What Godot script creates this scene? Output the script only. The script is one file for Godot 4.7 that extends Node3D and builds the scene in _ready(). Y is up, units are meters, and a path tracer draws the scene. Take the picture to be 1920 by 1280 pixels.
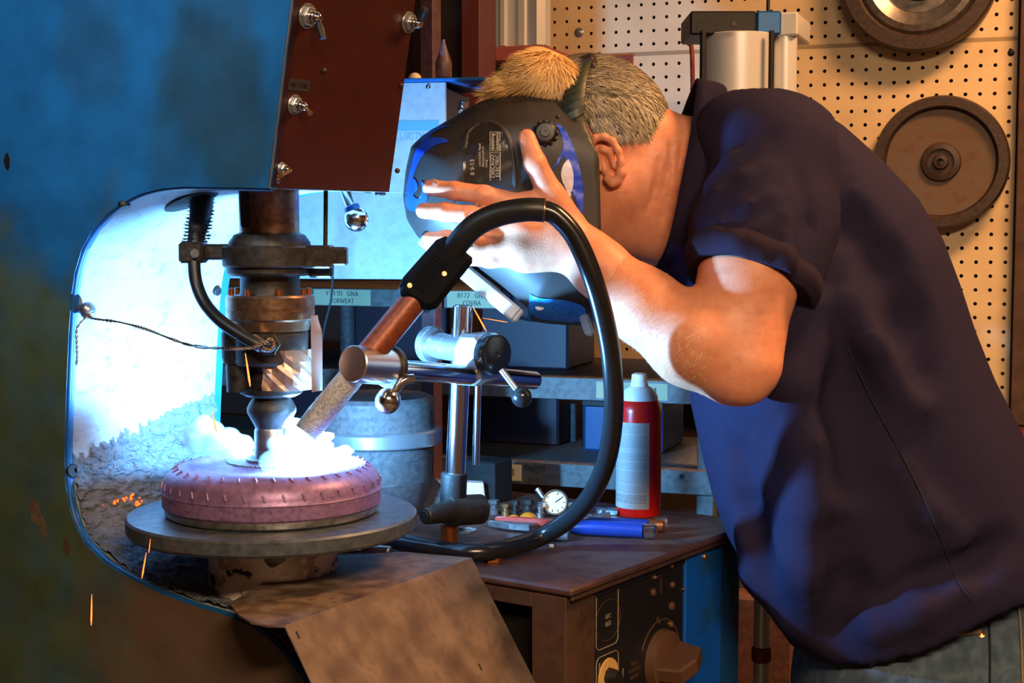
extends Node3D
# A man in a welding helmet leans over a torque converter on a bench welding machine.

const FOCAL := 2772.4                     # focal length in pixels of the 1920 x 1280 frame (vertical fov 26 degrees)
const EYE := Vector3(0, 1.45, 0)
const PITCH := -0.07505                   # 4.3 degrees down
const FD := Vector3(0.8195, 0, 0.5731)    # towards the operator, out of the machine's front
const WD := Vector3(0.5731, 0, -0.8195)   # across the machine, away from its near side plate
const WALLX := Vector3(0.9409, 0, 0.3387) # along the back wall, to the right
const WALLN := Vector3(-0.3387, 0, 0.9409)

var M := {}
var noises := {}
var names := {}
var C0: Vector3
var B0: Vector3
var K0: Vector3
var ARC: Vector3
var AX: Vector3
var rng := RandomNumberGenerator.new()
var throat := []
var tone_noise := FastNoiseLite.new()


func _ready() -> void:
	rng.seed = 7
	C0 = at(505, 355, 1.55)
	B0 = at(1065, 1100, 1.68)
	K0 = at(1120, 430, 2.96)
	AX = at(505, 430, 1.70)
	# ---- camera
	var cam := Camera3D.new()
	cam.name = "camera"
	cam.fov = 26.0
	cam.near = 0.05
	cam.far = 60.0
	cam.position = EYE
	cam.rotation = Vector3(PITCH, 0, 0)
	add_child(cam)
	cam.current = true
	# ---- air and exposure
	var env := Environment.new()
	env.background_mode = Environment.BG_COLOR
	env.background_color = Color(0.01, 0.011, 0.013)
	env.tonemap_mode = Environment.TONE_MAPPER_LINEAR
	env.tonemap_exposure = 1.0
	env.sdfgi_enabled = true
	env.ssao_enabled = true
	env.ssil_enabled = true
	env.volumetric_fog_enabled = true
	env.volumetric_fog_density = 0.0
	var we := WorldEnvironment.new()
	we.name = "environment"
	we.environment = env
	add_child(we)
	# ---- lamps
	make_materials()
	arc_weld(1.9)
	ceiling_lamp(Vector3(1.15, 2.62, -1.75), Vector2(0.5, 0.3), Color(1.0, 0.73, 0.48), 4.6, "warm ceiling lamp above the bending man")
	ceiling_lamp(Vector3(0.55, 2.62, 0.75), Vector2(1.1, 0.3), Color(1.0, 0.85, 0.69), 14.5, "long warm ceiling lamp behind the viewpoint")
	added_work_lamp(Vector3(-0.9, 2.40, -0.45), at(230, 20, 1.7), Color(0.86, 0.93, 1.0), 1.9)
	# ---- setting, then things from large to small
	room()
	pegboards()
	shelving()
	machine()
	spindle()
	turntable()
	power_source()
	person()
	helmet()
	torch()
	torch_stand()
	cabinet()
	wall_things()
	bench_things()
	cables()
	sparks()
	smoke()


# ------------------------------------------------------------------ places
func at(px: float, py: float, dep: float) -> Vector3:
	var d := Vector3((px - 960.0) / FOCAL, -(py - 640.0) / FOCAL, -1.0).rotated(Vector3.RIGHT, PITCH)
	return EYE + d * (dep / -d.z)


func hit(px: float, py: float, o: Vector3, n: Vector3) -> Vector3:
	var d := Vector3((px - 960.0) / FOCAL, -(py - 640.0) / FOCAL, -1.0).rotated(Vector3.RIGHT, PITCH)
	return EYE + d * ((o - EYE).dot(n) / d.dot(n))


func mach(l: float, y: float, w: float) -> Vector3:
	return Vector3(C0.x, 0, C0.z) - FD * l + WD * w + Vector3(0, y, 0)


func plate(px: float, py: float) -> Vector2:      # (distance back from the machine's front corner, height) on its near side plate
	var p := hit(px, py, C0, WD)
	return Vector2(-(p - C0).dot(FD), p.y)


func box_at(l: float, w: float, up: float) -> Vector3:
	return B0 - FD * l + WD * w + Vector3(0, up, 0)


func wall_at(px: float, py: float, n: float) -> Vector3:
	return hit(px, py, K0 + WALLN * n, WALLN)


func wall_xf(p: Vector3) -> Transform3D:
	return Transform3D(Basis(WALLX, Vector3.UP, WALLN), p)


func mach_xf(p: Vector3) -> Transform3D:           # x runs back along the side plate, z towards the camera side
	return Transform3D(Basis(FD, Vector3.UP, -WD), p)


func along(p: Vector3, dir: Vector3) -> Transform3D: # y along dir
	var y := dir.normalized()
	var h := Vector3.FORWARD if absf(y.dot(Vector3.FORWARD)) < 0.9 else Vector3.RIGHT
	var x := y.cross(h).normalized()
	return Transform3D(Basis(x, y, x.cross(y)), p)


func smooth(pts: Array, n: int) -> Array:
	var r := []
	for i in pts.size() - 1:
		var a = pts[maxi(i - 1, 0)]
		var b = pts[i]
		var c = pts[i + 1]
		var d = pts[mini(i + 2, pts.size() - 1)]
		for k in n:
			var t := float(k) / n
			r.append(0.5 * (2.0 * b + (c - a) * t + (2.0 * a - 5.0 * b + 4.0 * c - d) * t * t + (3.0 * b - a - 3.0 * c + d) * t * t * t))
	r.append(pts[-1])
	return r


# ------------------------------------------------------------------ nodes
func numbered(called: String) -> String:
	if not names.has(called):
		names[called] = 0
		return called
	names[called] += 1
	return "%s_%03d" % [called, names[called]]


func tag(o: Node3D, label := "", category := "", group := "", kind := "") -> Node3D:
	if label: o.set_meta("label", label)
	if category: o.set_meta("category", category)
	if group: o.set_meta("group", group)
	if kind: o.set_meta("kind", kind)
	return o


func thing(called: String, label: String, category: String, where := Vector3.ZERO, group := "") -> Node3D:
	var o := Node3D.new()
	o.name = numbered(called)
	add_child(o)
	o.position = where
	return tag(o, label, category, group)


func new_st() -> SurfaceTool:
	var st := SurfaceTool.new()
	st.begin(Mesh.PRIMITIVE_TRIANGLES)
	return st


func put(called: String, st: SurfaceTool, m: Material, parent: Node3D = null) -> MeshInstance3D:
	# world-space shape committed as one named mesh; its points are stored about the parent's origin
	st.generate_normals()
	st.index()
	return put_mesh(called, st.commit(), m, parent)


func put_mesh(called: String, me: Mesh, m: Material, parent: Node3D = null) -> MeshInstance3D:
	var o := MeshInstance3D.new()
	o.mesh = me
	o.material_override = m
	if parent == null:
		o.name = numbered(called)
		add_child(o)
	else:
		o.name = called
		parent.add_child(o, true)
		var up := parent
		var off := Vector3.ZERO
		while up != self:
			off += up.position
			up = up.get_parent()
		o.position = -off
	return o


func solo(called: String, st: SurfaceTool, m: Material, label: String, category: String, group := "") -> MeshInstance3D:
	var o := put(called, st, m)
	tag(o, label, category, group)
	return o


func struct(called: String, st: SurfaceTool, m: Material) -> MeshInstance3D:
	var o := put(called, st, m)
	o.set_meta("kind", "structure")
	return o


# ------------------------------------------------------------------ shapes
func tri(st: SurfaceTool, a: Vector3, b: Vector3, c: Vector3) -> void:
	st.add_vertex(a)
	st.add_vertex(b)
	st.add_vertex(c)


func quad(st: SurfaceTool, a: Vector3, b: Vector3, c: Vector3, d: Vector3) -> void:   # counter-clockwise seen from outside
	tri(st, a, c, b)
	tri(st, a, d, c)


func tri_out(st: SurfaceTool, a: Vector3, b: Vector3, c: Vector3, mid: Vector3) -> void:
	if (b - a).cross(c - a).dot((a + b + c) / 3.0 - mid) > 0.0:
		tri(st, a, c, b)
	else:
		tri(st, a, b, c)


func bx(st: SurfaceTool, xf: Transform3D, size: Vector3, bev := 0.0015) -> void:
	var h := size * 0.5
	bev = minf(bev, minf(h.x, minf(h.y, h.z)) * 0.6)
	var mid := xf.origin
	var corner := func(i: int, a: int) -> Vector3:
		var s := Vector3(1.0 if i & 1 else -1.0, 1.0 if i & 2 else -1.0, 1.0 if i & 4 else -1.0)
		var q := h - Vector3(bev, bev, bev)
		q[a] += bev
		return xf * (q * s)
	st.set_smooth_group(-1)
	for a in 3:
		for s in 2:
			var c := []
			var b := (a + 1) % 3
			var d := (a + 2) % 3
			for k in [[0, 0], [1, 0], [1, 1], [0, 1]]:
				c.append(corner.call((s << a) | (k[0] << b) | (k[1] << d), a))
			tri_out(st, c[0], c[1], c[2], mid)
			tri_out(st, c[0], c[2], c[3], mid)
		var b2 := (a + 1) % 3
		var d2 := (a + 2) % 3
		for k in [[0, 0], [1, 0], [1, 1], [0, 1]]:     # edges along axis a
			var i: int = (k[0] << b2) | (k[1] << d2)
			var j: int = i | (1 << a)
			var p0: Vector3 = corner.call(i, b2)
			var p1: Vector3 = corner.call(i, d2)
			var p2: Vector3 = corner.call(j, d2)
			var p3: Vector3 = corner.call(j, b2)
			tri_out(st, p0, p1, p2, mid)
			tri_out(st, p0, p2, p3, mid)
	for i in 8:
		tri_out(st, corner.call(i, 0), corner.call(i, 1), corner.call(i, 2), mid)


func lathe(st: SurfaceTool, xf: Transform3D, prof: Array, segs := 40, wobble := 0.0) -> void:
	# prof: Vector2(radius, height) from bottom to top (outside seen going up); creases over 30 degrees stay sharp
	var g := 10
	for i in prof.size() - 1:
		if i > 0:
			var u: Vector2 = (prof[i] - prof[i - 1]).normalized()
			var v: Vector2 = (prof[i + 1] - prof[i]).normalized()
			if u.dot(v) < 0.86:
				g += 1
		st.set_smooth_group(g)
		for k in segs:
			var a0 := TAU * k / segs
			var a1 := TAU * ((k + 1) % segs) / segs
			var w0 := 1.0 + wobble * (sin(a0 * 3.0 + i) + 0.6 * sin(a0 * 7.0 + 2.0 * i))
			var w1 := 1.0 + wobble * (sin(a1 * 3.0 + i) + 0.6 * sin(a1 * 7.0 + 2.0 * i))
			var p: Vector2 = prof[i]
			var q: Vector2 = prof[i + 1]
			var a := xf * Vector3(cos(a0) * p.x * w0, p.y, sin(a0) * p.x * w0)
			var b := xf * Vector3(cos(a1) * p.x * w1, p.y, sin(a1) * p.x * w1)
			var c := xf * Vector3(cos(a1) * q.x * w1, q.y, sin(a1) * q.x * w1)
			var d := xf * Vector3(cos(a0) * q.x * w0, q.y, sin(a0) * q.x * w0)
			if p.x > 1e-6:
				tri(st, a, b, c)
			if q.x > 1e-6:
				tri(st, a, c, d)


func cyl(st: SurfaceTool, a: Vector3, b: Vector3, r: float, bev := 0.0012, segs := 28, r2 := -1.0) -> void:
	if r2 < 0.0:
		r2 = r
	var h := a.distance_to(b)
	bev = minf(bev, minf(minf(r, r2) * 0.5, h * 0.4))
	lathe(st, along(a, b - a), [Vector2(0, 0), Vector2(r - bev, 0), Vector2(r, bev), Vector2(r2, h - bev), Vector2(r2 - bev, h), Vector2(0, h)], segs)


func ball(st: SurfaceTool, c: Vector3, r: Vector3, segs := 24, basis := Basis.IDENTITY) -> void:
	var prof := []
	var n := segs / 2
	for i in n + 1:
		var t := PI * i / n
		prof.append(Vector2(sin(t) if i > 0 and i < n else 0.0, -cos(t)))
	lathe(st, Transform3D(basis * Basis.from_scale(r), c), prof, segs)


func tube(st: SurfaceTool, pts: Array, r, segs := 12, caps := true, flat := 1.0) -> void:
	var n := pts.size()
	var up := Vector3.ZERO
	var rings := []
	for i in n:
		var t: Vector3 = ((pts[mini(i + 1, n - 1)] - pts[maxi(i - 1, 0)]) as Vector3).normalized()
		if i == 0:
			up = along(Vector3.ZERO, t).basis.x
		up = (up - t * up.dot(t)).normalized()
		var side := t.cross(up)
		var rad: float = r[i] if r is Array else r
		var ring := PackedVector3Array()
		for k in segs:
			var a := TAU * k / segs
			ring.append(pts[i] + up * cos(a) * rad + side * sin(a) * rad * flat)
		rings.append(ring)
	st.set_smooth_group(1)
	for i in n - 1:
		for k in segs:
			var j := (k + 1) % segs
			quad(st, rings[i][k], rings[i][j], rings[i + 1][j], rings[i + 1][k])
	if caps:
		st.set_smooth_group(2)
		for k in segs:
			var j := (k + 1) % segs
			tri(st, pts[0], rings[0][k], rings[0][j])
			tri(st, pts[n - 1], rings[n - 1][j], rings[n - 1][k])


func prism(st: SurfaceTool, xf: Transform3D, poly: Array, z0: float, z1: float, bev := 0.0) -> void:
	# a plane outline in the xy plane of xf, from z0 (back) to z1 (front)
	var p := PackedVector2Array(poly)
	if not Geometry2D.is_polygon_clockwise(p):
		p.reverse()
	p.reverse()                                     # counter-clockwise with y up
	var area := 0.0
	for i in p.size():
		area += p[i].cross(p[(i + 1) % p.size()])
	if area < 0.0:
		p.reverse()
	var inner := p.duplicate()
	if bev > 0.0:
		for i in p.size():
			var u := (p[i] - p[i - 1]).normalized()
			var v := (p[(i + 1) % p.size()] - p[i]).normalized()
			var nn := Vector2(-u.y - v.y, u.x + v.x)
			inner[i] = p[i] + nn.normalized() * bev / maxf(0.5, sqrt((1.0 + u.dot(v)) * 0.5))
	var ix := Geometry2D.triangulate_polygon(p)
	st.set_smooth_group(-1)
	var flip := xf.basis.determinant() < 0.0
	for k in range(0, ix.size(), 3):
		var a := inner[ix[k]]
		var b := inner[ix[k + 1]]
		var c := inner[ix[k + 2]]
		if ((b - a).cross(c - a) < 0.0) != flip:
			var s := b
			b = c
			c = s
		tri(st, xf * Vector3(a.x, a.y, z1), xf * Vector3(c.x, c.y, z1), xf * Vector3(b.x, b.y, z1))
		tri(st, xf * Vector3(a.x, a.y, z0), xf * Vector3(b.x, b.y, z0), xf * Vector3(c.x, c.y, z0))
	for i in p.size():
		var j := (i + 1) % p.size()
		var rows := [[inner[i], inner[j], z0], [p[i], p[j], z0 + bev], [p[i], p[j], z1 - bev], [inner[i], inner[j], z1]]
		for r in 3:
			if bev == 0.0 and r != 1:
				continue
			var lo: Array = rows[r]
			var hi: Array = rows[r + 1]
			if flip:
				lo = [lo[1], lo[0], lo[2]]
				hi = [hi[1], hi[0], hi[2]]
			quad(st, xf * Vector3(lo[0].x, lo[0].y, lo[2]), xf * Vector3(lo[1].x, lo[1].y, lo[2]), xf * Vector3(hi[1].x, hi[1].y, hi[2]), xf * Vector3(hi[0].x, hi[0].y, hi[2]))


func ngon(n: int, r: float, turn := 0.0) -> Array:
	var a := []
	for i in n:
		a.append(Vector2(cos(TAU * i / n + turn), sin(TAU * i / n + turn)) * r)
	return a


func text(called: String, words: String, xf: Transform3D, height: float, m: Material, parent: Node3D, mono := false, depth := 0.0004) -> MeshInstance3D:
	var t := TextMesh.new()
	t.text = words
	var f := SystemFont.new()
	f.font_names = PackedStringArray(["Droid Sans Mono" if mono else "Droid Sans"])
	t.font = f
	t.font_size = 32
	t.pixel_size = height / 26.0
	t.depth = depth
	t.curve_step = 2.0
	var o := put_mesh(called, t, m, parent)
	o.transform = Transform3D(xf.basis, o.position + xf.origin)
	return o


# ------------------------------------------------------------------ bodies: a distance field on a grid, meshed as surface nets
class Grid:
	var lo: Vector3
	var s: float
	var nx: int
	var ny: int
	var nz: int
	var grow := 1.0
	var f := PackedFloat32Array()

	func _init(a: Vector3, b: Vector3, cell: float) -> void:
		lo = Vector3(minf(a.x, b.x), minf(a.y, b.y), minf(a.z, b.z))
		var hi := Vector3(maxf(a.x, b.x), maxf(a.y, b.y), maxf(a.z, b.z))
		s = cell
		nx = int((hi.x - lo.x) / s) + 2
		ny = int((hi.y - lo.y) / s) + 2
		nz = int((hi.z - lo.z) / s) + 2
		f.resize(nx * ny * nz)
		f.fill(1.0)

	func span(c: float, m: float, l: float, n: int) -> Vector2i:
		return Vector2i(clampi(int(floor((c - m - l) / s)), 0, n - 1), clampi(int(ceil((c + m - l) / s)), 0, n - 1))

	func cap(a: Vector3, b: Vector3, ra: float, rb: float, k := 0.008, carve := false) -> void:
		ra *= grow
		rb *= grow
		var m := maxf(ra, rb) + k + s * 2.5
		var x0 := clampi(int(floor((minf(a.x, b.x) - m - lo.x) / s)), 0, nx - 1)
		var x1 := clampi(int(ceil((maxf(a.x, b.x) + m - lo.x) / s)), 0, nx - 1)
		var y0 := clampi(int(floor((minf(a.y, b.y) - m - lo.y) / s)), 0, ny - 1)
		var y1 := clampi(int(ceil((maxf(a.y, b.y) + m - lo.y) / s)), 0, ny - 1)
		var z0 := clampi(int(floor((minf(a.z, b.z) - m - lo.z) / s)), 0, nz - 1)
		var z1 := clampi(int(ceil((maxf(a.z, b.z) + m - lo.z) / s)), 0, nz - 1)
		var ab := b - a
		var l2 := maxf(ab.length_squared(), 1e-12)
		for z in range(z0, z1 + 1):
			for y in range(y0, y1 + 1):
				var i := x0 + nx * (y + ny * z)
				for x in range(x0, x1 + 1):
					var p := Vector3(lo.x + x * s, lo.y + y * s, lo.z + z * s) - a
					var t := clampf(p.dot(ab) / l2, 0.0, 1.0)
					var d := (p - ab * t).length() - ra - (rb - ra) * t
					var o := f[i]
					if carve:
						d = -d
						var h := maxf(k - absf(o - d), 0.0) / k
						f[i] = maxf(o, d) + h * h * k * 0.25
					else:
						var h := maxf(k - absf(o - d), 0.0) / k
						f[i] = minf(o, d) - h * h * k * 0.25
					i += 1

	func ell(c: Vector3, basis: Basis, r: Vector3, k := 0.01, carve := false) -> void:
		r *= grow
		var m := maxf(r.x, maxf(r.y, r.z)) + k + s * 2.5
		var sx := span(c.x, m, lo.x, nx)
		var sy := span(c.y, m, lo.y, ny)
		var sz := span(c.z, m, lo.z, nz)
		var inv := basis.inverse()
		var r2 := r * r
		for z in range(sz.x, sz.y + 1):
			for y in range(sy.x, sy.y + 1):
				var i := sx.x + nx * (y + ny * z)
				for x in range(sx.x, sx.y + 1):
					var p := inv * (Vector3(lo.x + x * s, lo.y + y * s, lo.z + z * s) - c)
					var k0 := (p / r).length()
					var d := k0 * (k0 - 1.0) / maxf((p / r2).length(), 1e-6)
					var o := f[i]
					if carve:
						d = -d
						var h := maxf(k - absf(o - d), 0.0) / k
						f[i] = maxf(o, d) + h * h * k * 0.25
					else:
						var h := maxf(k - absf(o - d), 0.0) / k
						f[i] = minf(o, d) - h * h * k * 0.25
					i += 1

	func cut(o: Vector3, n: Vector3) -> void:       # keep the side that n points away from
		for z in nz:
			for y in ny:
				var i := nx * (y + ny * z)
				for x in nx:
					var d := (Vector3(lo.x + x * s, lo.y + y * s, lo.z + z * s) - o).dot(n)
					if d > f[i]:
						f[i] = d
					i += 1

	func dist2(poly: PackedVector2Array, q: Vector2) -> float:   # positive inside
		var best := 1e9
		var inside := false
		var n := poly.size()
		var j := n - 1
		for i in n:
			var a := poly[j]
			var b := poly[i]
			var ab := b - a
			var t := clampf((q - a).dot(ab) / maxf(ab.length_squared(), 1e-12), 0.0, 1.0)
			best = minf(best, (q - a - ab * t).length_squared())
			if (b.y > q.y) != (a.y > q.y) and q.x < (a.x - b.x) * (q.y - b.y) / (a.y - b.y) + b.x:
				inside = not inside
			j = i
		return sqrt(best) if inside else -sqrt(best)

	func inflate(poly: PackedVector2Array, zc: float, r: float, h: float, k := 0.02, power := 2.0) -> void:
		# an outline in x and y swollen to half thickness h about the plane z = zc, its rim rounded over r
		for y in ny:
			for x in nx:
				var q := Vector2(lo.x + x * s, lo.y + y * s)
				var d2 := dist2(poly, q)
				if d2 < -k - s * 4.0:
					continue
				var e := 1.0 - minf(d2 / r, 1.0)
				var ep := pow(e, power)
				for z in nz:
					var zz := lo.z + z * s - zc
					var v := absf(zz) / h
					var g := pow(ep + pow(v, power), 1.0 / power) - 1.0
					var d := g * minf(r, h)
					var i := x + nx * (y + ny * z)
					var o := f[i]
					var b := maxf(k - absf(o - d), 0.0) / k
					f[i] = minf(o, d) - b * b * k * 0.25

	func value(p: Vector3) -> float:
		var q := (p - lo) / s
		var x := clampi(int(q.x), 0, nx - 2)
		var y := clampi(int(q.y), 0, ny - 2)
		var z := clampi(int(q.z), 0, nz - 2)
		var u := q - Vector3(x, y, z)
		var i := x + nx * (y + ny * z)
		var a := lerpf(lerpf(f[i], f[i + 1], u.x), lerpf(f[i + nx], f[i + nx + 1], u.x), u.y)
		i += nx * ny
		var b := lerpf(lerpf(f[i], f[i + 1], u.x), lerpf(f[i + nx], f[i + nx + 1], u.x), u.y)
		return lerpf(a, b, u.z)

	func drop(x: float, y: float, z: float, step := -0.001, most := 400, towards := Vector3(0, 0, 1)) -> Vector3:  # first point of the surface met along towards*step from (x, y, z)
		var p := Vector3(x, y, z)
		for i in most:
			if value(p) < 0.0:
				return p
			p += towards * step
		return Vector3(x, y, z + step * most)

	func grad(p: Vector3) -> Vector3:
		var e := s
		return Vector3(value(p + Vector3(e, 0, 0)) - value(p - Vector3(e, 0, 0)), value(p + Vector3(0, e, 0)) - value(p - Vector3(0, e, 0)), value(p + Vector3(0, 0, e)) - value(p - Vector3(0, 0, e))).normalized()

	func emit(st: SurfaceTool) -> void:
		st.set_smooth_group(0)
		var sl := nx * ny
		var vid := PackedInt32Array()
		vid.resize(f.size())
		vid.fill(-1)
		var pts := PackedVector3Array()
		for z in nz - 1:
			for y in ny - 1:
				var i := nx * (y + ny * z)
				for x in nx - 1:
					var n := 0
					if f[i] < 0.0: n += 1
					if f[i + 1] < 0.0: n += 1
					if f[i + nx] < 0.0: n += 1
					if f[i + nx + 1] < 0.0: n += 1
					if f[i + sl] < 0.0: n += 1
					if f[i + sl + 1] < 0.0: n += 1
					if f[i + sl + nx] < 0.0: n += 1
					if f[i + sl + nx + 1] < 0.0: n += 1
					if n > 0 and n < 8:
						var sum := Vector3.ZERO
						var c := 0
						for e in EDGES:
							var u: int = i + (e[0] & 1) + nx * ((e[0] >> 1) & 1) + sl * (e[0] >> 2)
							var v: int = i + (e[1] & 1) + nx * ((e[1] >> 1) & 1) + sl * (e[1] >> 2)
							var fu := f[u]
							var fv := f[v]
							if (fu < 0.0) != (fv < 0.0):
								var t := fu / (fu - fv)
								sum += Vector3(e[0] & 1, (e[0] >> 1) & 1, e[0] >> 2).lerp(Vector3(e[1] & 1, (e[1] >> 1) & 1, e[1] >> 2), t)
								c += 1
						vid[i] = pts.size()
						pts.append(lo + (Vector3(x, y, z) + sum / c) * s)
					i += 1
		for z in range(1, nz - 1):
			for y in range(1, ny - 1):
				var i := nx * (y + ny * z) + 1
				for x in range(1, nx - 1):
					var here := f[i] < 0.0
					if here != (f[i + 1] < 0.0):
						face(st, pts, vid, i - nx - sl, i - sl, i, i - nx, here)
					if here != (f[i + nx] < 0.0):
						face(st, pts, vid, i - 1 - sl, i - 1, i, i - sl, here)
					if here != (f[i + sl] < 0.0):
						face(st, pts, vid, i - 1 - nx, i - nx, i, i - 1, here)
					i += 1

	func face(st: SurfaceTool, pts: PackedVector3Array, vid: PackedInt32Array, a: int, b: int, c: int, d: int, out: bool) -> void:
		var va := vid[a]
		var vb := vid[b]
		var vc := vid[c]
		var vd := vid[d]
		if va < 0 or vb < 0 or vc < 0 or vd < 0:
			return
		if out:
			st.add_vertex(pts[va])
			st.add_vertex(pts[vc])
			st.add_vertex(pts[vb])
			st.add_vertex(pts[va])
			st.add_vertex(pts[vd])
			st.add_vertex(pts[vc])
		else:
			st.add_vertex(pts[va])
			st.add_vertex(pts[vb])
			st.add_vertex(pts[vc])
			st.add_vertex(pts[va])
			st.add_vertex(pts[vc])
			st.add_vertex(pts[vd])

	const EDGES := [[0, 1], [2, 3], [4, 5], [6, 7], [0, 2], [1, 3], [4, 6], [5, 7], [0, 4], [1, 5], [2, 6], [3, 7]]


# ------------------------------------------------------------------ materials
func noise(key: String, ramp: Array, freq: float, oct := 4, kind := FastNoiseLite.TYPE_SIMPLEX_SMOOTH, side := 512) -> NoiseTexture2D:
	if noises.has(key):
		return noises[key]
	var n := FastNoiseLite.new()
	n.seed = key.hash() % 1000
	n.noise_type = kind
	n.frequency = freq
	n.fractal_octaves = oct
	var t := NoiseTexture2D.new()
	t.width = side
	t.height = side
	t.seamless = true
	t.noise = n
	if ramp.size():
		var g := Gradient.new()
		var off := PackedFloat32Array()
		var col := PackedColorArray()
		for r in ramp:
			off.append(r[0])
			col.append(r[1])
		g.offsets = off
		g.colors = col
		t.color_ramp = g
	noises[key] = t
	return t


func mat(key: String, col: Color, rough := 0.6, metal := 0.0, tex: Texture2D = null, scale := 4.0, bump: Texture2D = null, bump_cm := 0.05, bump_scale := -1.0) -> StandardMaterial3D:
	var m := StandardMaterial3D.new()
	m.resource_name = key
	m.albedo_color = col
	m.roughness = rough
	m.metallic = metal
	if tex or bump:
		m.uv1_triplanar = true
		m.uv1_world_triplanar = true
		m.uv1_scale = Vector3.ONE * scale
	if tex:
		m.albedo_texture = tex
	if bump:
		m.heightmap_enabled = true
		m.heightmap_texture = bump
		m.heightmap_scale = bump_cm
	M[key] = m
	return m


func c8(r: int, g: int, b: int) -> Color:
	return Color(r / 255.0, g / 255.0, b / 255.0)


func make_materials() -> void:
	var fine := noise("fine", [], 0.05, 4)
	var specks := noise("specks", [[0.0, c8(255, 255, 255)], [0.68, c8(244, 244, 244)], [0.80, c8(205, 202, 198)], [0.9, c8(150, 146, 140)], [1.0, c8(120, 112, 106)]], 0.02, 4)
	var mottle := noise("mottle", [[0.0, c8(150, 150, 150)], [0.5, c8(215, 215, 215)], [1.0, c8(255, 255, 255)]], 0.02, 5)
	var rust := noise("rust", [[0.0, c8(66, 48, 40)], [0.38, c8(92, 74, 60)], [0.55, c8(110, 90, 74)], [0.75, c8(126, 106, 88)], [1.0, c8(82, 54, 40)]], 0.012, 5)
	var crust := noise("crust", [], 0.06, 5, FastNoiseLite.TYPE_CELLULAR)
	mat("plate_blue", Color.WHITE, 0.5, 0.0, noise("platen", [[0.0, c8(196, 196, 196)], [0.5, c8(235, 235, 235)], [1.0, c8(255, 255, 255)]], 0.01, 5), 2.2, fine, 0.03)
	M.plate_blue.vertex_color_use_as_albedo = true
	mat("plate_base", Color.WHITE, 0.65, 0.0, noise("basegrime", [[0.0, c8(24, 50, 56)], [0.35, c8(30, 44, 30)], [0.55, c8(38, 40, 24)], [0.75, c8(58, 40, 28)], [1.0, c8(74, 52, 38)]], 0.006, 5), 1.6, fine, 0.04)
	mat("panel_red", c8(64, 22, 16), 0.38, 0.0, noise("panel", [[0.0, c8(200, 200, 200)], [1.0, c8(255, 255, 255)]], 0.02, 4), 3.0)
	mat("liner", c8(150, 150, 150), 0.6, 0.0, specks, 4.0, fine, 0.06)
	mat("spatter", c8(104, 110, 116), 0.75, 0.0, mottle, 6.0, crust, 0.5)
	mat("dark_iron", c8(66, 60, 54), 0.5, 0.55, mottle, 9.0, fine, 0.02)
	mat("black_iron", c8(30, 28, 27), 0.55, 0.2, mottle, 9.0, fine, 0.02)
	mat("cast", c8(92, 88, 86), 0.7, 0.2, mottle, 8.0, fine, 0.06)
	mat("bronze_steel", c8(176, 140, 108), 0.32, 0.9, mottle, 10.0)
	mat("steel", c8(190, 188, 184), 0.35, 0.9, mottle, 8.0)
	mat("chrome", c8(215, 215, 215), 0.14, 1.0)
	mat("satin", c8(200, 200, 200), 0.3, 1.0)
	mat("zinc", c8(170, 172, 172), 0.28, 0.8)
	mat("converter", c8(164, 128, 176), 0.42, 0.35, mottle, 9.0)  # pink-mauve base tone over the steel shell
	mat("table_top", c8(106, 114, 122), 0.42, 0.5, mottle, 6.0, fine, 0.02)
	mat("peeling", Color.WHITE, 0.4, 0.25, noise("peel", [[0.0, c8(24, 24, 28)], [0.36, c8(30, 28, 30)], [0.37, c8(196, 180, 164)], [1.0, c8(220, 208, 194)]], 0.009, 4), 5.0)
	mat("rusty", Color.WHITE, 0.62, 0.25, rust, 3.4, fine, 0.03)
	mat("rubber", c8(22, 22, 23), 0.42)
	mat("rubber_shiny", c8(26, 27, 29), 0.22)
	mat("matte_black", c8(9, 9, 9), 1.0)
	M.matte_black.metallic_specular = 0.1
	mat("grip", c8(14, 16, 22), 0.7)
	M.grip.metallic_specular = 0.2
	mat("copper", c8(158, 78, 40), 0.42, 0.25, mottle, 12.0)
	mat("copper_pipe", c8(190, 110, 60), 0.3, 0.9)
	mat("foil", c8(184, 156, 138), 0.36, 0.55)
	mat("foil_white", c8(225, 222, 216), 0.38, 0.6, mottle, 20.0, crust, 0.15)
	mat("cabinet", c8(136, 150, 156), 0.45, 0.0, noise("cab", [[0.0, c8(225, 225, 225)], [0.6, c8(255, 255, 255)], [1.0, c8(235, 235, 235)]], 0.02, 4), 4.0)
	mat("cabinet_dark", c8(46, 34, 44), 0.5)
	mat("teal", c8(70, 130, 150), 0.5)
	mat("peg", c8(226, 200, 158), 0.55, 0.0, noise("pegn", [[0.0, c8(222, 214, 204)], [0.5, c8(246, 242, 236)], [1.0, c8(255, 255, 252)]], 0.008, 5), 2.0)
	mat("wall_paint", c8(92, 66, 50), 0.85, 0.0, mottle, 2.0)
	mat("wall_dark", c8(50, 38, 32), 0.9)
	mat("concrete", c8(104, 98, 92), 0.85, 0.0, mottle, 2.0, fine, 0.1)
	mat("ceiling", c8(150, 140, 128), 0.9)
	mat("shelf", c8(122, 116, 104), 0.6, 0.1, mottle, 5.0)
	mat("shelf_edge", c8(104, 110, 106), 0.55, 0.1, mottle, 6.0)
	mat("tape", c8(158, 168, 134), 0.7)
	mat("tape_yellow", c8(214, 200, 150), 0.7)
	mat("ink", c8(24, 26, 26), 0.8)
	mat("white_print", c8(224, 220, 214), 0.6)
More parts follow.
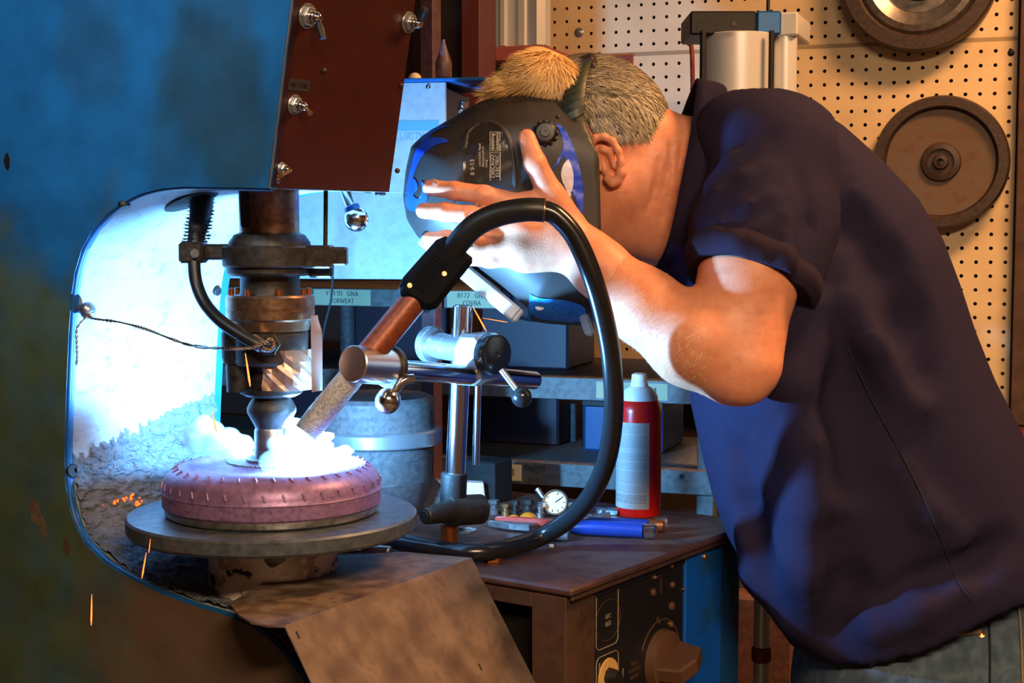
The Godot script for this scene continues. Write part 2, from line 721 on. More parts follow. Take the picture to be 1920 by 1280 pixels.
	mat("machine_brown", c8(80, 58, 44), 0.6, 0.1, noise("mbrown", [[0.0, c8(150, 140, 130)], [0.45, c8(235, 225, 215)], [0.7, c8(255, 240, 225)], [1.0, c8(170, 120, 90)]], 0.012, 5), 3.0, fine, 0.03)
	mat("bench_brown", c8(92, 66, 56), 0.55, 0.1, noise("bbrown", [[0.0, c8(150, 140, 140)], [0.5, c8(240, 230, 225)], [1.0, c8(190, 160, 140)]], 0.01, 5), 3.0, fine, 0.02)
	mat("panel_black", c8(26, 24, 24), 0.45)
	mat("panel_line", c8(150, 130, 104), 0.5)
	mat("knob_brown", c8(90, 60, 40), 0.5)
	mat("dial_gold", c8(214, 170, 96), 0.5)
	mat("blue_panel", Color.WHITE, 0.42, 0.0, noise("bpan", [[0.0, c8(12, 92, 196)], [0.55, c8(12, 88, 188)], [0.75, c8(20, 78, 140)], [1.0, c8(40, 64, 60)]], 0.008, 5), 2.5)
	mat("blue_post", c8(18, 74, 128), 0.45)
	mat("red_can", c8(214, 26, 20), 0.25)
	mat("white_plastic", c8(226, 214, 204), 0.4)
	mat("red_plate", c8(150, 58, 34), 0.6, 0.0, mottle, 8.0)
	mat("pink_strip", c8(166, 84, 78), 0.6)
	mat("post_purple", c8(110, 76, 80), 0.5, 0.0, mottle, 6.0)
	mat("pulley_dark", c8(74, 56, 48), 0.5, 0.2, mottle, 8.0)
	mat("pulley_face", Color.WHITE, 0.55, 0.25, noise("pface", [[0.0, c8(84, 60, 46)], [0.4, c8(106, 80, 62)], [0.65, c8(98, 86, 76)], [1.0, c8(116, 70, 44)]], 0.012, 5), 5.0)
	mat("pulley_steel", c8(160, 150, 142), 0.32, 0.8, mottle, 4.0)
	mat("alu", c8(214, 214, 212), 0.34, 0.25)
	mat("blue_anod", c8(20, 86, 150), 0.35, 0.2)
	mat("shell_black", c8(48, 44, 41), 0.5, 0.0, null, 4.0)
	mat("flame_blue", c8(26, 72, 214), 0.4)
	mat("chin_blue_arc_lit", c8(36, 132, 226), 0.4)  # flame blue lightened for the arc light falling on the chin
	mat("flame_white", c8(222, 224, 236), 0.4)
	mat("recess", c8(46, 42, 40), 0.25)
	mat("lens_frame", c8(200, 204, 206), 0.3)
	mat("lens_glass", c8(20, 46, 40), 0.08, 0.2)
	mat("strap", c8(48, 54, 40), 0.45)
	mat("skin", Color.WHITE, 0.48, 0.0, noise("skinn", [[0.0, c8(206, 128, 94)], [0.45, c8(222, 146, 108)], [0.7, c8(226, 152, 114)], [1.0, c8(214, 134, 102)]], 0.012, 4), 7.0, noise("pores", [], 0.09, 3), 0.022)
	M.skin.subsurf_scatter_enabled = true
	M.skin.subsurf_scatter_strength = 0.12
	mat("nail", c8(214, 150, 124), 0.3)
	mat("hair_grey", c8(132, 124, 106), 0.5)
	mat("hair_light", c8(200, 184, 154), 0.5)
	mat("hair_base", c8(100, 92, 76), 0.7, 0.0, noise("hairb", [[0.0, c8(140, 130, 120)], [1.0, c8(255, 250, 240)]], 0.06, 3), 12.0)
	mat("forelock", c8(234, 190, 124), 0.45)  # warm lamp light on the greyish hair mixed into this colour
	mat("arm_hair", c8(222, 190, 150), 0.5)
	mat("shirt", c8(42, 37, 58), 0.85, 0.0, noise("shirtn", [[0.0, c8(236, 236, 236)], [1.0, c8(255, 255, 255)]], 0.03, 4), 5.0, noise("weave", [], 0.25, 2), 0.02)
	M.shirt.metallic_specular = 0.2
	mat("shirt_rib", c8(42, 34, 48), 0.9)
	M.shirt_rib.metallic_specular = 0.2
	mat("seam", c8(22, 22, 32), 0.9)
	mat("denim", Color.WHITE, 0.85, 0.0, noise("denimn", [[0.0, c8(40, 54, 68)], [0.5, c8(60, 78, 92)], [0.8, c8(84, 102, 112)], [1.0, c8(54, 62, 64)]], 0.02, 5), 4.0, noise("weave2", [], 0.3, 2), 0.03)
	mat("denim_edge", c8(124, 110, 84), 0.85)
	mat("leather", c8(50, 36, 28), 0.5)
	mat("brass", c8(196, 150, 96), 0.3, 0.9)
	mat("ring_gold", c8(220, 210, 190), 0.2, 1.0)
	mat("amber", c8(196, 110, 24), 0.2)
	mat("tool_blue", c8(20, 48, 120), 0.3)
	mat("red_jaw", c8(170, 60, 44), 0.4)
	mat("gauge_face", c8(222, 204, 168), 0.5)
	mat("glass", Color(0.9, 0.9, 0.9, 0.25), 0.05)
	M.glass.transparency = BaseMaterial3D.TRANSPARENCY_ALPHA
	mat("door_brown", c8(92, 36, 28), 0.5)
	mat("purple_dark", c8(52, 24, 18), 0.55)
	mat("cream", c8(224, 202, 170), 0.7)
	mat("crate", c8(150, 104, 90), 0.8, 0.0, mottle, 5.0)
	var lampm := mat("lamp_glow", c8(255, 236, 210), 0.5)
	lampm.emission_enabled = true
	lampm.emission = c8(255, 200, 140)
	lampm.emission_energy_multiplier = 3.0
	var fl := mat("arc_glow", Color.WHITE, 0.5)
	fl.emission_enabled = true
	fl.emission = c8(236, 244, 255)
	fl.emission_energy_multiplier = 14.0
	var sp := mat("spark_glow", c8(255, 150, 60), 0.5)
	sp.emission_enabled = true
	sp.emission = c8(255, 110, 40)
	sp.emission_energy_multiplier = 3.0
	var hotm := mat("ember_glow", c8(255, 110, 30), 0.5)
	hotm.emission_enabled = true
	hotm.emission = c8(255, 90, 20)
	hotm.emission_energy_multiplier = 2.2


# ------------------------------------------------------------------ lamps
func arc_weld(energy: float) -> void:
	ARC = Vector3(AX.x + 0.031, EYE.y - 0.257, AX.z - 0.027)
	var st := new_st()
	# the arc swollen to a ragged spiked ball that carries its white glare
	var r := RandomNumberGenerator.new()
	r.seed = 3
	var n := 22
	for i in n:
		for k in n:
			var q := []
			for e in [[i, k], [i, k + 1], [i + 1, k + 1], [i + 1, k]]:
				var th: float = PI * e[0] / n
				var ph: float = TAU * (e[1] % n) / n
				var w := 0.026 * (1.0 + 0.28 * sin(ph * 5.0 + th * 3.0) * sin(th) + 0.2 * sin(ph * 9.0 - th * 7.0) * sin(th))
				q.append(ARC + Vector3(sin(th) * cos(ph) * 1.15, cos(th) * 0.85 + 0.12, sin(th) * sin(ph) * 1.15) * w)
			st.set_smooth_group(0)
			quad(st, q[0], q[1], q[2], q[3])
	var o := solo("arc_flame", st, M.arc_glow, "blinding white welding arc burning beside the spindle on the pink converter", "welding arc")
	var l := OmniLight3D.new()
	l.name = "arc_light"
	l.position = ARC + Vector3(0, 0.015, 0)
	l.light_color = Color(0.42, 0.72, 1.0)
	l.light_energy = energy
	l.light_size = 0.012
	l.omni_range = 12.0
	l.omni_attenuation = 2.0
	l.shadow_enabled = true
	add_child(l)
	o.cast_shadow = GeometryInstance3D.SHADOW_CASTING_SETTING_ON


func ceiling_lamp(p: Vector3, size: Vector2, col: Color, energy: float, label: String) -> void:
	var t := thing("ceiling_lamp", label, "lamp", p)
	var st := new_st()
	bx(st, Transform3D(Basis.IDENTITY, p + Vector3(0, 0.075, 0)), Vector3(size.x + 0.06, 0.1, size.y + 0.06), 0.01)
	put("housing", st, M.cabinet, t)
	st = new_st()
	bx(st, Transform3D(Basis.IDENTITY, p + Vector3(0, 0.015, 0)), Vector3(size.x, 0.02, size.y), 0.004)
	put("diffuser", st, M.lamp_glow, t)
	var l := AreaLight3D.new()
	l.name = "panel_light"
	l.area_size = size
	l.light_color = col
	l.light_energy = energy
	l.area_range = 14.0
	l.area_attenuation = 2.0
	l.shadow_enabled = true
	l.position = Vector3(0, -0.004, 0)
	l.rotation = Vector3(-PI / 2, 0, 0)
	t.add_child(l)


func added_work_lamp(p: Vector3, target: Vector3, col: Color, energy: float) -> void:  # unseen lamp, added so that its beam brightens only the upper side plate
	var t := thing("added_work_lamp", "round work lamp added out of view on the left to light the upper side plate", "lamp", p)
	var d := (target - p).normalized()
	var st := new_st()
	lathe(st, along(p, d), [Vector2(0, -0.16), Vector2(0.03, -0.16), Vector2(0.035, -0.06), Vector2(0.11, 0.05), Vector2(0.107, 0.05), Vector2(0.032, -0.05), Vector2(0, -0.05)], 32)
	put("shade", st, M.cabinet, t)
	st = new_st()
	ball(st, p - d * 0.02, Vector3(0.026, 0.026, 0.026))
	put("bulb", st, M.lamp_glow, t)
	st = new_st()
	tube(st, [p - d * 0.15, p + Vector3(0, 0.2, 0), Vector3(p.x, 2.74, p.z)], 0.006, 8)
	put("cord", st, M.rubber, t)
	var l := SpotLight3D.new()
	l.name = "beam"
	l.light_color = col
	l.light_energy = energy
	l.light_size = 0.05
	l.spot_range = 12.0
	l.spot_attenuation = 2.0
	l.spot_angle = 17.0
	l.spot_angle_attenuation = 1.0
	l.shadow_enabled = true
	t.add_child(l)
	l.look_at_from_position(d * 0.052, d * 1.0, Vector3.UP)
	l.position = d * 0.052


# ------------------------------------------------------------------ the room
func slab(called: String, u0: float, u1: float, y0: float, y1: float, n0: float, n1: float, m: Material) -> void:
	var st := new_st()
	var o := Vector3(K0.x, 0, K0.z)
	bx(st, wall_xf(o + WALLX * (u0 + u1) * 0.5 + WALLN * (n0 + n1) * 0.5 + Vector3(0, (y0 + y1) * 0.5, 0)), Vector3(absf(u1 - u0), absf(y1 - y0), absf(n1 - n0)), 0.002)
	struct(called, st, m)


func room() -> void:
	slab("floor", -2.9, 2.7, -0.1, 0.0, -0.2, 5.2, M.concrete)
	slab("ceiling", -2.9, 2.7, 2.75, 2.85, -0.2, 5.2, M.ceiling)
	slab("wall_back", -2.9, 2.7, 0.0, 2.75, -0.15, -0.03, M.wall_dark)
	slab("wall_left", -2.9, -2.8, 0.0, 2.75, -0.03, 5.1, M.wall_paint)
	slab("wall_right", 2.6, 2.7, 0.0, 2.75, -0.03, 5.1, M.wall_paint)
	slab("wall_front", -2.8, 2.6, 0.0, 2.75, 5.1, 5.2, M.wall_paint)


func pegboards() -> void:
	var o := Vector3(K0.x, 0, K0.z)
	var left := (wall_at(1030, 50, 0.0) - o).dot(WALLX)
	var right := (wall_at(1912, 400, 0.0) - o).dot(WALLX)
	var low := wall_at(1890, 772, 0.0).y
	var seam := wall_at(1200, 98, 0.0).y
	var p := 0.0254
	var cols := int((right - left) / p)
	var rows := int((seam - low) / p)
	peg_panel("perforated_board", "cream perforated hardboard panel behind the man, hung with pulley wheels", left, seam - rows * p - 0.012, cols, rows, 0.012)
	peg_panel("perforated_board", "cream perforated hardboard strip along the top, above the seam near the air cylinder", left, seam + 0.002, cols, 10, 0.004)
	# frame behind the boards
	var st := new_st()
	for u in [left + 0.02, (left + right) * 0.5, left + cols * p - 0.02]:
		bx(st, wall_xf(o + WALLX * u + WALLN * -0.012 + Vector3(0, (low + seam) * 0.5 + 0.12, 0)), Vector3(0.035, seam - low + 0.26, 0.024), 0.001)
	struct("trim_1", st, M.wall_dark)
	# brown post and ledge at the right-hand end of the board
	slab("trim_2", left + cols * p + 0.003, left + cols * p + 0.12, low - 0.02, seam + 0.27, -0.03, 0.035, M.wall_paint)
	slab("trim_3", left + cols * p - 0.22, left + cols * p + 0.16, low - 0.085, low - 0.022, -0.03, 0.03, M.red_plate)


func peg_panel(called: String, label: String, u0: float, y0: float, cols: int, rows: int, top: float) -> void:
	var p := 0.0254
	var th := 0.005
	var o := Vector3(K0.x, 0, K0.z) + WALLX * u0 + Vector3(0, y0, 0) + WALLN * 0.006
	var st := new_st()
	var sq := [Vector2(0.5, 0), Vector2(0.5, 0.5), Vector2(0, 0.5), Vector2(-0.5, 0.5), Vector2(-0.5, 0), Vector2(-0.5, -0.5), Vector2(0, -0.5), Vector2(0.5, -0.5)]
	var at2 := func(q: Vector2, n: float) -> Vector3:
		return o + WALLX * q.x + Vector3(0, q.y, 0) + WALLN * n
	st.set_smooth_group(-1)
	var r := 0.0036
	for j in rows:
		for i in cols:
			var c := Vector2((i + 0.5) * p, (j + 0.5) * p)
			for k in 8:
				var a := TAU * k / 8.0
				var b := TAU * (k + 1) / 8.0
				var ha := c + Vector2(cos(a), sin(a)) * r
				var hb := c + Vector2(cos(b), sin(b)) * r
				var sa: Vector2 = c + sq[k] * p
				var sb: Vector2 = c + sq[(k + 1) % 8] * p
				quad(st, at2.call(ha, 0), at2.call(sa, 0), at2.call(sb, 0), at2.call(hb, 0))
				quad(st, at2.call(hb, 0), at2.call(hb, -th), at2.call(ha, -th), at2.call(ha, 0))
	var w := cols * p
	var h := rows * p
	# plain strips round the holes close the sheet's edge
	for e in [[Vector2(0, 0), Vector2(w, 0), Vector2(w, -0.010), Vector2(0, -0.010)], [Vector2(0, h + top), Vector2(w, h + top), Vector2(w, h), Vector2(0, h)]]:
		quad(st, at2.call(e[3], 0), at2.call(e[2], 0), at2.call(e[1], 0), at2.call(e[0], 0))
		quad(st, at2.call(e[3], -th), at2.call(e[2], -th), at2.call(e[2], 0), at2.call(e[3], 0))
		quad(st, at2.call(e[0], 0), at2.call(e[1], 0), at2.call(e[1], -th), at2.call(e[0], -th))
	for x in [0.0, w]:
		quad(st, at2.call(Vector2(x, -0.010), -th), at2.call(Vector2(x, h + top), -th), at2.call(Vector2(x, h + top), 0), at2.call(Vector2(x, -0.010), 0))
	var ob := put(called, st, M.peg)
	tag(ob, label, "pegboard")


func shelving() -> void:
	# three boards of a shelving unit parallel to the wall, each a deck with a folded front edge carrying tape labels
	var o := Vector3(K0.x, 0, K0.z)
	var t := thing("shelving_unit", "grey steel shelving unit with tape labels behind the machine", "shelf", o + WALLX * -0.05)
	var n1 := 0.56
	var left := -1.1
	var right := (hit(1342, 860, K0 + WALLN * n1, WALLN) - o).dot(WALLX)
	var tops := [hit(930, 545, K0 + WALLN * n1, WALLN).y, hit(1050, 707, K0 + WALLN * n1, WALLN).y, hit(1000, 866, K0 + WALLN * n1, WALLN).y, 0.62]
	var edges := [0.030, 0.036, 0.038, 0.04]
	for i in 4:
		var y: float = tops[i]
		var st := new_st()
		bx(st, wall_xf(o + WALLX * (left + right) * 0.5 + WALLN * (n1 + 0.18) * 0.5 + Vector3(0, y - 0.004, 0)), Vector3(right - left, 0.008, n1 - 0.18), 0.001)
		var d := put("shelf_board", st, M.shelf, t)
		st = new_st()
		bx(st, wall_xf(o + WALLX * (left + right) * 0.5 + WALLN * (n1 - 0.002) + Vector3(0, y - edges[i] * 0.5, 0)), Vector3(right - left, edges[i], 0.006), 0.001)
		put("front_edge", st, M.shelf_edge, d)
	for u in [left + 0.02, right - 0.02]:
		for n in [0.2, n1 - 0.03]:
			var st := new_st()
			bx(st, wall_xf(o + WALLX * u + WALLN * n + Vector3(0, tops[0] * 0.5, 0)), Vector3(0.028, tops[0], 0.028), 0.002)
			put("upright", st, M.shelf_edge, t)
	# hole in the third shelf's edge
	var hp := hit(1278, 893, K0 + WALLN * (n1 + 0.002), WALLN)
	var sh := new_st()
	cyl(sh, hp, hp + WALLN * 0.0012, 0.004, 0.0002, 14)
	put("bolt_hole", sh, M.ink, t)
	# tape labels on the edges
	var tapes := [
		[[588, 534, 695, 566], "Y 81TD   GNA\nFORWEAT", "yellowed tape label on the top shelf edge, left of the torch grip"],
		[[838, 544, 932, 573], "8172   GNA\nCOVRA", "yellowed tape label on the top shelf edge, right of the torch grip"],
		[[906, 856, 978, 886], "38718", "cream tape label reading 38718 on the lowest shelf edge"],
		[[1118, 716, 1252, 742], "A      PUSH-1", "faded tape label on the middle shelf edge, left of the man's elbow"],
	]
	for i in 4:
		var q: Array = tapes[i][0]
		var a := hit(q[0], (q[1] + q[3]) * 0.5, K0 + WALLN * (n1 + 0.0018), WALLN)
		var b := hit(q[2], (q[1] + q[3]) * 0.5, K0 + WALLN * (n1 + 0.0018), WALLN)
		var y: float = tops[[0, 0, 2, 1][i]] - edges[[0, 0, 2, 1][i]] * 0.5
		var c := Vector3((a.x + b.x) * 0.5, y, (a.z + b.z) * 0.5)
		var st := new_st()
		var xf := wall_xf(c)
		bx(st, xf, Vector3((b - a).dot(WALLX), 0.027, 0.0006), 0.0002)
		var tp := thing("tape_label", tapes[i][2], "label", c)
		put("tape", st, M.tape_yellow if i == 2 else M.tape, tp)
		text("lettering", tapes[i][1], xf.translated(WALLN * 0.0006), 0.0085 if i < 2 else 0.013, M.ink, tp)
	var hw := hit(1003, 866, K0 + WALLN * (n1 + 0.0014), WALLN)
	text("handwriting", "Reuters", wall_xf(Vector3(hw.x, tops[2] - 0.008, hw.z)), 0.009, M.ink, t)
	# things standing on the shelves, dim behind the torch
	var posts := [[652, 562, 660, 0.014, "cast"], [1098, 742, 800, 0.006, "satin"], [1130, 756, 806, 0.005, "satin"], [1075, 752, 790, 0.006, "cast"]]
	var desc := ["grey pipe standing under the top shelf, left of the torch", "tall thin steel rod under the middle shelf", "short thin steel rod under the middle shelf, nearest the can", "dull thin pin under the middle shelf, left of the rods"]
	for i in 4:
		var b: Array = posts[i]
		var p := hit(b[0], b[2], K0 + WALLN * (0.40 - 0.03 * i), WALLN)
		var base: float = tops[1] if i == 0 else tops[2]
		var st := new_st()
		var topy: float = (tops[0] if i == 0 else tops[1]) - 0.012
		cyl(st, Vector3(p.x, base, p.z), Vector3(p.x, topy if i < 2 else base + 0.07, p.z), b[3], 0.001, 16)
		solo("metal_rod" if i else "metal_pipe", st, M[b[4]], desc[i], "rod")
	var boxes := [[780, 0.30, 0.20, 0.115, 1], [1010, 0.36, 0.16, 0.12, 1], [975, 0.30, 0.20, 0.10, 2], [1190, 0.33, 0.14, 0.085, 2], [640, 0.3, 0.2, 0.12, 2]]
	var bd := ["dark box deep on the middle shelf, left of the chrome post", "dark box deep on the middle shelf under the helmet's chin", "wide dark box deep on the lowest shelf behind the ball lever", "blue-black box on the lowest shelf behind the red can", "dark box on the lowest shelf behind the castings"]
	for i in 5:
		var b: Array = boxes[i]
		var p := hit(b[0], 800, K0 + WALLN * b[1], WALLN)
		var st := new_st()
		bx(st, wall_xf(Vector3(p.x, tops[b[4]] + b[3] * 0.5, p.z)), Vector3(b[2], b[3], 0.16), 0.004)
		var bt := thing("storage_box", bd[i], "box", Vector3(p.x, tops[b[4]], p.z))
		put("body", st, M.cabinet_dark if i != 3 else M.blue_post, bt)
		st = new_st()
		bx(st, wall_xf(Vector3(p.x, tops[b[4]] + b[3] * 0.98, p.z)), Vector3(b[2] + 0.006, 0.012, 0.166), 0.002)
		put("lid", st, M.black_iron, bt)


# ------------------------------------------------------------------ the bench welding machine
func machine() -> void:
	var t := thing("welding_machine", "big blue C-frame welding machine with stained side plate and glowing white throat", "machine", Vector3(C0.x, 0, C0.z))
	# outline of the opening in the near side plate, from the head's front corner round the throat to the foot
	var rim_px := [[505, 353], [460, 352], [400, 351], [345, 350], [300, 354], [262, 364], [228, 381], [198, 404], [172, 433], [153, 467], [140, 510], [133, 560], [128, 640], [124, 740], [121, 840], [122, 900], [128, 945], [140, 985], [160, 1020], [196, 1055], [240, 1082], [300, 1112], [360, 1134], [420, 1152], [470, 1172], [515, 1206], [548, 1245], [580, 1290], [610, 1345]]
	var rim := []
	for q in rim_px:
		rim.append(plate(q[0], q[1]))
	var slant := plate(548, 0)                       # the front edge of the head leans outward going up
	var tan_front: float = (slant.x - rim[0].x) / (slant.y - rim[0].y)
	var top := 2.02
	var back := 0.86
	var outline := rim.duplicate()
	outline.append(Vector2(rim[-1].x, 0.62))
	outline.append(Vector2(rim[-1].x, 0.02))
	outline.append(Vector2(back, 0.02))
	outline.append(Vector2(back, top))
	outline.append(Vector2(rim[0].x + tan_front * (top - rim[0].y), top))
	var width := 0.252
	# two cheek plates: the upper arm with the back is blue, the foot a darker brown-green
	var xf := Transform3D(Basis(-FD, Vector3.UP, -WD), Vector3(C0.x, 0, C0.z))   # mirrored in x: l runs back
	var st := new_st()
	side_plate(st, outline, 0.0, 0.012)
	toned_face(st, outline)
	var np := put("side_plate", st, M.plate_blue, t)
	st = new_st()
	var far := outline.duplicate()
	for i in far.size():
		far[i] = Vector2(maxf(far[i].x, 0.075), far[i].y)
	far.remove_at(0)
	side_plate(st, far, width - 0.012, width)
	put("side_plate", st, M.plate_blue, t)
	# worn edge of the head's front corner, its bevel highlight built as a bright strip
	st = new_st()
	tube(st, [mach(rim[0].x, rim[0].y, -0.0005), mach(slant.x, slant.y, -0.0005), mach(rim[0].x + tan_front * (top - rim[0].y), top, -0.0005)], 0.0011, 8)
	put("worn_edge_highlight", st, M.satin, np)
	# rolled rim of the opening
	var e := []
	for q in rim:
		e.append(mach(q.x, q.y, 0.004))
	st = new_st()
	tube(st, smooth(e, 3), 0.0032, 8)
	put("rim_bead", st, M.blue_post, np)
	# paint chips low on the plate, bare of paint
	for c in [[66, 958, 20, 34, 0.5], [80, 985, 12, 26, 0.3], [126, 1022, 10, 22, 0.2], [14, 303, 10, 17, 0.0]]:
		var p := plate(c[0], c[1])
		var poly := []
		var r := RandomNumberGenerator.new()
		r.seed = int(c[0]) * 7
		for k in 14:
			var a := TAU * k / 14.0
			poly.append(Vector2(cos(a) * c[2], sin(a) * c[3]).rotated(c[4]) * (0.65 + 0.5 * r.randf()) * 0.00060)
		st = new_st()
		prism(st, Transform3D(Basis(FD, Vector3.UP, -WD), mach(p.x, p.y, 0.0)), poly, -0.0008, 0.0007)
		put("paint_chip" if c[0] != 14 else "plugged_hole", st, M.rusty if c[0] != 14 else M.black_iron, np)
	# throat liner: a rolled sheet between the plates that follows the opening
	st = new_st()
	st.set_smooth_group(1)
	var fine := []
	for q in smooth(rim, 3):
		fine.append(q)
	throat = fine
	var upto := 0
	for i in fine.size():
		if i < fine.size() - 1:
			var a: Vector2 = fine[i]
			var b: Vector2 = fine[i + 1]
			upto = i
			for k in 8:
				var w0 := 0.012 + (width - 0.024) * k / 8.0
				var w1 := 0.012 + (width - 0.024) * (k + 1) / 8.0
				quad(st, mach(a.x, a.y, w0), mach(b.x, b.y, w0), mach(b.x, b.y, w1), mach(a.x, a.y, w1))
	put("throat_liner", st, M.liner, t)
	# crust of weld spatter, run on below to darken the throat under the turntable
	st = new_st()
	st.set_smooth_group(1)
	var nz := FastNoiseLite.new()
	nz.frequency = 55.0
	nz.fractal_octaves = 4
	var grid := []
	var a0 := 13 * 3
	var a1 := 27 * 3
	for i in range(a0, a1 + 1):
		for sub in ((12 if i < 57 else 3) if i < a1 else 1):
			var q: Vector2 = fine[i].lerp(fine[mini(i + 1, fine.size() - 1)], sub / (12.0 if i < 57 else 3.0))
			var prev: Vector2 = fine[maxi(i - 1, 0)]
			var next: Vector2 = fine[mini(i + 2, fine.size() - 1)]
			var tn := (next - prev).normalized()
			var inn := Vector2(tn.y, -tn.x)
			if inn.x > 0: inn = -inn
			var row := []
			for k in 61:
				var w := 0.012 + (width - 0.024) * k / 60.0
				var line := lerpf(1.178, 1.238, k / 60.0) + 0.016 * nz.get_noise_2d(w * 1.2, q.y * 0.4)
				var edge := clampf((line - q.y) * 90.0, -0.3, 1.0)
				var hgt := 0.0005 + maxf(0.0, 0.004 + 0.0075 * nz.get_noise_3d(q.x, q.y, w)) * maxf(edge, 0.0) - (0.002 if edge <= 0.0 else 0.0)
				row.append(mach(q.x + inn.x * hgt, q.y + inn.y * hgt, w))
			grid.append(row)
	for i in grid.size() - 1:
		for k in 60:
			quad(st, grid[i][k], grid[i + 1][k], grid[i + 1][k + 1], grid[i][k + 1])
	put("spatter_and_shade", st, M.spatter, t)
	# bolts and the dark slot in the throat
	for b in [[405, 545, 0.006], [133, 882, 0.0085], [232, 381, 0.007]]:
		var hp := liner_hit(fine, b[0], b[1], width)
		st = new_st()
		cyl(st, hp[0] - hp[1] * 0.002, hp[0] + hp[1] * 0.005, b[2], 0.001, 14)
		put("liner_bolt", st, M.black_iron, t)
	# slot through which the cables come down: a dark oval collar standing proud of the liner
	var sl := liner_hit(fine, 358, 373, width)
	st = new_st()
	var ov := []
	for k in 24:
		ov.append(Vector2(cos(TAU * k / 24) * 0.040, sin(TAU * k / 24) * 0.024))
	prism(st, Transform3D(Basis(sl[2], WD, sl[1]), sl[0]), ov, -0.002, 0.003)
	put("cable_slot", st, M.ink, t)
	# head front: a leaning red-brown panel with switches
	var up := Vector3(0, 1, 0) - FD * tan_front
	up = up.normalized()
	var fn := WD.cross(up).normalized()
	if fn.dot(FD) < 0: fn = -fn
	var pb := mach(rim[0].x, rim[0].y, 0.0)
	var pxf := Transform3D(Basis(WD, up, fn), pb)
	var pw := 0.196
	var ph: float = (top - rim[0].y) / up.y
	st = new_st()
	prism(st, pxf, [Vector2(0.0012, 0), Vector2(pw, 0), Vector2(pw, ph), Vector2(0.0012, ph)], -0.012, 0.0, 0.0012)
	var fp := put("front_panel", st, M.panel_red, t)
	# underside, back, top
	st = new_st()
	bx(st, mach_xf(mach(back - 0.006, 1.02, width * 0.5)), Vector3(0.012, 2.0, width - 0.024), 0.001)
	put("back_plate", st, M.blue_post, t)
	st = new_st()
	bx(st, mach_xf(mach(back * 0.5 - 0.03, top - 0.006, width * 0.5)), Vector3(back, 0.012, width - 0.02), 0.001)
	put("top_plate", st, M.blue_post, t)
	# toggle switches: [px, py, handle px, handle py, hex nut radius, black handle]
	var sw := [[576, 30, 606, 72, 0.0125, 1], [766, 42, 798, 16, 0.0115, 1], [552, 196, 582, 212, 0.010, 0], [527, 315, 524, 330, 0.006, 0]]
	for s in sw:
		var c := hit(s[0], s[1], pb, fn)
		st = new_st()
		cyl(st, c, c + fn * 0.0015, s[4] * 1.05, 0.0004, 24)
		prism(st, Transform3D(Basis(WD, up, fn), c), ngon(6, s[4] * 0.85), 0.0015, 0.006, 0.0008)
		var b := put("toggle_switch", st, M.zinc, fp)
		st = new_st()
		cyl(st, c + fn * 0.006, c + fn * 0.012, s[4] * 0.5, 0.0006, 18)
		if s[4] > 0.007:
			ball(st, c + fn * 0.014, Vector3.ONE * s[4] * 0.46, 16)
		put("bushing", st, M.chrome, b)
		var tip := hit(s[2], s[3], pb + fn * 0.026, fn)
		var root := c + fn * 0.014
		st = new_st()
		if s[5]:
			tube(st, [root.lerp(tip, 0.25), root.lerp(tip, 0.55), tip], [0.0030, 0.0044, 0.0036], 12)
			put("bat_handle", st, M.black_iron, b)
		else:
			tube(st, [root, root.lerp(tip, 0.8), tip], [0.0016, 0.0020, 0.0030], 12)
			put("bat_handle", st, M.brass, b)
	# engraved tag over the middle switch, panel screws
	var tg := hit(560, 160, pb, fn)
	st = new_st()
	prism(st, Transform3D(Basis(WD, up, fn), tg), [Vector2(-0.016, -0.006), Vector2(0.016, -0.006), Vector2(0.016, 0.006), Vector2(-0.016, 0.006)], 0.0, 0.0008, 0.0003)
	var tgo := put("switch_tag", st, M.ink, fp)
	text("tag_lettering", "ARC CTRL", Transform3D(Basis(WD, up, fn), tg + fn * 0.001), 0.0052, M.panel_red, tgo)
	for s in [[745, 320], [607, 132], [520, 338], [752, 160]]:
		var c := hit(s[0], s[1], pb, fn)
		st = new_st()
		ball(st, c, Vector3(0.0032, 0.0032, 0.0032), 12)
		put("screw", st, M.pulley_dark, fp)
	# stud and clip under the head, lever with a chrome ball
	var lv0 := at(640, 340, 1.74)
	var lv1 := at(662, 398, 1.735)
	st = new_st()
	cyl(st, lv0, lv1, 0.0062, 0.001, 20)
	var lev := put("lever", st, M.satin, t)
	st = new_st()
	cyl(st, at(658, 386, 1.736), at(664, 400, 1.735), 0.0095, 0.001, 20)
	put("lever_ferrule", st, M.blue_anod, lev)
	st = new_st()
	ball(st, at(668, 411, 1.735), Vector3.ONE * 0.0145, 28)
	put("ball_knob", st, M.chrome, lev)
	st = new_st()
	var cp := at(713, 358, 1.74)
	bx(st, mach_xf(cp), Vector3(0.008, 0.010, 0.012), 0.001)
	put("clip", st, M.black_iron, t)
	# foot block inside: fills the base between the plates
	st = new_st()
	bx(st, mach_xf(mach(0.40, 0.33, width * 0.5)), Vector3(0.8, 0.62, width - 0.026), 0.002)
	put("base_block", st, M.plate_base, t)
	# knob bolt on the throat's near edge, with the wire round it
	var kp := liner_hit(fine, 150, 578, width)
	st = new_st()
	cyl(st, kp[0], kp[0] + kp[1] * 0.012, 0.006, 0.001, 22)
	ball(st, kp[0] + kp[1] * 0.014, Vector3(0.0095, 0.0105, 0.0095), 20)
	put("throat_knob", st, M.steel, t)
	set_meta("knob", kp[0] + kp[1] * 0.022)


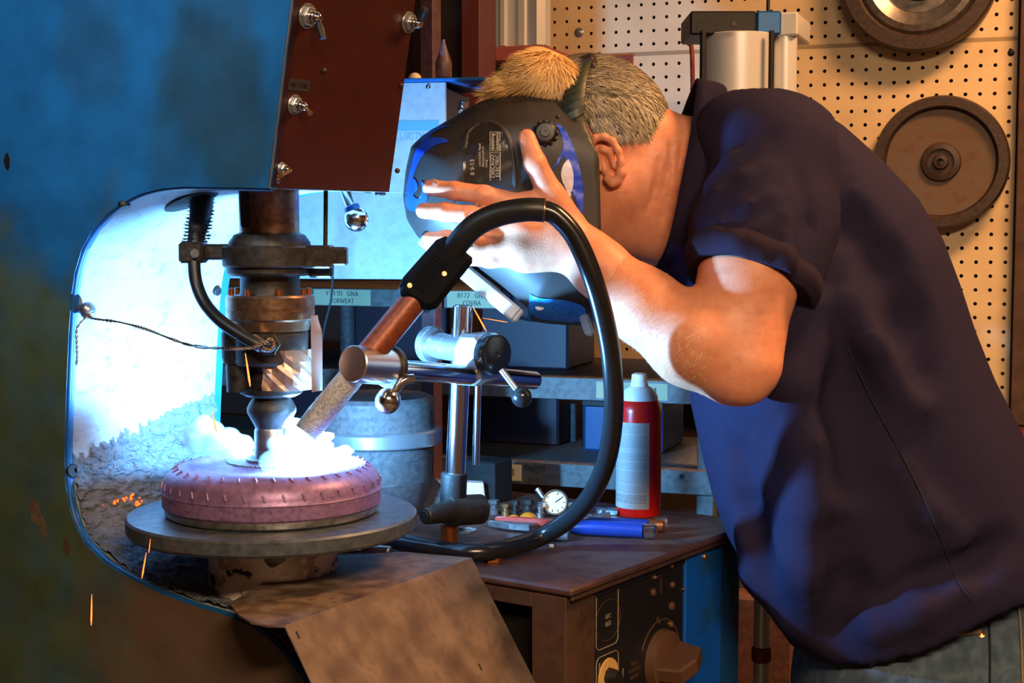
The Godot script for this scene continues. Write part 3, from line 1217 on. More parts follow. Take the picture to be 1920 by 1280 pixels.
func plate_tone(x: float, y: float) -> Color:
	# blue paint with a few big dark stains, turning brown-green below a ragged line
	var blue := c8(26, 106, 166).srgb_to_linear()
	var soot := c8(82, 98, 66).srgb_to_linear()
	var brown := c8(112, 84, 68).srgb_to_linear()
	var n := tone_noise.get_noise_2d(x, y)
	var m := tone_noise.get_noise_2d(x * 3.1 + 7.0, y * 3.1)
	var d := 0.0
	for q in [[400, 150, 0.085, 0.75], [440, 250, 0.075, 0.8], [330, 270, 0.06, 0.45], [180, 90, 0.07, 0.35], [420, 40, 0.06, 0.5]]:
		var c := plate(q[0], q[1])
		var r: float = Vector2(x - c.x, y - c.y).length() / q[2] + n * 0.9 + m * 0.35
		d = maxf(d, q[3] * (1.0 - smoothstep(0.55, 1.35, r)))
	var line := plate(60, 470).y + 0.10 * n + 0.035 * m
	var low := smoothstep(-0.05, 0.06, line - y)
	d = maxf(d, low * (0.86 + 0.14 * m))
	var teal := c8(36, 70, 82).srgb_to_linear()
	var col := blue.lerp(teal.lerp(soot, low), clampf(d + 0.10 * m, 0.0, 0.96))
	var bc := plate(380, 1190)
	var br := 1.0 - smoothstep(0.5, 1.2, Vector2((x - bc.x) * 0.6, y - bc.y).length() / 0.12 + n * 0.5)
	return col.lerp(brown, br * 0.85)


func toned_face(st: SurfaceTool, outline: Array) -> void:
	# the plate's face again as small facets, a hair proud of the core, coloured by its paint, stains and darker foot
	tone_noise.seed = 12
	tone_noise.frequency = 4.2
	tone_noise.fractal_octaves = 5
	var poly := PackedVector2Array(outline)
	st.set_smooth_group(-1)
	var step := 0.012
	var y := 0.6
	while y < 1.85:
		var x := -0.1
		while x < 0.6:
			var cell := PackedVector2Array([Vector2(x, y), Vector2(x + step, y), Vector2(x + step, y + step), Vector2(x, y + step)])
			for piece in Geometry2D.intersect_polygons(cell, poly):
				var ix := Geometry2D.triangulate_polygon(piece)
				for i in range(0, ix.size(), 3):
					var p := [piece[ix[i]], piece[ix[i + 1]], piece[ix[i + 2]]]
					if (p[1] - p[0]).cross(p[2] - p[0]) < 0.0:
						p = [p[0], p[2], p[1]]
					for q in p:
						st.set_color(plate_tone(q.x, q.y))
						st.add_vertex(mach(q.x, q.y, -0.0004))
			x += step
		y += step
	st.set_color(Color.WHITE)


func side_plate(st: SurfaceTool, outline: Array, w0: float, w1: float) -> void:
	var p := PackedVector2Array(outline)
	var ix := Geometry2D.triangulate_polygon(p)
	st.set_smooth_group(-1)
	st.set_color(c8(26, 100, 160).srgb_to_linear())
	for k in range(0, ix.size(), 3):
		var a := mach(p[ix[k]].x, p[ix[k]].y, w0)
		var b := mach(p[ix[k + 1]].x, p[ix[k + 1]].y, w0)
		var c := mach(p[ix[k + 2]].x, p[ix[k + 2]].y, w0)
		var d := WD * (w1 - w0)
		tri_out(st, a, b, c, a + WD)
		tri_out(st, a + d, b + d, c + d, a - WD)
	var mid := PackedVector2Array()
	for i in p.size():
		var j := (i + 1) % p.size()
		var n := Vector2(p[j].y - p[i].y, p[i].x - p[j].x).normalized() * 0.0005
		var inside := Geometry2D.is_point_in_polygon((p[i] + p[j]) * 0.5 + n, p)
		var a := mach(p[i].x, p[i].y, w0)
		var b := mach(p[j].x, p[j].y, w0)
		var d := WD * (w1 - w0)
		var m := (p[i] + p[j]) * 0.5 + n * (20.0 if inside else -20.0)
		var mm := mach(m.x, m.y, (w0 + w1) * 0.5)
		tri_out(st, a, b, b + d, mm)
		tri_out(st, a, b + d, a + d, mm)


func liner_hit(rim: Array, px: float, py: float, width: float) -> Array:   # [point, inward normal, tangent] where the line of sight meets the throat liner
	var d := Vector3((px - 960.0) / FOCAL, -(py - 640.0) / FOCAL, -1.0).rotated(Vector3.RIGHT, PITCH)
	for i in rim.size() - 1:
		var a := mach(rim[i].x, rim[i].y, 0.0)
		var b := mach(rim[i + 1].x, rim[i + 1].y, 0.0)
		var n := (b - a).cross(WD).normalized()
		var t := (a - EYE).dot(n) / d.dot(n)
		var p := EYE + d * t
		var w := (p - a).dot(WD)
		var u := (p - a).dot((b - a).normalized())
		if w > 0.0 and w < width and u >= 0.0 and u <= a.distance_to(b) and t > 0.0:
			if n.dot(d) > 0.0: n = -n
			return [p, n, (b - a).normalized()]
	return [mach(0.3, 1.2, 0.1), FD, Vector3.UP]


func ax(y_px: float) -> float:                    # height of a pixel row on the spindle's axis
	return at(505, y_px, 1.70).y


func spindle() -> void:
	var k := 1.70 / FOCAL
	var t := thing("machine_spindle", "dark oily vertical spindle with clamp collar and foil shield, between head and converter", "spindle", Vector3(AX.x, ax(870), AX.z))
	var base := Transform3D(Basis.IDENTITY, Vector3(AX.x, 0, AX.z))
	var st := new_st()
	# quill with its keyway
	lathe(st, base, [Vector2(0, ax(440)), Vector2(56 * k, ax(440)), Vector2(56 * k, ax(350)), Vector2(0, ax(350))], 48)
	put("quill", st, M.bronze_steel, t)
	st = new_st()
	var kd := Vector3(-0.66, 0, 0.75)
	bx(st, along(Vector3(AX.x, ax(388), AX.z) + kd * 56 * k, Vector3.UP), Vector3(0.010, 0.046, 0.010), 0.002)
	put("keyway", st, M.black_iron, t)
	st = new_st()
	lathe(st, base, [Vector2(0, ax(462)), Vector2(77 * k, ax(462)), Vector2(76 * k, ax(454)), Vector2(70 * k, ax(446)), Vector2(66 * k, ax(440)), Vector2(56 * k, ax(436)), Vector2(0, ax(436))], 48)
	put("flange", st, M.dark_iron, t)
	# clamp collar with its two arms
	st = new_st()
	lathe(st, base, [Vector2(0, ax(500)), Vector2(86 * k, ax(500)), Vector2(88 * k, ax(497)), Vector2(88 * k, ax(464)), Vector2(85 * k, ax(460)), Vector2(0, ax(460))], 48)
	var col := put("clamp_collar", st, M.dark_iron, t)
	st = new_st()
	bx(st, Transform3D(Basis.IDENTITY, at(395, 472, 1.70)), Vector3(0.050, 0.018, 0.026), 0.003)
	bx(st, Transform3D(Basis.IDENTITY, at(363, 473, 1.69)), Vector3(0.028, 0.024, 0.034), 0.003)
	put("cable_arm", st, M.dark_iron, col)
	st = new_st()
	var bp := at(366, 475, 1.672)
	cyl(st, bp, bp + Vector3(0, 0, 0.004), 0.0056, 0.001, 18)
	put("bolt_head", st, M.steel, col)
	st = new_st()
	bx(st, Transform3D(Basis.IDENTITY, at(596, 481, 1.69)), Vector3(0.034, 0.026, 0.036), 0.002)
	bx(st, Transform3D(Basis.IDENTITY, at(630, 480, 1.70)), Vector3(0.026, 0.021, 0.022), 0.002)
	put("guide_lug", st, M.dark_iron, col)
	st = new_st()
	cyl(st, at(610, 470, 1.70), at(611, 352, 1.70), 0.0026, 0.0004, 14)
	put("guide_rod", st, M.dark_iron, col)
	st = new_st()
	bx(st, Transform3D(Basis.IDENTITY, at(603, 507, 1.70)), Vector3(0.026, 0.016, 0.024), 0.002)
	put("stop_block", st, M.black_iron, col)
	# stepped body
	st = new_st()
	lathe(st, base, [Vector2(0, ax(516)), Vector2(76 * k, ax(516)), Vector2(80 * k, ax(511)), Vector2(80 * k, ax(499)), Vector2(0, ax(499))], 48)
	lathe(st, base, [Vector2(0, ax(556)), Vector2(60 * k, ax(556)), Vector2(56 * k, ax(548)), Vector2(55 * k, ax(520)), Vector2(58 * k, ax(514)), Vector2(0, ax(514))], 48)
	put("neck", st, M.dark_iron, t)
	st = new_st()
	lathe(st, base, [Vector2(0, ax(622)), Vector2(64 * k, ax(622)), Vector2(72 * k, ax(618)), Vector2(76 * k, ax(600)), Vector2(83 * k, ax(596)), Vector2(83 * k, ax(580)), Vector2(81.5 * k, ax(579)), Vector2(81.5 * k, ax(577)), Vector2(83 * k, ax(576)), Vector2(83 * k, ax(556)), Vector2(80 * k, ax(552)), Vector2(0, ax(552))], 56)
	var hs := put("bearing_housing", st, M.bronze_steel, t)
	for i in 8:
		var a := TAU * i / 8.0 + 0.42
		var p := Vector3(AX.x + cos(a) * 73 * k, ax(553), AX.z + sin(a) * 73 * k)
		st = new_st()
		cyl(st, p, p + Vector3(0, 0.008, 0), 0.0034, 0.0008, 12)
		put("cap_screw", st, M.copper_pipe, hs)
	# lower block with the hose port
	st = new_st()
	lathe(st, base, [Vector2(0, ax(728)), Vector2(38 * k, ax(728)), Vector2(40 * k, ax(684)), Vector2(66 * k, ax(682)), Vector2(70 * k, ax(676)), Vector2(70 * k, ax(624)), Vector2(66 * k, ax(619)), Vector2(0, ax(619))], 44)
	put("lower_body", st, M.dark_iron, t)
	st = new_st()
	var lb := at(437, 0, 1.70)
	lathe(st, Transform3D(Basis.IDENTITY, Vector3(lb.x, 0, lb.z)), [Vector2(0, ax(734)), Vector2(22 * k, ax(734)), Vector2(23 * k, ax(682)), Vector2(28 * k, ax(680)), Vector2(31 * k, ax(668)), Vector2(31 * k, ax(626)), Vector2(26 * k, ax(614)), Vector2(0, ax(614))], 28)
	put("gas_cup", st, M.dark_iron, t)
	st = new_st()
	var pp := at(505, 645, 1.70 - 70 * k)
	prism(st, Transform3D(Basis.IDENTITY, pp), ngon(6, 0.0135), -0.004, 0.006, 0.001)
	lathe(st, along(pp + Vector3(0, 0, 0.006), Vector3(0, 0, 1)), [Vector2(0.0095, 0), Vector2(0.0095, 0.004), Vector2(0.0075, 0.006), Vector2(0.0055, 0.004), Vector2(0.0055, 0)], 24)
	put("hose_port", st, M.dark_iron, t)
	# crumpled foil heat shield wrapped round the right of the lower body
	st = new_st()
	st.set_smooth_group(-1)
	var nz := FastNoiseLite.new()
	nz.frequency = 16.0
	nz.noise_type = FastNoiseLite.TYPE_CELLULAR
	nz.cellular_return_type = FastNoiseLite.RETURN_DISTANCE
	nz.fractal_octaves = 2
	var rows := []
	for j in 8:
		var row := []
		var y := lerpf(ax(727), ax(652), j / 7.0)
		for i in 13:
			var s := i / 12.0
			var p: Vector3
			var tall := y + (0.045 if false else 0.0)
			var ang := lerpf(1.72, -0.25, s)
			var rad := (lerpf(60.0, 92.0, smoothstep(0.0, 0.6, s))) * k
			var dent := nz.get_noise_3d(cos(ang) * 0.6, y * 2.6, s * 0.5) * 0.008 + sin(i * 2.3 + j * 1.7) * 0.0022
			p = Vector3(AX.x + cos(ang) * (rad + dent), tall, AX.z + sin(ang) * (rad + dent))
			row.append(p)
		rows.append(row)
	for j in 7:
		for i in 12:
			quad(st, rows[j][i + 1], rows[j][i], rows[j + 1][i], rows[j + 1][i + 1])
	var fo := put("foil_shield", st, M.foil, t)
	# the upright flap at the foil's right end
	st = new_st()
	st.set_smooth_group(-1)
	rows = []
	for j in 21:
		var row := []
		var v := j / 20.0
		var y := lerpf(ax(727), ax(588), v)
		for i in 9:
			var u := i / 8.0
			var lim := 1.0 - 0.5 * smoothstep(0.75, 1.0, v)
			var pxx := lerpf(582.0, 603.0 - 8.0 * (1.0 - lim) * 2.0, u)
			var q := at(pxx, 600, 1.650 + 0.02 * u)
			var dd := nz.get_noise_3d(u * 0.03, y, 4.0) * 0.006
			row.append(Vector3(q.x, y, q.z + dd))
		rows.append(row)
	for j in 20:
		for i in 8:
			quad(st, rows[j][i], rows[j][i + 1], rows[j + 1][i + 1], rows[j + 1][i])
	put("foil_flap", st, M.foil, fo)
	# nose: dark disc, cone, pilot shaft
	st = new_st()
	lathe(st, base, [Vector2(0, ax(742)), Vector2(46 * k, ax(742)), Vector2(58 * k, ax(736)), Vector2(58 * k, ax(728)), Vector2(0, ax(728))], 40)
	put("nose_disc", st, M.black_iron, t)
	st = new_st()
	lathe(st, base, [Vector2(0, ax(802)), Vector2(30 * k, ax(802)), Vector2(33 * k, ax(796)), Vector2(46 * k, ax(772)), Vector2(46 * k, ax(764)), Vector2(40 * k, ax(752)), Vector2(32 * k, ax(742)), Vector2(0, ax(742))], 40)
	put("centre_cone", st, M.dark_iron, t)
	st = new_st()
	lathe(st, base, [Vector2(0, ax(868)), Vector2(33 * k, ax(868)), Vector2(33 * k, ax(806)), Vector2(30 * k, ax(800)), Vector2(0, ax(800))], 40)
	put("pilot_shaft", st, M.steel, t)


func turntable() -> void:
	var y0 := EYE.y - 0.326
	var base := Transform3D(Basis.IDENTITY, Vector3(AX.x, y0, AX.z))
	var t := thing("turntable", "grey steel welding turntable disc on a peeling black and silver pedestal", "turntable", Vector3(AX.x, y0 - 0.07, AX.z))
	var st := new_st()
	lathe(st, base, [Vector2(0, -0.0195), Vector2(0.163, -0.0195), Vector2(0.1665, -0.016), Vector2(0.167, -0.0025), Vector2(0.1645, 0), Vector2(0, 0)], 96)
	put("disc", st, M.table_top, t)
	st = new_st()
	lathe(st, base, [Vector2(0, -0.34), Vector2(0.0745, -0.34), Vector2(0.0745, -0.03), Vector2(0.0745, -0.0195), Vector2(0, -0.0195)], 64)
	put("pedestal", st, M.peeling, t)
	# torque converter on the turntable
	var c := thing("torque_converter", "round pink torque converter shell clamped on the turntable under the arc", "torque converter", Vector3(AX.x, y0, AX.z))
	st = new_st()
	lathe(st, base, [Vector2(0, 0.0005), Vector2(0.119, 0.0005), Vector2(0.1225, 0.003), Vector2(0.1235, 0.008), Vector2(0.1225, 0.012), Vector2(0, 0.012)], 96)
	put("base_ring", st, M.steel, c)
	st = new_st()
	var prof := [Vector2(0, 0.010), Vector2(0.1235, 0.010), Vector2(0.1258, 0.0125), Vector2(0.1258, 0.027), Vector2(0.1268, 0.0285), Vector2(0.1258, 0.0300)]
	for q in [Vector2(0.1250, 0.036), Vector2(0.1232, 0.044), Vector2(0.1195, 0.0515), Vector2(0.1135, 0.0580), Vector2(0.1055, 0.0625), Vector2(0.096, 0.0645), Vector2(0.086, 0.0640), Vector2(0.077, 0.0630), Vector2(0.066, 0.0640), Vector2(0.056, 0.0665), Vector2(0.046, 0.0675), Vector2(0.0, 0.0675)]:
		prof.append(q)
	for i in range(6, prof.size()):
		prof[i].y = 0.030 + (prof[i].y - 0.030) * 0.80
	lathe(st, base, prof, 96)
	put("shell", st, M.converter, c)
	# weld bead round the hub seam and the hub
	st = new_st()
	lathe(st, base, [Vector2(0, 0.058), Vector2(0.030, 0.058), Vector2(0.030, 0.063), Vector2(0.0285, 0.064), Vector2(0, 0.064)], 48)
	put("hub", st, M.steel, c)
	st = new_st()
	for i in 60:
		var a := TAU * i / 60.0
		ball(st, base * Vector3(cos(a) * 0.050, 0.0598, sin(a) * 0.050), Vector3(0.0034, 0.0018, 0.0034), 8)
	put("weld_bead", st, M.steel, c)
	# two rows of pressed tabs
	var slit := new_st()
	bx(slit, Transform3D.IDENTITY, Vector3(0.0028, 0.0018, 0.0085), 0.0006)
	slit.generate_normals()
	slit.index()
	var me := slit.commit()
	for row in 2:
		var n := 36
		for i in n:
			var a := TAU * (i + 0.5 * row) / n
			var r: float = [0.1105, 0.1248][row]
			var y: float = [0.0544, 0.0372][row]
			var slope: float = [0.55, 1.36][row]
			var out := Vector3(cos(a), 0, sin(a))
			var down := (out * cos(slope) - Vector3.UP * sin(slope)).normalized()
			var nrm := (out * sin(slope) + Vector3.UP * cos(slope)).normalized()
			var side := nrm.cross(down).normalized()
			var turn := 0.35
			var zax := (down * cos(turn) + side * sin(turn)).normalized()
			var o := put_mesh("pressed_tab", me, M.converter, c)
			o.transform = Transform3D(Basis(nrm.cross(zax).normalized(), nrm, zax), o.position + base * (out * r + Vector3(0, y, 0)))
	# bent sheet-metal deflector: tray and hanging flange
	var h := 0.392
	var tray := []
	for q in [[430, 1130], [447, 1152], [470, 1165], [500, 1171], [535, 1172], [885, 1045], [758, 1034], [640, 1040], [560, 1050]]:
		tray.append(hit(q[0], q[1], Vector3(0, EYE.y - h, 0), Vector3.UP))
	var d := thing("deflector_plate", "bent rusty brown steel deflector sheet hanging in front of the turntable pedestal", "metal sheet", tray[4])
	st = new_st()
	var poly := []
	for p in tray:
		poly.append(Vector2(p.x, -p.z))
	prism(st, Transform3D(Basis(Vector3.RIGHT, Vector3.FORWARD, Vector3.UP), Vector3(0, EYE.y - h - 0.003, 0)), poly, 0.0, 0.003, 0.0006)
	put("tray", st, M.rusty, d)
	st = new_st()
	var fw: Vector3 = FD * 0.12 - Vector3.UP * 0.177
	var a: Vector3 = tray[4]
	var b: Vector3 = tray[5]
	var dirx := (b - a).normalized()
	var nn := dirx.cross(fw).normalized()
	if nn.z < 0: nn = -nn
	var len := a.distance_to(b)
	var yv := -fw.normalized()
	var drop := fw.length() * 2.1
	prism(st, Transform3D(Basis(dirx, yv, nn), a), [Vector2(0, 0), Vector2(len, 0), Vector2(len + 0.0, -drop), Vector2(0.0, -drop)], -0.003, 0.0, 0.0008)
	put("flange", st, M.rusty, d)
	for hp in [[558, 1190], [900, 1250]]:
		st = new_st()
		var q := hit(hp[0], hp[1], a, nn)
		prism(st, Transform3D(Basis(dirx, yv, nn), q), [Vector2(-0.0012, -0.004), Vector2(0.0012, -0.004), Vector2(0.0012, 0.004), Vector2(-0.0012, 0.004)], -0.0005, 0.0006)
		put("slot_mark", st, M.ink, d)


# ------------------------------------------------------------------ the welding power source, used as a bench
func panel_pt(px: float, py: float, up := 0.0) -> Vector3:      # on its front, which faces the operator
	return hit(px, py, B0 + FD * up, FD)


func power_source() -> void:
	var t := thing("power_source", "brown welding power source cabinet with a black control panel, its top strewn with tools", "welder", Vector3(B0.x, 0.0, B0.z))
	var len := 0.62
	var wid := 0.48
	var st := new_st()
	# top: a thin brown sheet with a folded lip
	bx(st, mach_xf(box_at(len * 0.5 - 0.005, wid * 0.5 - 0.004, -0.005)), Vector3(len + 0.010, 0.010, wid + 0.008), 0.003)
	var tp := put("top_sheet", st, M.bench_brown, t)
	st = new_st()
	bx(st, mach_xf(box_at(-0.0035, wid * 0.5, -0.0135)), Vector3(0.006, 0.007, wid), 0.002)
	put("front_lip", st, M.machine_brown, tp)
	# body behind: the core, then the framed side with its dark opening
	st = new_st()
	bx(st, mach_xf(box_at(len * 0.5 + 0.012, wid * 0.5 + 0.01, -0.56)), Vector3(len - 0.03, 1.02, wid - 0.03), 0.002)
	put("core", st, M.panel_black, t)
	st = new_st()
	var sx := Transform3D(Basis(FD, Vector3.UP, -WD), box_at(0, 0, 0))
	for r in [[-0.0475, 0.0, -1.0, -0.012], [-0.200, -0.128, -1.0, -0.012], [-0.128, -0.0475, -0.03, -0.012], [-0.128, -0.0475, -1.0, -0.34], [-len, -0.2, -1.0, -0.012]]:
		bx(st, sx * Transform3D(Basis.IDENTITY, Vector3((r[0] + r[1]) * 0.5, (r[2] + r[3]) * 0.5, 0.0)), Vector3(r[1] - r[0], r[3] - r[2], 0.010), 0.0012)
	put("side_frame", st, M.machine_brown, t)
	# front: strip at the corner, black panel, blue strip, blue post
	var p0 := 0.012
	var pa := (panel_pt(1118, 1180) - B0).dot(WD)
	var pb := (panel_pt(1286, 1150) - B0).dot(WD)
	var pc := (panel_pt(1354, 1120) - B0).dot(WD)
	var pd := (panel_pt(1394, 1120) - B0).dot(WD)
	var fx := Transform3D(Basis(WD, Vector3.UP, FD), box_at(0, 0, 0))
	st = new_st()
	prism(st, fx, [Vector2(-0.004, -1.0), Vector2(pa, -1.0), Vector2(pa, -0.012), Vector2(-0.004, -0.012)], -0.012, -0.002, 0.001)
	put("corner_strip", st, M.machine_brown, t)
	st = new_st()
	prism(st, fx, [Vector2(pa, -1.0), Vector2(pb, -1.0), Vector2(pb, -0.026), Vector2(pa, -0.026)], -0.012, -0.004, 0.001)
	prism(st, fx, [Vector2(pa, -0.026), Vector2(pb, -0.026), Vector2(pb, -0.012), Vector2(pa, -0.012)], -0.012, -0.001, 0.001)
	var pn := put("control_panel", st, M.panel_black, t)
	st = new_st()
	prism(st, fx, [Vector2(pb + 0.001, -1.0), Vector2(pc, -1.0), Vector2(pc, -0.017), Vector2(pb + 0.001, -0.017)], -0.012, -0.001, 0.0015)
	var bp := put("blue_strip", st, M.blue_panel, t)
	st = new_st()
	prism(st, fx, [Vector2(pc + 0.002, -1.0), Vector2(pd + 0.004, -1.0), Vector2(pd + 0.004, -0.020), Vector2(pc + 0.002, -0.020)], -0.05, -0.006, 0.006)
	put("blue_post", st, M.blue_post, t)
	st = new_st()
	var scp := panel_pt(1320, 1043, -0.001)
	ball(st, scp, Vector3(0.0042, 0.0042, 0.0042), 14)
	put("strip_screw", st, M.brass, bp)
	# thin brass-coloured frames printed on the panel
	var frame := func(x0: float, y0: float, x1: float, y1: float, th: float, rad: float) -> void:
		var a := panel_pt(x0, y0)
		var b := panel_pt(x1, y0)
		var c := panel_pt(x0, y1)
		var w0 := (a - B0).dot(WD)
		var w1 := (b - B0).dot(WD)
		var u0 := a.y - B0.y
		var u1 := c.y - B0.y
		var pts := []
		for k in 4:
			var cx: float = [w1 - rad, w0 + rad, w0 + rad, w1 - rad][k]
			var cy: float = [u0 - rad, u0 - rad, u1 + rad, u1 + rad][k]
			for j in 5:
				var an: float = PI * 0.5 * (k + j / 4.0)
				pts.append(fx * Vector3(cx + cos(an) * rad, cy + sin(an) * rad, -0.0036))
		pts.append(pts[0])
		var s2 := new_st()
		tube(s2, pts, th, 6)
		put("panel_frame", s2, M.panel_line, pn)
	frame.call(1123, 1100, 1164, 1222, 0.0007, 0.008)
	frame.call(1123, 1236, 1164, 1400, 0.0007, 0.008)
	# meter outline with a small caption
	var mc := panel_pt(1140, 1162, -0.0036)
	var ring := []
	for k in 33:
		ring.append(mc + (WD * cos(TAU * k / 32) * 0.029 + Vector3.UP * sin(TAU * k / 32) * 0.025))
	st = new_st()
	tube(st, ring, 0.0004, 6)
	put("meter_ring", st, M.knob_brown, pn)
	text("meter_caption", "HFC\nMIX", Transform3D(fx.basis, mc + FD * 0.0004), 0.0062, M.panel_line, pn)
	# dial at the bottom left of the panel
	var dc := panel_pt(1140, 1268, -0.0036)
	st = new_st()
	lathe(st, along(dc, FD), [Vector2(0, 0), Vector2(0.023, 0), Vector2(0.0225, 0.0015), Vector2(0, 0.0015)], 32)
	var dl := put("dial", st, M.dial_gold, pn)
	st = new_st()
	lathe(st, along(dc + FD * 0.0015, FD), [Vector2(0, 0), Vector2(0.012, 0), Vector2(0.010, 0.014), Vector2(0, 0.014)], 8)
	put("dial_knob", st, M.panel_black, dl)
	st = new_st()
	for k in 3:
		var a := panel_pt([1124, 1146, 1168][k], [1252, 1246, 1262][k], -0.0034)
		bx(st, Transform3D(fx.basis, a), Vector3(0.0022, 0.012, 0.0006), 0.0001)
	put("dial_marks", st, M.panel_line, pn)
	# indicator lamps and printed marks to the right
	for q in [[1257, 1061, 0.0034], [1226, 1082, 0.0030], [1224, 1110, 0.0052], [1260, 1096, 0.0046], [1258, 1170, 0.0048], [1279, 1104, 0.002], [1259, 1136, 0.006]]:
		st = new_st()
		lathe(st, along(panel_pt(q[0], q[1], -0.004), FD), [Vector2(0, 0), Vector2(q[2], 0), Vector2(q[2] * 0.9, 0.0024), Vector2(q[2] * 0.5, 0.0040), Vector2(0, 0.0044)], 16)
		put("indicator_lamp", st, M.knob_brown if q[1] != 1170 else M.brass, pn)
	st = new_st()
	for q in [[1241, 1098, 0.001, 0.02], [1238, 1098, 0.001, 0.02], [1236, 1080, 0.012, 0.0008], [1233, 1160, 0.004, 0.006], [1237, 1166, 0.004, 0.004]]:
		bx(st, Transform3D(fx.basis, panel_pt(q[0], q[1], -0.0036)), Vector3(q[2], q[3], 0.0004), 0.0001)
	put("printed_marks", st, M.knob_brown, pn)
	text("panel_lettering", "WELD\nCURRENT\nRANGE", Transform3D(fx.basis, panel_pt(1190, 1255, -0.0036)), 0.0058, M.knob_brown, pn)
	# big bar knob with its dial arc
	var kc := panel_pt(1238, 1236, -0.004)
	var arc := []
	for k in 20:
		var a := lerpf(0.35, 2.7, k / 19.0)
		arc.append(kc + WD * cos(a) * 0.052 + Vector3.UP * sin(a) * 0.052)
	st = new_st()
	tube(st, arc, 0.0009, 6)
	put("knob_scale", st, M.knob_brown, pn)
	st = new_st()
	var kx := Transform3D(Basis(FD, WD, Vector3.UP), kc)    # outline in (out, across), thickness upwards
	kx.basis = kx.basis.rotated(FD, 0.35)
	lathe(st, along(kc, FD), [Vector2(0, 0), Vector2(0.040, 0), Vector2(0.038, 0.012), Vector2(0.030, 0.016), Vector2(0, 0.016)], 36)
	prism(st, kx, [Vector2(0.012, -0.034), Vector2(0.046, -0.028), Vector2(0.054, 0.0), Vector2(0.046, 0.028), Vector2(0.012, 0.034)], -0.011, 0.011, 0.003)
	put("selector_knob", st, M.knob_brown, pn)


# ------------------------------------------------------------------ shop-made things on the back wall and behind
func cabinet() -> void:
	# pale sheet-metal control cabinet behind the head, its near face lit by the arc
	var cx := WD.rotated(Vector3.UP, 0.0)
	var right := (hit(836, 200, at(836, 200, 2.16), Vector3.BACK))
	var d := 2.16
	var dirx := Vector3(0.985, 0, 0.17).normalized()
	var nrm := Vector3(-0.17, 0, 0.985).normalized()
	var o := right
	var topy := at(836, 152, d).y
	var low := at(836, 524, d).y
	var wdt := 0.40
	var dep := 0.18
	var t := thing("control_cabinet", "pale sheet-metal control cabinet lit blue-white by the arc, behind the spindle", "cabinet", Vector3(o.x, low, o.z))
	var st := new_st()
	var bxf := Transform3D(Basis(dirx, Vector3.UP, nrm), Vector3(o.x, 0, o.z))
	bx(st, bxf * Transform3D(Basis.IDENTITY, Vector3(-wdt * 0.5, (topy + low) * 0.5, -0.003)), Vector3(wdt, topy - low, 0.006), 0.002)
	var face := put("front_sheet", st, M.cabinet, t)
	st = new_st()
	bx(st, bxf * Transform3D(Basis.IDENTITY, Vector3(-wdt * 0.5, (topy + low) * 0.5 - 0.003, -dep * 0.5 - 0.004)), Vector3(wdt - 0.004, topy - low - 0.008, dep), 0.002)
	put("case", st, M.cabinet_dark, t)
	st = new_st()
	var lid := bxf * Transform3D(Basis.IDENTITY, Vector3(-wdt * 0.5 + 0.03, topy + 0.002, -dep * 0.5))
	bx(st, lid, Vector3(wdt + 0.06, 0.005, dep + 0.012), 0.001)
	put("lid", st, M.blue_anod, t)
	st = new_st()
	ball(st, hit(803, 163, o, nrm), Vector3(0.0042, 0.0042, 0.0042), 14)
	put("lid_screw", st, M.chrome, face)
	st = new_st()
	var sp := hit(790, 236, o, nrm)
	prism(st, Transform3D(bxf.basis, sp), [Vector2(-0.06, -0.007), Vector2(0.026, -0.007), Vector2(0.026, 0.008), Vector2(-0.06, 0.008)], 0.0, 0.0006)
	var band := put("teal_band", st, M.teal, face)
	text("cabinet_lettering", "SECURITY", Transform3D(bxf.basis, sp + dirx * -0.026 + Vector3(0, -0.0150, 0) + nrm * 0.0004), 0.011, M.teal, band)
	# latch on the shaded side
	st = new_st()
	cyl(st, at(866, 196, 2.2), at(872, 196, 2.19), 0.006, 0.001, 14)
	cyl(st, at(862, 204, 2.2), at(864, 210, 2.19), 0.004, 0.001, 12)
	put("latch", st, M.satin, t)


func disc_on_wall(called: String, label: String, px: float, py: float, n: float, prof: Array, rim: String, face: String, category := "pulley") -> Node3D:
	var c := wall_at(px, py, n)
	var t := thing(called, label, category, c, "pulley wheels hung on the perforated board")
	var st := new_st()
	lathe(st, along(c, WALLN), prof[0], 72)
	put("rim", st, M[rim], t)
	st = new_st()
	lathe(st, along(c, WALLN), prof[1], 64)
	put("web", st, M[face], t)
	st = new_st()
	lathe(st, along(c, WALLN), prof[2], 32)
	put("hub", st, M[rim], t)
	return t


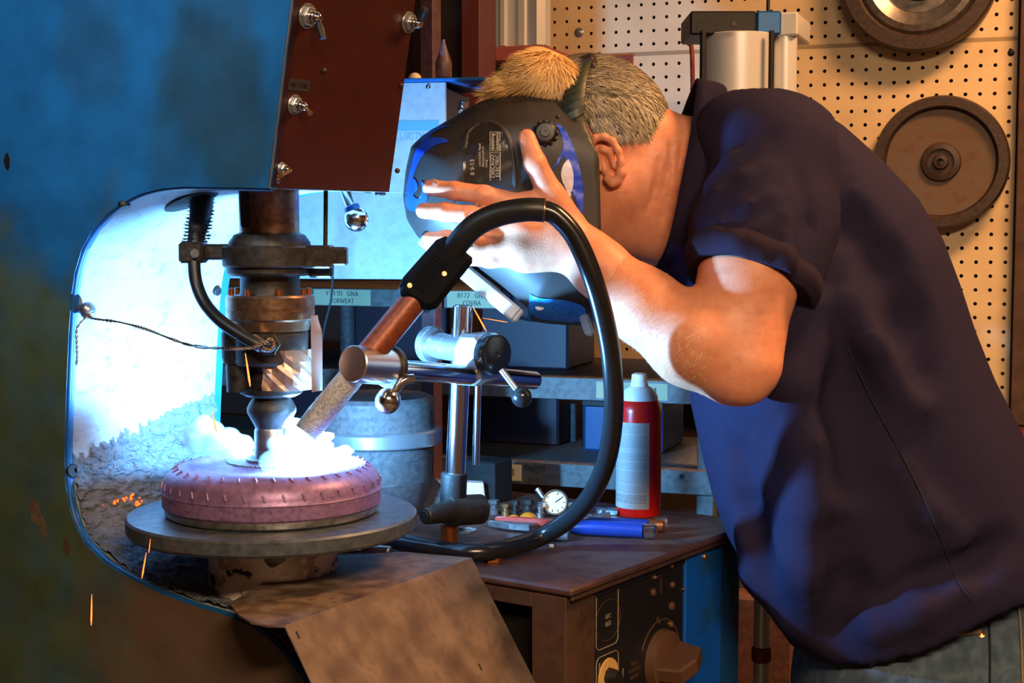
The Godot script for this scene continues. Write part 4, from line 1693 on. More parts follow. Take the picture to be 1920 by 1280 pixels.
func wall_things() -> void:
	var mpx := 2.72 / FOCAL
	# the two big wheels and the one half hidden by the man's shoulder
	var R := 122 * mpx
	var w := disc_on_wall("pulley_wheel", "rusty brown pulley wheel with dark rim hung right of the man's back, whole in view", 1766, 305, 0.012, [[Vector2(R * 0.80, 0.0), Vector2(R * 0.97, 0.0), Vector2(R, 0.006), Vector2(R, 0.034), Vector2(R * 0.97, 0.042), Vector2(R * 0.84, 0.042), Vector2(R * 0.81, 0.036), Vector2(R * 0.80, 0.020)], [Vector2(0, 0.004), Vector2(R * 0.82, 0.004), Vector2(R * 0.82, 0.026), Vector2(R * 0.80, 0.028), Vector2(R * 0.3, 0.026), Vector2(0, 0.026)], [Vector2(0, 0.026), Vector2(R * 0.30, 0.026), Vector2(R * 0.28, 0.034), Vector2(R * 0.2, 0.036), Vector2(R * 0.19, 0.031), Vector2(R * 0.12, 0.031), Vector2(R * 0.10, 0.040), Vector2(R * 0.05, 0.041), Vector2(R * 0.045, 0.030), Vector2(0, 0.030)]], "pulley_dark", "pulley_face")
	var hc := wall_at(1766, 305, 0.046)
	var st := new_st()
	cyl(st, hc - WALLN * 0.016, hc + WALLN * 0.008, 0.004, 0.001, 14)
	put("hanging_bolt", st, M.chrome, w)
	var R2 := 140 * mpx
	disc_on_wall("pulley_wheel", "big bright-faced steel wheel cut off by the top of the picture", 1727, -42, 0.012, [[Vector2(R2 * 0.78, 0.0), Vector2(R2 * 0.97, 0.0), Vector2(R2, 0.006), Vector2(R2, 0.048), Vector2(R2 * 0.98, 0.054), Vector2(R2 * 0.82, 0.054), Vector2(R2 * 0.79, 0.050), Vector2(R2 * 0.78, 0.02)], [Vector2(0, 0.004), Vector2(R2 * 0.8, 0.004), Vector2(R2 * 0.8, 0.036), Vector2(R2 * 0.74, 0.044), Vector2(R2 * 0.66, 0.046), Vector2(R2 * 0.5, 0.036), Vector2(R2 * 0.48, 0.030), Vector2(0, 0.030)], [Vector2(0, 0.030), Vector2(R2 * 0.34, 0.030), Vector2(R2 * 0.31, 0.046), Vector2(0, 0.046)]], "pulley_dark", "pulley_steel")
	disc_on_wall("pulley_wheel", "black wheel mostly hidden behind the man's shoulder", 1478, 266, 0.012, [[Vector2(0.062, 0.0), Vector2(0.086, 0.0), Vector2(0.089, 0.004), Vector2(0.089, 0.024), Vector2(0.086, 0.028), Vector2(0.064, 0.028), Vector2(0.062, 0.024)], [Vector2(0, 0.004), Vector2(0.064, 0.004), Vector2(0.064, 0.016), Vector2(0, 0.016)], [Vector2(0, 0.016), Vector2(0.022, 0.016), Vector2(0.020, 0.028), Vector2(0, 0.028)]], "rubber", "black_iron")
	# pneumatic cylinder standing before the board
	var cd := 2.42
	var ca := at(1384, 120, cd)
	var s := cd / FOCAL
	var t := thing("air_cylinder", "silver pneumatic cylinder with a black, blue and bare metal end cap", "air cylinder", Vector3(ca.x, at(1384, 546, 2.42).y, ca.z))
	var y1 := at(1384, 66, cd).y
	var y0 := at(1384, 546, 2.42).y
	st = new_st()
	cyl(st, Vector3(ca.x, y0, ca.z), Vector3(ca.x, y1, ca.z), 64 * s, 0.001, 48)
	put("barrel", st, M.alu, t)
	var cx := Transform3D(Basis(Vector3(0.94, 0, 0.34), Vector3.UP, Vector3(-0.34, 0, 0.94)), Vector3.ZERO)
	cx = Transform3D(Basis(Vector3.UP, 0.0), Vector3.ZERO)
	var cap := [[1292, 1416, "black_iron"], [1416, 1462, "blue_anod"], [1462, 1522, "alu"]]
	for i in 3:
		var a := at(cap[i][0], 45, cd - 0.02)
		var b := at(cap[i][1], 45, cd - 0.02)
		st = new_st()
		bx(st, Transform3D(Basis(Vector3.UP, [0.0, 0.0, -0.35][i]), (a + b) * 0.5 + Vector3(0, 0, -0.05 + [0.0, 0.001, -0.012][i])), Vector3(b.x - a.x, 43 * s, 0.13), 0.003)
		put("end_cap", st, M[cap[i][2]], t)
	for q in [[1472, 22.0, "alu", 0.0], [1318, 6.0, "black_iron", -0.05], [1446, 5.0, "black_iron", -0.055]]:
		var b := at(q[0], 120, cd + q[3])
		st = new_st()
		cyl(st, Vector3(b.x, y0, b.z), Vector3(b.x, y1, b.z), q[1] * s, 0.0008, 28)
		put("tie_rod" if q[1] < 10 else "return_tube", st, M[q[2]], t)
	st = new_st()
	var pl := at(1376, 45, cd - 0.088)
	cyl(st, pl, pl + Vector3(0, 0, 0.003), 0.005, 0.0008, 16)
	put("port_plug", st, M.pulley_dark, t)
	st = new_st()
	cyl(st, at(1440, 22, cd), at(1442, -60, cd), 0.003, 0.0005, 10)
	put("air_line", st, M.rubber, t)
	# thin dark rod left of the cylinder with a hook
	st = new_st()
	tube(st, smooth([at(1287, 50, 2.7), at(1290, 80, 2.69), at(1297, 92, 2.69), at(1299, 190, 2.69), at(1297, 330, 2.69)], 4), 0.0042, 10)
	solo("hanging_rod", st, M.red_plate, "thin brown rod hanging left of the silver air cylinder", "rod")
	# red-brown plate on the board behind the man's head
	st = new_st()
	var rp := wall_at(1156, 138, 0.012)
	bx(st, wall_xf(rp), Vector3(62 * 2.93 / FOCAL, 66 * 2.93 / FOCAL, 0.010), 0.001)
	bx(st, wall_xf(wall_at(1118, 138, 0.014)), Vector3(18 * 2.93 / FOCAL, 64 * 2.93 / FOCAL, 0.014), 0.001)
	var pt := thing("hung_plate", "small red-brown plate hung on the board behind the man's head", "plate", rp)
	put("plate", st, M.red_plate, pt)
	st = new_st()
	for q in [[1160, 135], [1181, 135], [1160, 112]]:
		ball(st, wall_at(q[0], q[1], 0.018), Vector3.ONE * 0.003, 10)
	put("peg_pin", st, M.brass, pt)
	# washer-headed screws in the board
	for q in [[1086, 61, 0.0095, "zinc", "grey washer-headed screw in the board above the man's hair"], [1896, 99, 0.006, "black_iron", "dark screw head in the board at its top right"], [1912, 769, 0.011, "zinc", "round metal button at the board's bottom right corner"]]:
		st = new_st()
		lathe(st, along(wall_at(q[0], q[1], 0.006), WALLN), [Vector2(0, 0), Vector2(q[2], 0), Vector2(q[2], 0.001), Vector2(q[2] * 0.5, 0.0024), Vector2(q[2] * 0.35, 0.004), Vector2(0, 0.0045)], 20)
		solo("board_screw", st, M[q[3]], q[4], "screw")
	# tall post and dark frame left of the board, bottle, ribbed aluminium and its ledge
	st = new_st()
	var po := at(806, 60, 2.425)
	bx(st, Transform3D(Basis(Vector3.UP, -0.5), Vector3(po.x, 1.36, po.z - 0.02)), Vector3(0.026, 2.72, 0.026), 0.002)
	solo("steel_post", st, M.post_purple, "purple-brown square steel post rising right of the red switch panel", "post")
	st = new_st()
	bx(st, wall_xf(wall_at(850, 80, 0.30) + Vector3(0, 0.12, 0)), Vector3(0.16, 0.62, 0.02), 0.002)
	var lk := thing("locker", "dark red-brown metal locker between the post and the ribbed aluminium", "locker", wall_at(850, 80, 0.30))
	put("back_panel", st, M.purple_dark, lk)
	st = new_st()
	for q in [[897, 0.018, 0.34]]:
		bx(st, wall_xf(wall_at(q[0], 80, q[2]) + Vector3(0, 0.12, 0)), Vector3(0.036, 0.62, 0.08), 0.002)
	put("door_edge", st, M.door_brown, lk)
	# ribbed aluminium extrusion standing on a pinkish ledge
	var e0 := wall_at(921, 90, 0.16)
	var e1 := wall_at(1026, 90, 0.16)
	var ex := (e1 - e0).dot(WALLX)
	var et := thing("aluminium_extrusion", "ribbed silver aluminium extrusion standing on a pinkish ledge at the top", "metal profile", e0)
	var h2 := 0.42
	st = new_st()
	var prof := []
	var heights := [0.0, 0.010, 0.010, 0.003, 0.003, 0.014, 0.014, 0.004, 0.004, 0.008, 0.008, 0.003, 0.006, 0.012, 0.0]
	var xs := [0.0, 0.004, 0.016, 0.020, 0.026, 0.028, 0.036, 0.038, 0.060, 0.062, 0.074, 0.078, 0.090, 0.100, 1.0]
	for i in xs.size():
		prof.append(Vector2(minf(xs[i], ex), -heights[i] - 0.012))
	prof[-1] = Vector2(ex, -0.012)
	prof.append(Vector2(ex, 0.02))
	prof.append(Vector2(0, 0.02))
	prism(st, Transform3D(Basis(WALLX, -WALLN, Vector3.UP), e0), prof, 0.0, h2, 0.0)
	put("profile", st, M.alu, et)
	st = new_st()
	bx(st, wall_xf((e0 + e1) * 0.5 + Vector3(0, -0.0135, 0) + WALLN * -0.06), Vector3(ex + 0.008, 0.027, 0.19), 0.002)
	solo("wall_ledge", st, M.pink_strip, "pinkish painted ledge under the ribbed aluminium", "ledge")
	st = new_st()
	bx(st, wall_xf(wall_at(927, 135, 0.14)), Vector3(0.004, 0.10, 0.004), 0.0005)
	solo("thin_bracket", st, M.zinc, "thin pale bracket rod just under the pinkish ledge", "rod")
	# clear plastic bottle with a cone neck on the cabinet lid
	var bt := at(832, 150, 2.20)
	var bth := thing("squeeze_bottle", "clear cone-necked plastic bottle standing on the cabinet behind the post", "bottle", bt)
	st = new_st()
	lathe(st, Transform3D(Basis.IDENTITY, Vector3(bt.x, at(836, 150, 2.2).y + 0.003, bt.z)), [Vector2(0, 0), Vector2(0.011, 0), Vector2(0.012, 0.002), Vector2(0.012, 0.022), Vector2(0.010, 0.028), Vector2(0.003, 0.050), Vector2(0.002, 0.056), Vector2(0, 0.056)], 24)
	put("bottle_body", st, M.post_purple, bth)
	var gl := at(778, 141, 2.2)
	st = new_st()
	ball(st, gl + Vector3(0, -0.006, 0), Vector3(0.010, 0.010, 0.012), 16)
	solo("putty_lump", st, M.cream, "small cream lump on the cabinet beside the red switch panel", "lump")


func bench_things() -> void:
	var h := B0.y
	var on := func(px: float, py: float) -> Vector3:
		return hit(px, py, Vector3(0, h, 0), Vector3.UP)
	# red spray can
	var c: Vector3 = on.call(1197, 962)
	var k := 42.5 * (-c.z) / FOCAL
	var t := thing("spray_can", "red aerosol can with a white paper label and white nozzle on the bench", "spray can", c)
	var xf := Transform3D(Basis.IDENTITY, c)
	var u := 2.12 / FOCAL
	var st := new_st()
	lathe(st, xf, [Vector2(0, 0), Vector2(k * 0.97, 0), Vector2(k, 0.002), Vector2(k, 0.150), Vector2(k * 0.995, 0.155), Vector2(k * 0.93, 0.162), Vector2(k * 0.80, 0.168), Vector2(0, 0.168)], 48)
	put("can_body", st, M.red_can, t)
	st = new_st()
	lathe(st, xf, [Vector2(0, 0.1655), Vector2(k * 0.84, 0.1655), Vector2(k * 0.82, 0.172), Vector2(k * 0.62, 0.182), Vector2(k * 0.44, 0.186), Vector2(0, 0.186)], 40)
	put("can_dome", st, M.white_plastic, t)
	st = new_st()
	lathe(st, xf, [Vector2(0, 0.186), Vector2(k * 0.40, 0.186), Vector2(k * 0.40, 0.190), Vector2(k * 0.36, 0.192), Vector2(k * 0.33, 0.203), Vector2(k * 0.2, 0.205), Vector2(0, 0.205)], 28)
	put("nozzle", st, M.white_plastic, t)
	# label: a curved sheet with rows of print
	var im := Image.create(256, 384, false, Image.FORMAT_RGB8)
	im.fill(c8(156, 154, 148))
	var r := RandomNumberGenerator.new()
	r.seed = 11
	for row in 44:
		if row in [5, 13, 14, 15, 20, 25, 33, 38]:
			continue
		var x := 14
		while x < 236:
			var w := r.randi_range(5, 17)
			im.fill_rect(Rect2i(x, 10 + row * 8, mini(w, 240 - x), 3), c8(116, 116, 116) if row < 39 else c8(70, 70, 70))
			x += w + 4
	var lm := StandardMaterial3D.new()
	lm.resource_name = "label_print"
	lm.albedo_texture = ImageTexture.create_from_image(im)
	lm.roughness = 0.6
	st = new_st()
	st.set_smooth_group(1)
	for i in 20:
		var q := []
		for e in [[0, 0], [1, 0], [1, 1], [0, 1]]:
			var s: float = (i + e[0]) / 20.0
			var a := lerpf(PI * 1.12, PI * 0.375, s)
			st.set_uv(Vector2(s, 1.0 - e[1]))
			q.append([c + Vector3(cos(a) * (k + 0.0004), 0.0115 if e[1] == 0 else 0.136, sin(a) * (k + 0.0004)), Vector2(s, 1.0 - e[1])])
		for o in [0, 2, 1, 0, 3, 2]:
			st.set_uv(q[o][1])
			st.add_vertex(q[o][0])
	put("paper_label", st, lm, t)
	# pressure gauge lying against the clamps
	var g: Vector3 = on.call(1041, 968)
	var gc := g + Vector3(0, 0.021, 0)
	var gt := thing("pressure_gauge", "small round brass pressure gauge with a cream dial among the tools", "gauge", g)
	var gd := Vector3(-0.1, 0.12, 1).normalized()
	st = new_st()
	lathe(st, along(gc, gd), [Vector2(0, -0.012), Vector2(0.018, -0.012), Vector2(0.0185, 0.004), Vector2(0.0180, 0.006), Vector2(0.0160, 0.006), Vector2(0.0158, 0.003), Vector2(0, 0.003)], 36)
	put("case", st, M.bronze_steel, gt)
	st = new_st()
	lathe(st, along(gc + gd * 0.003, gd), [Vector2(0, 0), Vector2(0.0158, 0), Vector2(0, 0.0006)], 30)
	var gf := put("dial_face", st, M.gauge_face, gt)
	st = new_st()
	var gx := along(gc + gd * 0.0040, gd)
	for q in 9:
		var a := TAU * (q + 0.5) / 10.0
		var p0 := gx * Vector3(cos(a) * 0.011, 0, sin(a) * 0.011)
		var p1 := gx * Vector3(cos(a) * 0.0145, 0, sin(a) * 0.0145)
		tube(st, [p0, p1], 0.0005, 5)
	tube(st, [gx * Vector3(0, 0, 0), gx * Vector3(0.006, 0, 0.009)], 0.0007, 5)
	put("dial_marks", st, M.ink, gf)
	st = new_st()
	var l0 := at(1030, 935, -gc.z + 0.01)
	tube(st, [at(1006, 916, -gc.z + 0.015), at(1018, 932, -gc.z + 0.012), gc + Vector3(-0.008, 0.004, -0.004)], [0.0045, 0.0042, 0.0055], 10)
	put("stem", st, M.satin, gt)
	# row of small plumbing fittings behind
	var fits := [[926, 964, 0.009, "cast", 0.022], [948, 966, 0.008, "brass", 0.018], [966, 968, 0.007, "dark_iron", 0.024], [990, 968, 0.010, "dark_iron", 0.026], [1013, 970, 0.008, "satin", 0.022], [1071, 968, 0.009, "zinc", 0.022]]
	var fl := ["small grey fitting next to the black box", "small brass fitting second from the black box", "slim dark fitting third from the black box", "fat dark fitting left of the shiny one", "shiny fitting just left of the gauge", "zinc fitting just right of the gauge"]
	for i in fits.size():
		var q: Array = fits[i]
		var p: Vector3 = on.call(q[0], q[1])
		var ft := thing("pipe_fitting", fl[i], "fitting", p, "small pipe fittings by the gauge")
		st = new_st()
		lathe(st, Transform3D(Basis(Vector3.UP, i * 0.4), p), [Vector2(0, 0), Vector2(q[2] * 0.8, 0), Vector2(q[2] * 0.8, q[4] * 0.35), Vector2(q[2] * 0.55, q[4] * 0.4), Vector2(q[2] * 0.55, q[4] * 0.7), Vector2(0, q[4] * 0.7)], 18)
		put("body", st, M[q[3]], ft)
		st = new_st()
		prism(st, Transform3D(Basis(Vector3.RIGHT, -PI / 2) , p + Vector3(0, q[4] * 0.68, 0)), ngon(6, q[2] * 0.9), 0.0, q[4] * 0.3, 0.0008)
		put("hex_nut", st, M[q[3]], ft)
	# amber lump, pliers, spanner, ratchet and driver in front
	var am: Vector3 = on.call(985, 985)
	st = new_st()
	ball(st, am + Vector3(0.004, 0.009, 0), Vector3(0.013, 0.010, 0.011), 18)
	ball(st, am + Vector3(-0.016, 0.008, 0.002), Vector3(0.010, 0.008, 0.009), 16)
	solo("amber_knob", st, M.amber, "translucent amber double knob lying in front of the gauge", "knob")
	# needle-nose pliers with red edges
	var pa: Vector3 = on.call(915, 992)
	var pb: Vector3 = on.call(1030, 998)
	var pt := thing("pliers", "open pliers with grey jaws lying left of the hose", "pliers", pa)
	var ps := Transform3D(Basis((pb - pa).normalized(), Vector3.FORWARD, Vector3.UP), Vector3(pa.x, h + 0.002, pa.z))
	st = new_st()
	prism(st, ps, [Vector2(0, 0.004), Vector2(0.03, 0.010), Vector2(0.068, 0.008), Vector2(0.070, -0.004), Vector2(0.058, -0.016), Vector2(0.03, -0.012), Vector2(0.01, -0.002)], 0.0, 0.010, 0.002)
	put("lower_jaw", st, M.steel, pt)
	st = new_st()
	prism(st, ps, [Vector2(0.010, 0.014), Vector2(0.05, 0.022), Vector2(0.1, 0.014), Vector2(0.1, 0.004), Vector2(0.06, 0.009), Vector2(0.03, 0.011)], 0.003, 0.014, 0.002)
	put("upper_jaw", st, M.red_jaw, pt)
	# blue ratchet handle and driver
	var ra: Vector3 = on.call(1070, 1004)
	var rb: Vector3 = on.call(1232, 1012)
	var rt := thing("ratchet", "blue-handled ratchet with a chrome end lying in front of the red can", "ratchet", ra)
	st = new_st()
	var rd := (rb - ra)
	tube(st, smooth([ra + Vector3(0, 0.011, 0), ra + rd * 0.2 + Vector3(0, 0.012, 0), ra + rd * 0.6 + Vector3(0, 0.012, 0), ra + rd * 0.84 + Vector3(0, 0.0115, 0)], 3), [0.008, 0.009, 0.0098, 0.0102, 0.0104, 0.0104, 0.0104, 0.0100, 0.0098, 0.0098], 18)
	put("handle", st, M.tool_blue, rt)
	st = new_st()
	cyl(st, ra + rd * 0.845 + Vector3(0, 0.0115, 0), ra + rd * 0.99 + Vector3(0, 0.0115, 0), 0.0102, 0.002, 22)
	put("end_cap", st, M.chrome, rt)
	var da: Vector3 = on.call(1088, 992)
	var db: Vector3 = on.call(1246, 998)
	var dt := thing("screwdriver", "dark blue screwdriver with a brown steel end lying behind the ratchet", "screwdriver", da)
	var dd := db - da
	st = new_st()
	tube(st, [da + Vector3(0, 0.008, 0), da + dd * 0.15 + Vector3(0, 0.009, 0), da + dd * 0.78 + Vector3(0, 0.009, 0), da + dd * 0.82 + Vector3(0, 0.008, 0)], [0.005, 0.0085, 0.0085, 0.006], 14)
	put("handle", st, M.tool_blue, dt)
	st = new_st()
	cyl(st, da + dd * 0.82 + Vector3(0, 0.009, 0), da + dd * 1.0 + Vector3(0, 0.009, 0), 0.0085, 0.0015, 18)
	put("socket", st, M.copper_pipe, dt)
	# clamps and spanners just under the can
	var scr := [[1150, 984, 1245, 980, "steel", "steel spanner lying just in front of the can"], [1092, 976, 1140, 972, "zinc", "short zinc spanner lying left of the can"], [1118, 962, 1152, 964, "satin", "small shiny spanner tucked behind the hose, left of the can"]]
	for q in scr:
		var a: Vector3 = on.call(q[0], q[1])
		var b: Vector3 = on.call(q[2], q[3])
		var w := thing("spanner", q[5], "spanner", a)
		var sx := Transform3D(Basis((b - a).normalized(), Vector3.FORWARD, Vector3.UP), Vector3(a.x, h, a.z))
		var L := a.distance_to(b)
		st = new_st()
		prism(st, sx, [Vector2(0.01, -0.004), Vector2(L - 0.01, -0.004), Vector2(L - 0.01, 0.004), Vector2(0.01, 0.004)], 0.0, 0.006, 0.0012)
		put("shank", st, M[q[4]], w)
		st = new_st()
		prism(st, sx, [Vector2(L - 0.012, -0.008), Vector2(L + 0.004, -0.010), Vector2(L + 0.004, -0.004), Vector2(L - 0.003, -0.003), Vector2(L - 0.003, 0.003), Vector2(L + 0.004, 0.004), Vector2(L + 0.004, 0.010), Vector2(L - 0.012, 0.008)], 0.0, 0.008, 0.001)
		put("jaw", st, M[q[4]], w)
		st = new_st()
		prism(st, sx, ngon(14, 0.009).map(func(v): return v + Vector2(0.006, 0)), 0.0, 0.008, 0.001)
		put("ring_end", st, M[q[4]], w)
	# nuts and small bits
	var bits := [[875, 995, 0.014, "chrome", "flat bright washer lying right of the post's foot"], [1046, 1013, 0.010, "zinc", "pale hose ferrule lying under the hose loop"], [1034, 1026, 0.006, "chrome", "tiny shiny nut beside the hose on the brown bench"], [925, 1053, 0.013, "copper_pipe", "copper nut lying by the front of the bench under the hose"]]
	for q in bits:
		var p: Vector3 = on.call(q[0], q[1])
		st = new_st()
		if q[0] == 875:
			lathe(st, Transform3D(Basis.IDENTITY, p), [Vector2(q[2] * 0.45, 0), Vector2(q[2], 0), Vector2(q[2], 0.002), Vector2(q[2] * 0.45, 0.002), Vector2(q[2] * 0.45, 0)], 24)
		elif q[0] == 1046:
			cyl(st, p + Vector3(-0.014, 0.006, 0), p + Vector3(0.014, 0.006, 0.004), 0.006, 0.001, 16)
		else:
			prism(st, Transform3D(Basis(Vector3.RIGHT, -PI / 2), p), ngon(6, q[2]), 0.0, q[2] * 0.8, 0.001)
		solo(["washer", "ferrule", "hex_nut", "hex_nut"][bits.find(q)], st, M[q[3]], q[4], ["washer", "ferrule", "nut", "nut"][bits.find(q)])
	# black box and white blocks behind the post
	var bb: Vector3 = on.call(905, 944)
	st = new_st()
	bx(st, mach_xf(bb + Vector3(0.006, 0.032, -0.03)), Vector3(0.062, 0.064, 0.05), 0.003)
	solo("black_box", st, M.black_iron, "black square box standing on the bench right of the torch post", "box")
	for q in [[890, 946, 0.030, "white plastic block leaning on the right of the post's black sleeve"], [828, 942, 0.020, "narrow white block peeping out left of the post's black sleeve"]]:
		var p: Vector3 = on.call(q[0], q[1])
		st = new_st()
		prism(st, Transform3D(Basis(Vector3.UP, 0.1), p), [Vector2(-q[2] * 0.5, 0), Vector2(q[2] * 0.55, 0), Vector2(q[2] * 0.42, 0.034), Vector2(-q[2] * 0.46, 0.036)], -0.012, 0.012, 0.002)
		solo("white_block", st, M.white_plastic, q[3], "block")
	# stack of grey castings behind the turntable
	var cs := at(705, 920, 2.13)
	var ct := thing("casting", "stack-like grey cast drum with a broad bright flange behind the torch", "casting", Vector3(cs.x, h, cs.z))
	var v := 2.13 / FOCAL
	st = new_st()
	lathe(st, Transform3D(Basis.IDENTITY, Vector3(cs.x, h, cs.z)), [Vector2(0, 0.0), Vector2(84 * v, 0.0), Vector2(92 * v, 0.02), Vector2(104 * v, 0.05), Vector2(108 * v, 0.085), Vector2(108 * v, 0.104), Vector2(0, 0.104)], 40, 0.01)
	put("drum", st, M.cast, ct)
	st = new_st()
	lathe(st, Transform3D(Basis.IDENTITY, Vector3(cs.x, h + 0.104, cs.z)), [Vector2(0, 0), Vector2(122 * v, 0), Vector2(124 * v, 0.002), Vector2(124 * v, 0.019), Vector2(120 * v, 0.022), Vector2(0, 0.022)], 64)
	put("flange_ring", st, M.zinc, ct)
	st = new_st()
	lathe(st, Transform3D(Basis.IDENTITY, Vector3(cs.x, h + 0.126, cs.z)), [Vector2(0, 0), Vector2(112 * v, 0), Vector2(112 * v, 0.040), Vector2(104 * v, 0.046), Vector2(0, 0.046)], 56)
	put("upper_drum", st, M.cast, ct)
	var wd: Vector3 = on.call(778, 952)
	st = new_st()
	prism(st, Transform3D(Basis(Vector3.UP, 0.3), wd + Vector3(0, 0, 0)), [Vector2(-0.03, 0), Vector2(0.035, 0), Vector2(0.042, 0.03), Vector2(0.006, 0.066), Vector2(-0.018, 0.046)], -0.03, 0.02, 0.004)
	solo("casting_block", st, M.cast, "angular grey casting leaning against the drum, right of the turntable", "casting")
	# plug with a glass-green body on the tray behind the turntable
	var gp := at(725, 1028, 1.80)
	st = new_st()
	cyl(st, Vector3(gp.x - 0.03, h + 0.012, gp.z), Vector3(gp.x + 0.006, h + 0.013, gp.z + 0.01), 0.011, 0.002, 20)
	cyl(st, Vector3(gp.x - 0.07, h + 0.010, gp.z - 0.01), Vector3(gp.x - 0.03, h + 0.011, gp.z), 0.006, 0.001, 14)
	solo("air_plug", st, M.zinc, "pale metal air plug lying on the bench edge right of the turntable", "plug")
	# stool leg and crate under the bench at the right
	var sl := at(1428, 1180, 2.15)
	st = new_st()
	cyl(st, Vector3(sl.x, 0.0, sl.z), Vector3(sl.x, at(1428, 1040, 2.15).y, sl.z), 0.0115, 0.002, 22)
	var stt := thing("stand_leg", "bare steel tube leg seen between the blue post and the man's belly", "stand", Vector3(sl.x, 0, sl.z))
	put("tube", st, M.alu, stt)
	st = new_st()
	cyl(st, Vector3(sl.x, at(1428, 1212, 2.15).y, sl.z), Vector3(sl.x, at(1428, 1240, 2.15).y, sl.z), 0.0145, 0.002, 18)
	put("rusty_collar", st, M.red_plate, stt)
	var cr := at(1440, 1170, 2.66)
	st = new_st()
	bx(st, wall_xf(Vector3(cr.x, at(1425, 1165, 2.62).y - 0.22, cr.z)), Vector3(0.12, 0.55, 0.18), 0.006)
	bx(st, wall_xf(Vector3(cr.x, at(1425, 1270, 2.62).y - 0.06, cr.z)), Vector3(0.15, 0.03, 0.2), 0.004)
	solo("crate", st, M.crate, "dull pink crate standing far behind the steel tube leg", "crate")


# ------------------------------------------------------------------ torch, its stand, cables
func torch() -> void:
	var a := at(572, 812, 1.655)
	var b := at(830, 497, 1.715)
	var d := (b - a).normalized()
	var t := thing("welding_torch", "orange-brown welding torch with black grip and black looping hose, aimed at the arc", "welding torch", a)
	var L := a.distance_to(b)
	var st := new_st()
	# nozzle wrapped in wrinkled tape
	lathe(st, along(a, d), [Vector2(0.0095, 0.0), Vector2(0.0135, 0.0), Vector2(0.0142, 0.002), Vector2(0.0152, 0.022), Vector2(0.0152, 0.024), Vector2(0.0150, 0.036), Vector2(0.0158, 0.040)], 32)
	put("nozzle", st, M.foil_white, t)
	st = new_st()
	var nz := FastNoiseLite.new()
	nz.frequency = 60.0
	nz.noise_type = FastNoiseLite.TYPE_CELLULAR
	st.set_smooth_group(-1)
	var xf := along(a, d)
	var rows := []
	for j in 17:
		var row := []
		for i in 29:
			var an := TAU * (i % 28) / 28.0
			var h := 0.030 + 0.068 * j / 16.0
			var r := 0.0158 + 0.0020 * nz.get_noise_3d(cos(an) * 0.02, h, sin(an) * 0.02)
			row.append(xf * Vector3(cos(an) * r, h, sin(an) * r))
		rows.append(row)
	for j in 16:
		for i in 28:
			quad(st, rows[j][i + 1], rows[j][i], rows[j + 1][i], rows[j + 1][i + 1])
	put("tape_wrap", st, M.foil_white, t)
	st = new_st()
	cyl(st, a + d * 0.094, a + d * (L * 0.80), 0.0162, 0.001, 36)
	put("neck_tube", st, M.copper, t)
	# grip: a rounded block with ribs
	var gx := along(a + d * (L * 0.775), d)
	var side := Vector3(-d.y, d.x, 0).normalized()
	gx.basis = Basis(side, d, side.cross(d).normalized())
	st = new_st()
	prism(st, gx, [Vector2(-0.022, 0.004), Vector2(-0.016, 0.0), Vector2(0.014, -0.004), Vector2(0.022, 0.002), Vector2(0.026, 0.014), Vector2(0.024, 0.072), Vector2(0.018, 0.083), Vector2(-0.021, 0.083), Vector2(-0.025, 0.078), Vector2(-0.026, 0.010)], -0.018, 0.018, 0.0065)
	var g := put("grip", st, M.grip, t)
	st = new_st()
	for i in 11:
		var p := gx * Vector3(0.006, 0.014 + i * 0.0042, -0.0183)
		bx(st, Transform3D(gx.basis, p), Vector3(0.020, 0.0018, 0.0016), 0.0004)
	put("grip_ribs", st, M.grip, g)
	st = new_st()
	for q in [[0.014, 0.004], [-0.008, 0.040]]:
		var p := gx * Vector3(q[0], q[1] + 0.006, -0.018)
		cyl(st, p + gx.basis.z * 0.001, p - gx.basis.z * 0.0012, 0.0034, 0.0005, 14)
	put("grip_screw", st, M.bronze_steel, g)
	# hose: thick strain sleeve, then the hose itself looping down on to the bench
	var sl := smooth([at(838, 486, 1.715), at(862, 452, 1.705), at(892, 422, 1.70), at(935, 402, 1.695), at(985, 393, 1.69), at(1020, 394, 1.69)], 5)
	st = new_st()
	tube(st, sl, 0.0138, 22)
	put("strain_sleeve", st, M.rubber, t)
	st = new_st()
	var e: Vector3 = sl[-1]
	var e2: Vector3 = sl[-2]
	var ed := (e - e2).normalized()
	cyl(st, e - ed * 0.0012, e + ed * 0.0010, 0.0142, 0.0004, 26)
	put("sleeve_lip", st, M.bronze_steel, t)
	var hs := smooth([at(1012, 393, 1.69), at(1042, 404, 1.69), at(1080, 448, 1.69), at(1114, 528, 1.69), at(1138, 620, 1.70), at(1149, 700, 1.71), at(1150, 780, 1.73), at(1139, 856, 1.76), at(1112, 922, 1.80), at(1068, 972, 1.845), at(1010, 1008, 1.868), at(940, 1030, 1.812), at(880, 1036, 1.796), at(815, 1030, 1.815), at(760, 1018, 1.85), at(700, 1000, 1.90)], 6)
	st = new_st()
	tube(st, hs, 0.0118, 22)
	put("hose", st, M.rubber_shiny, t)


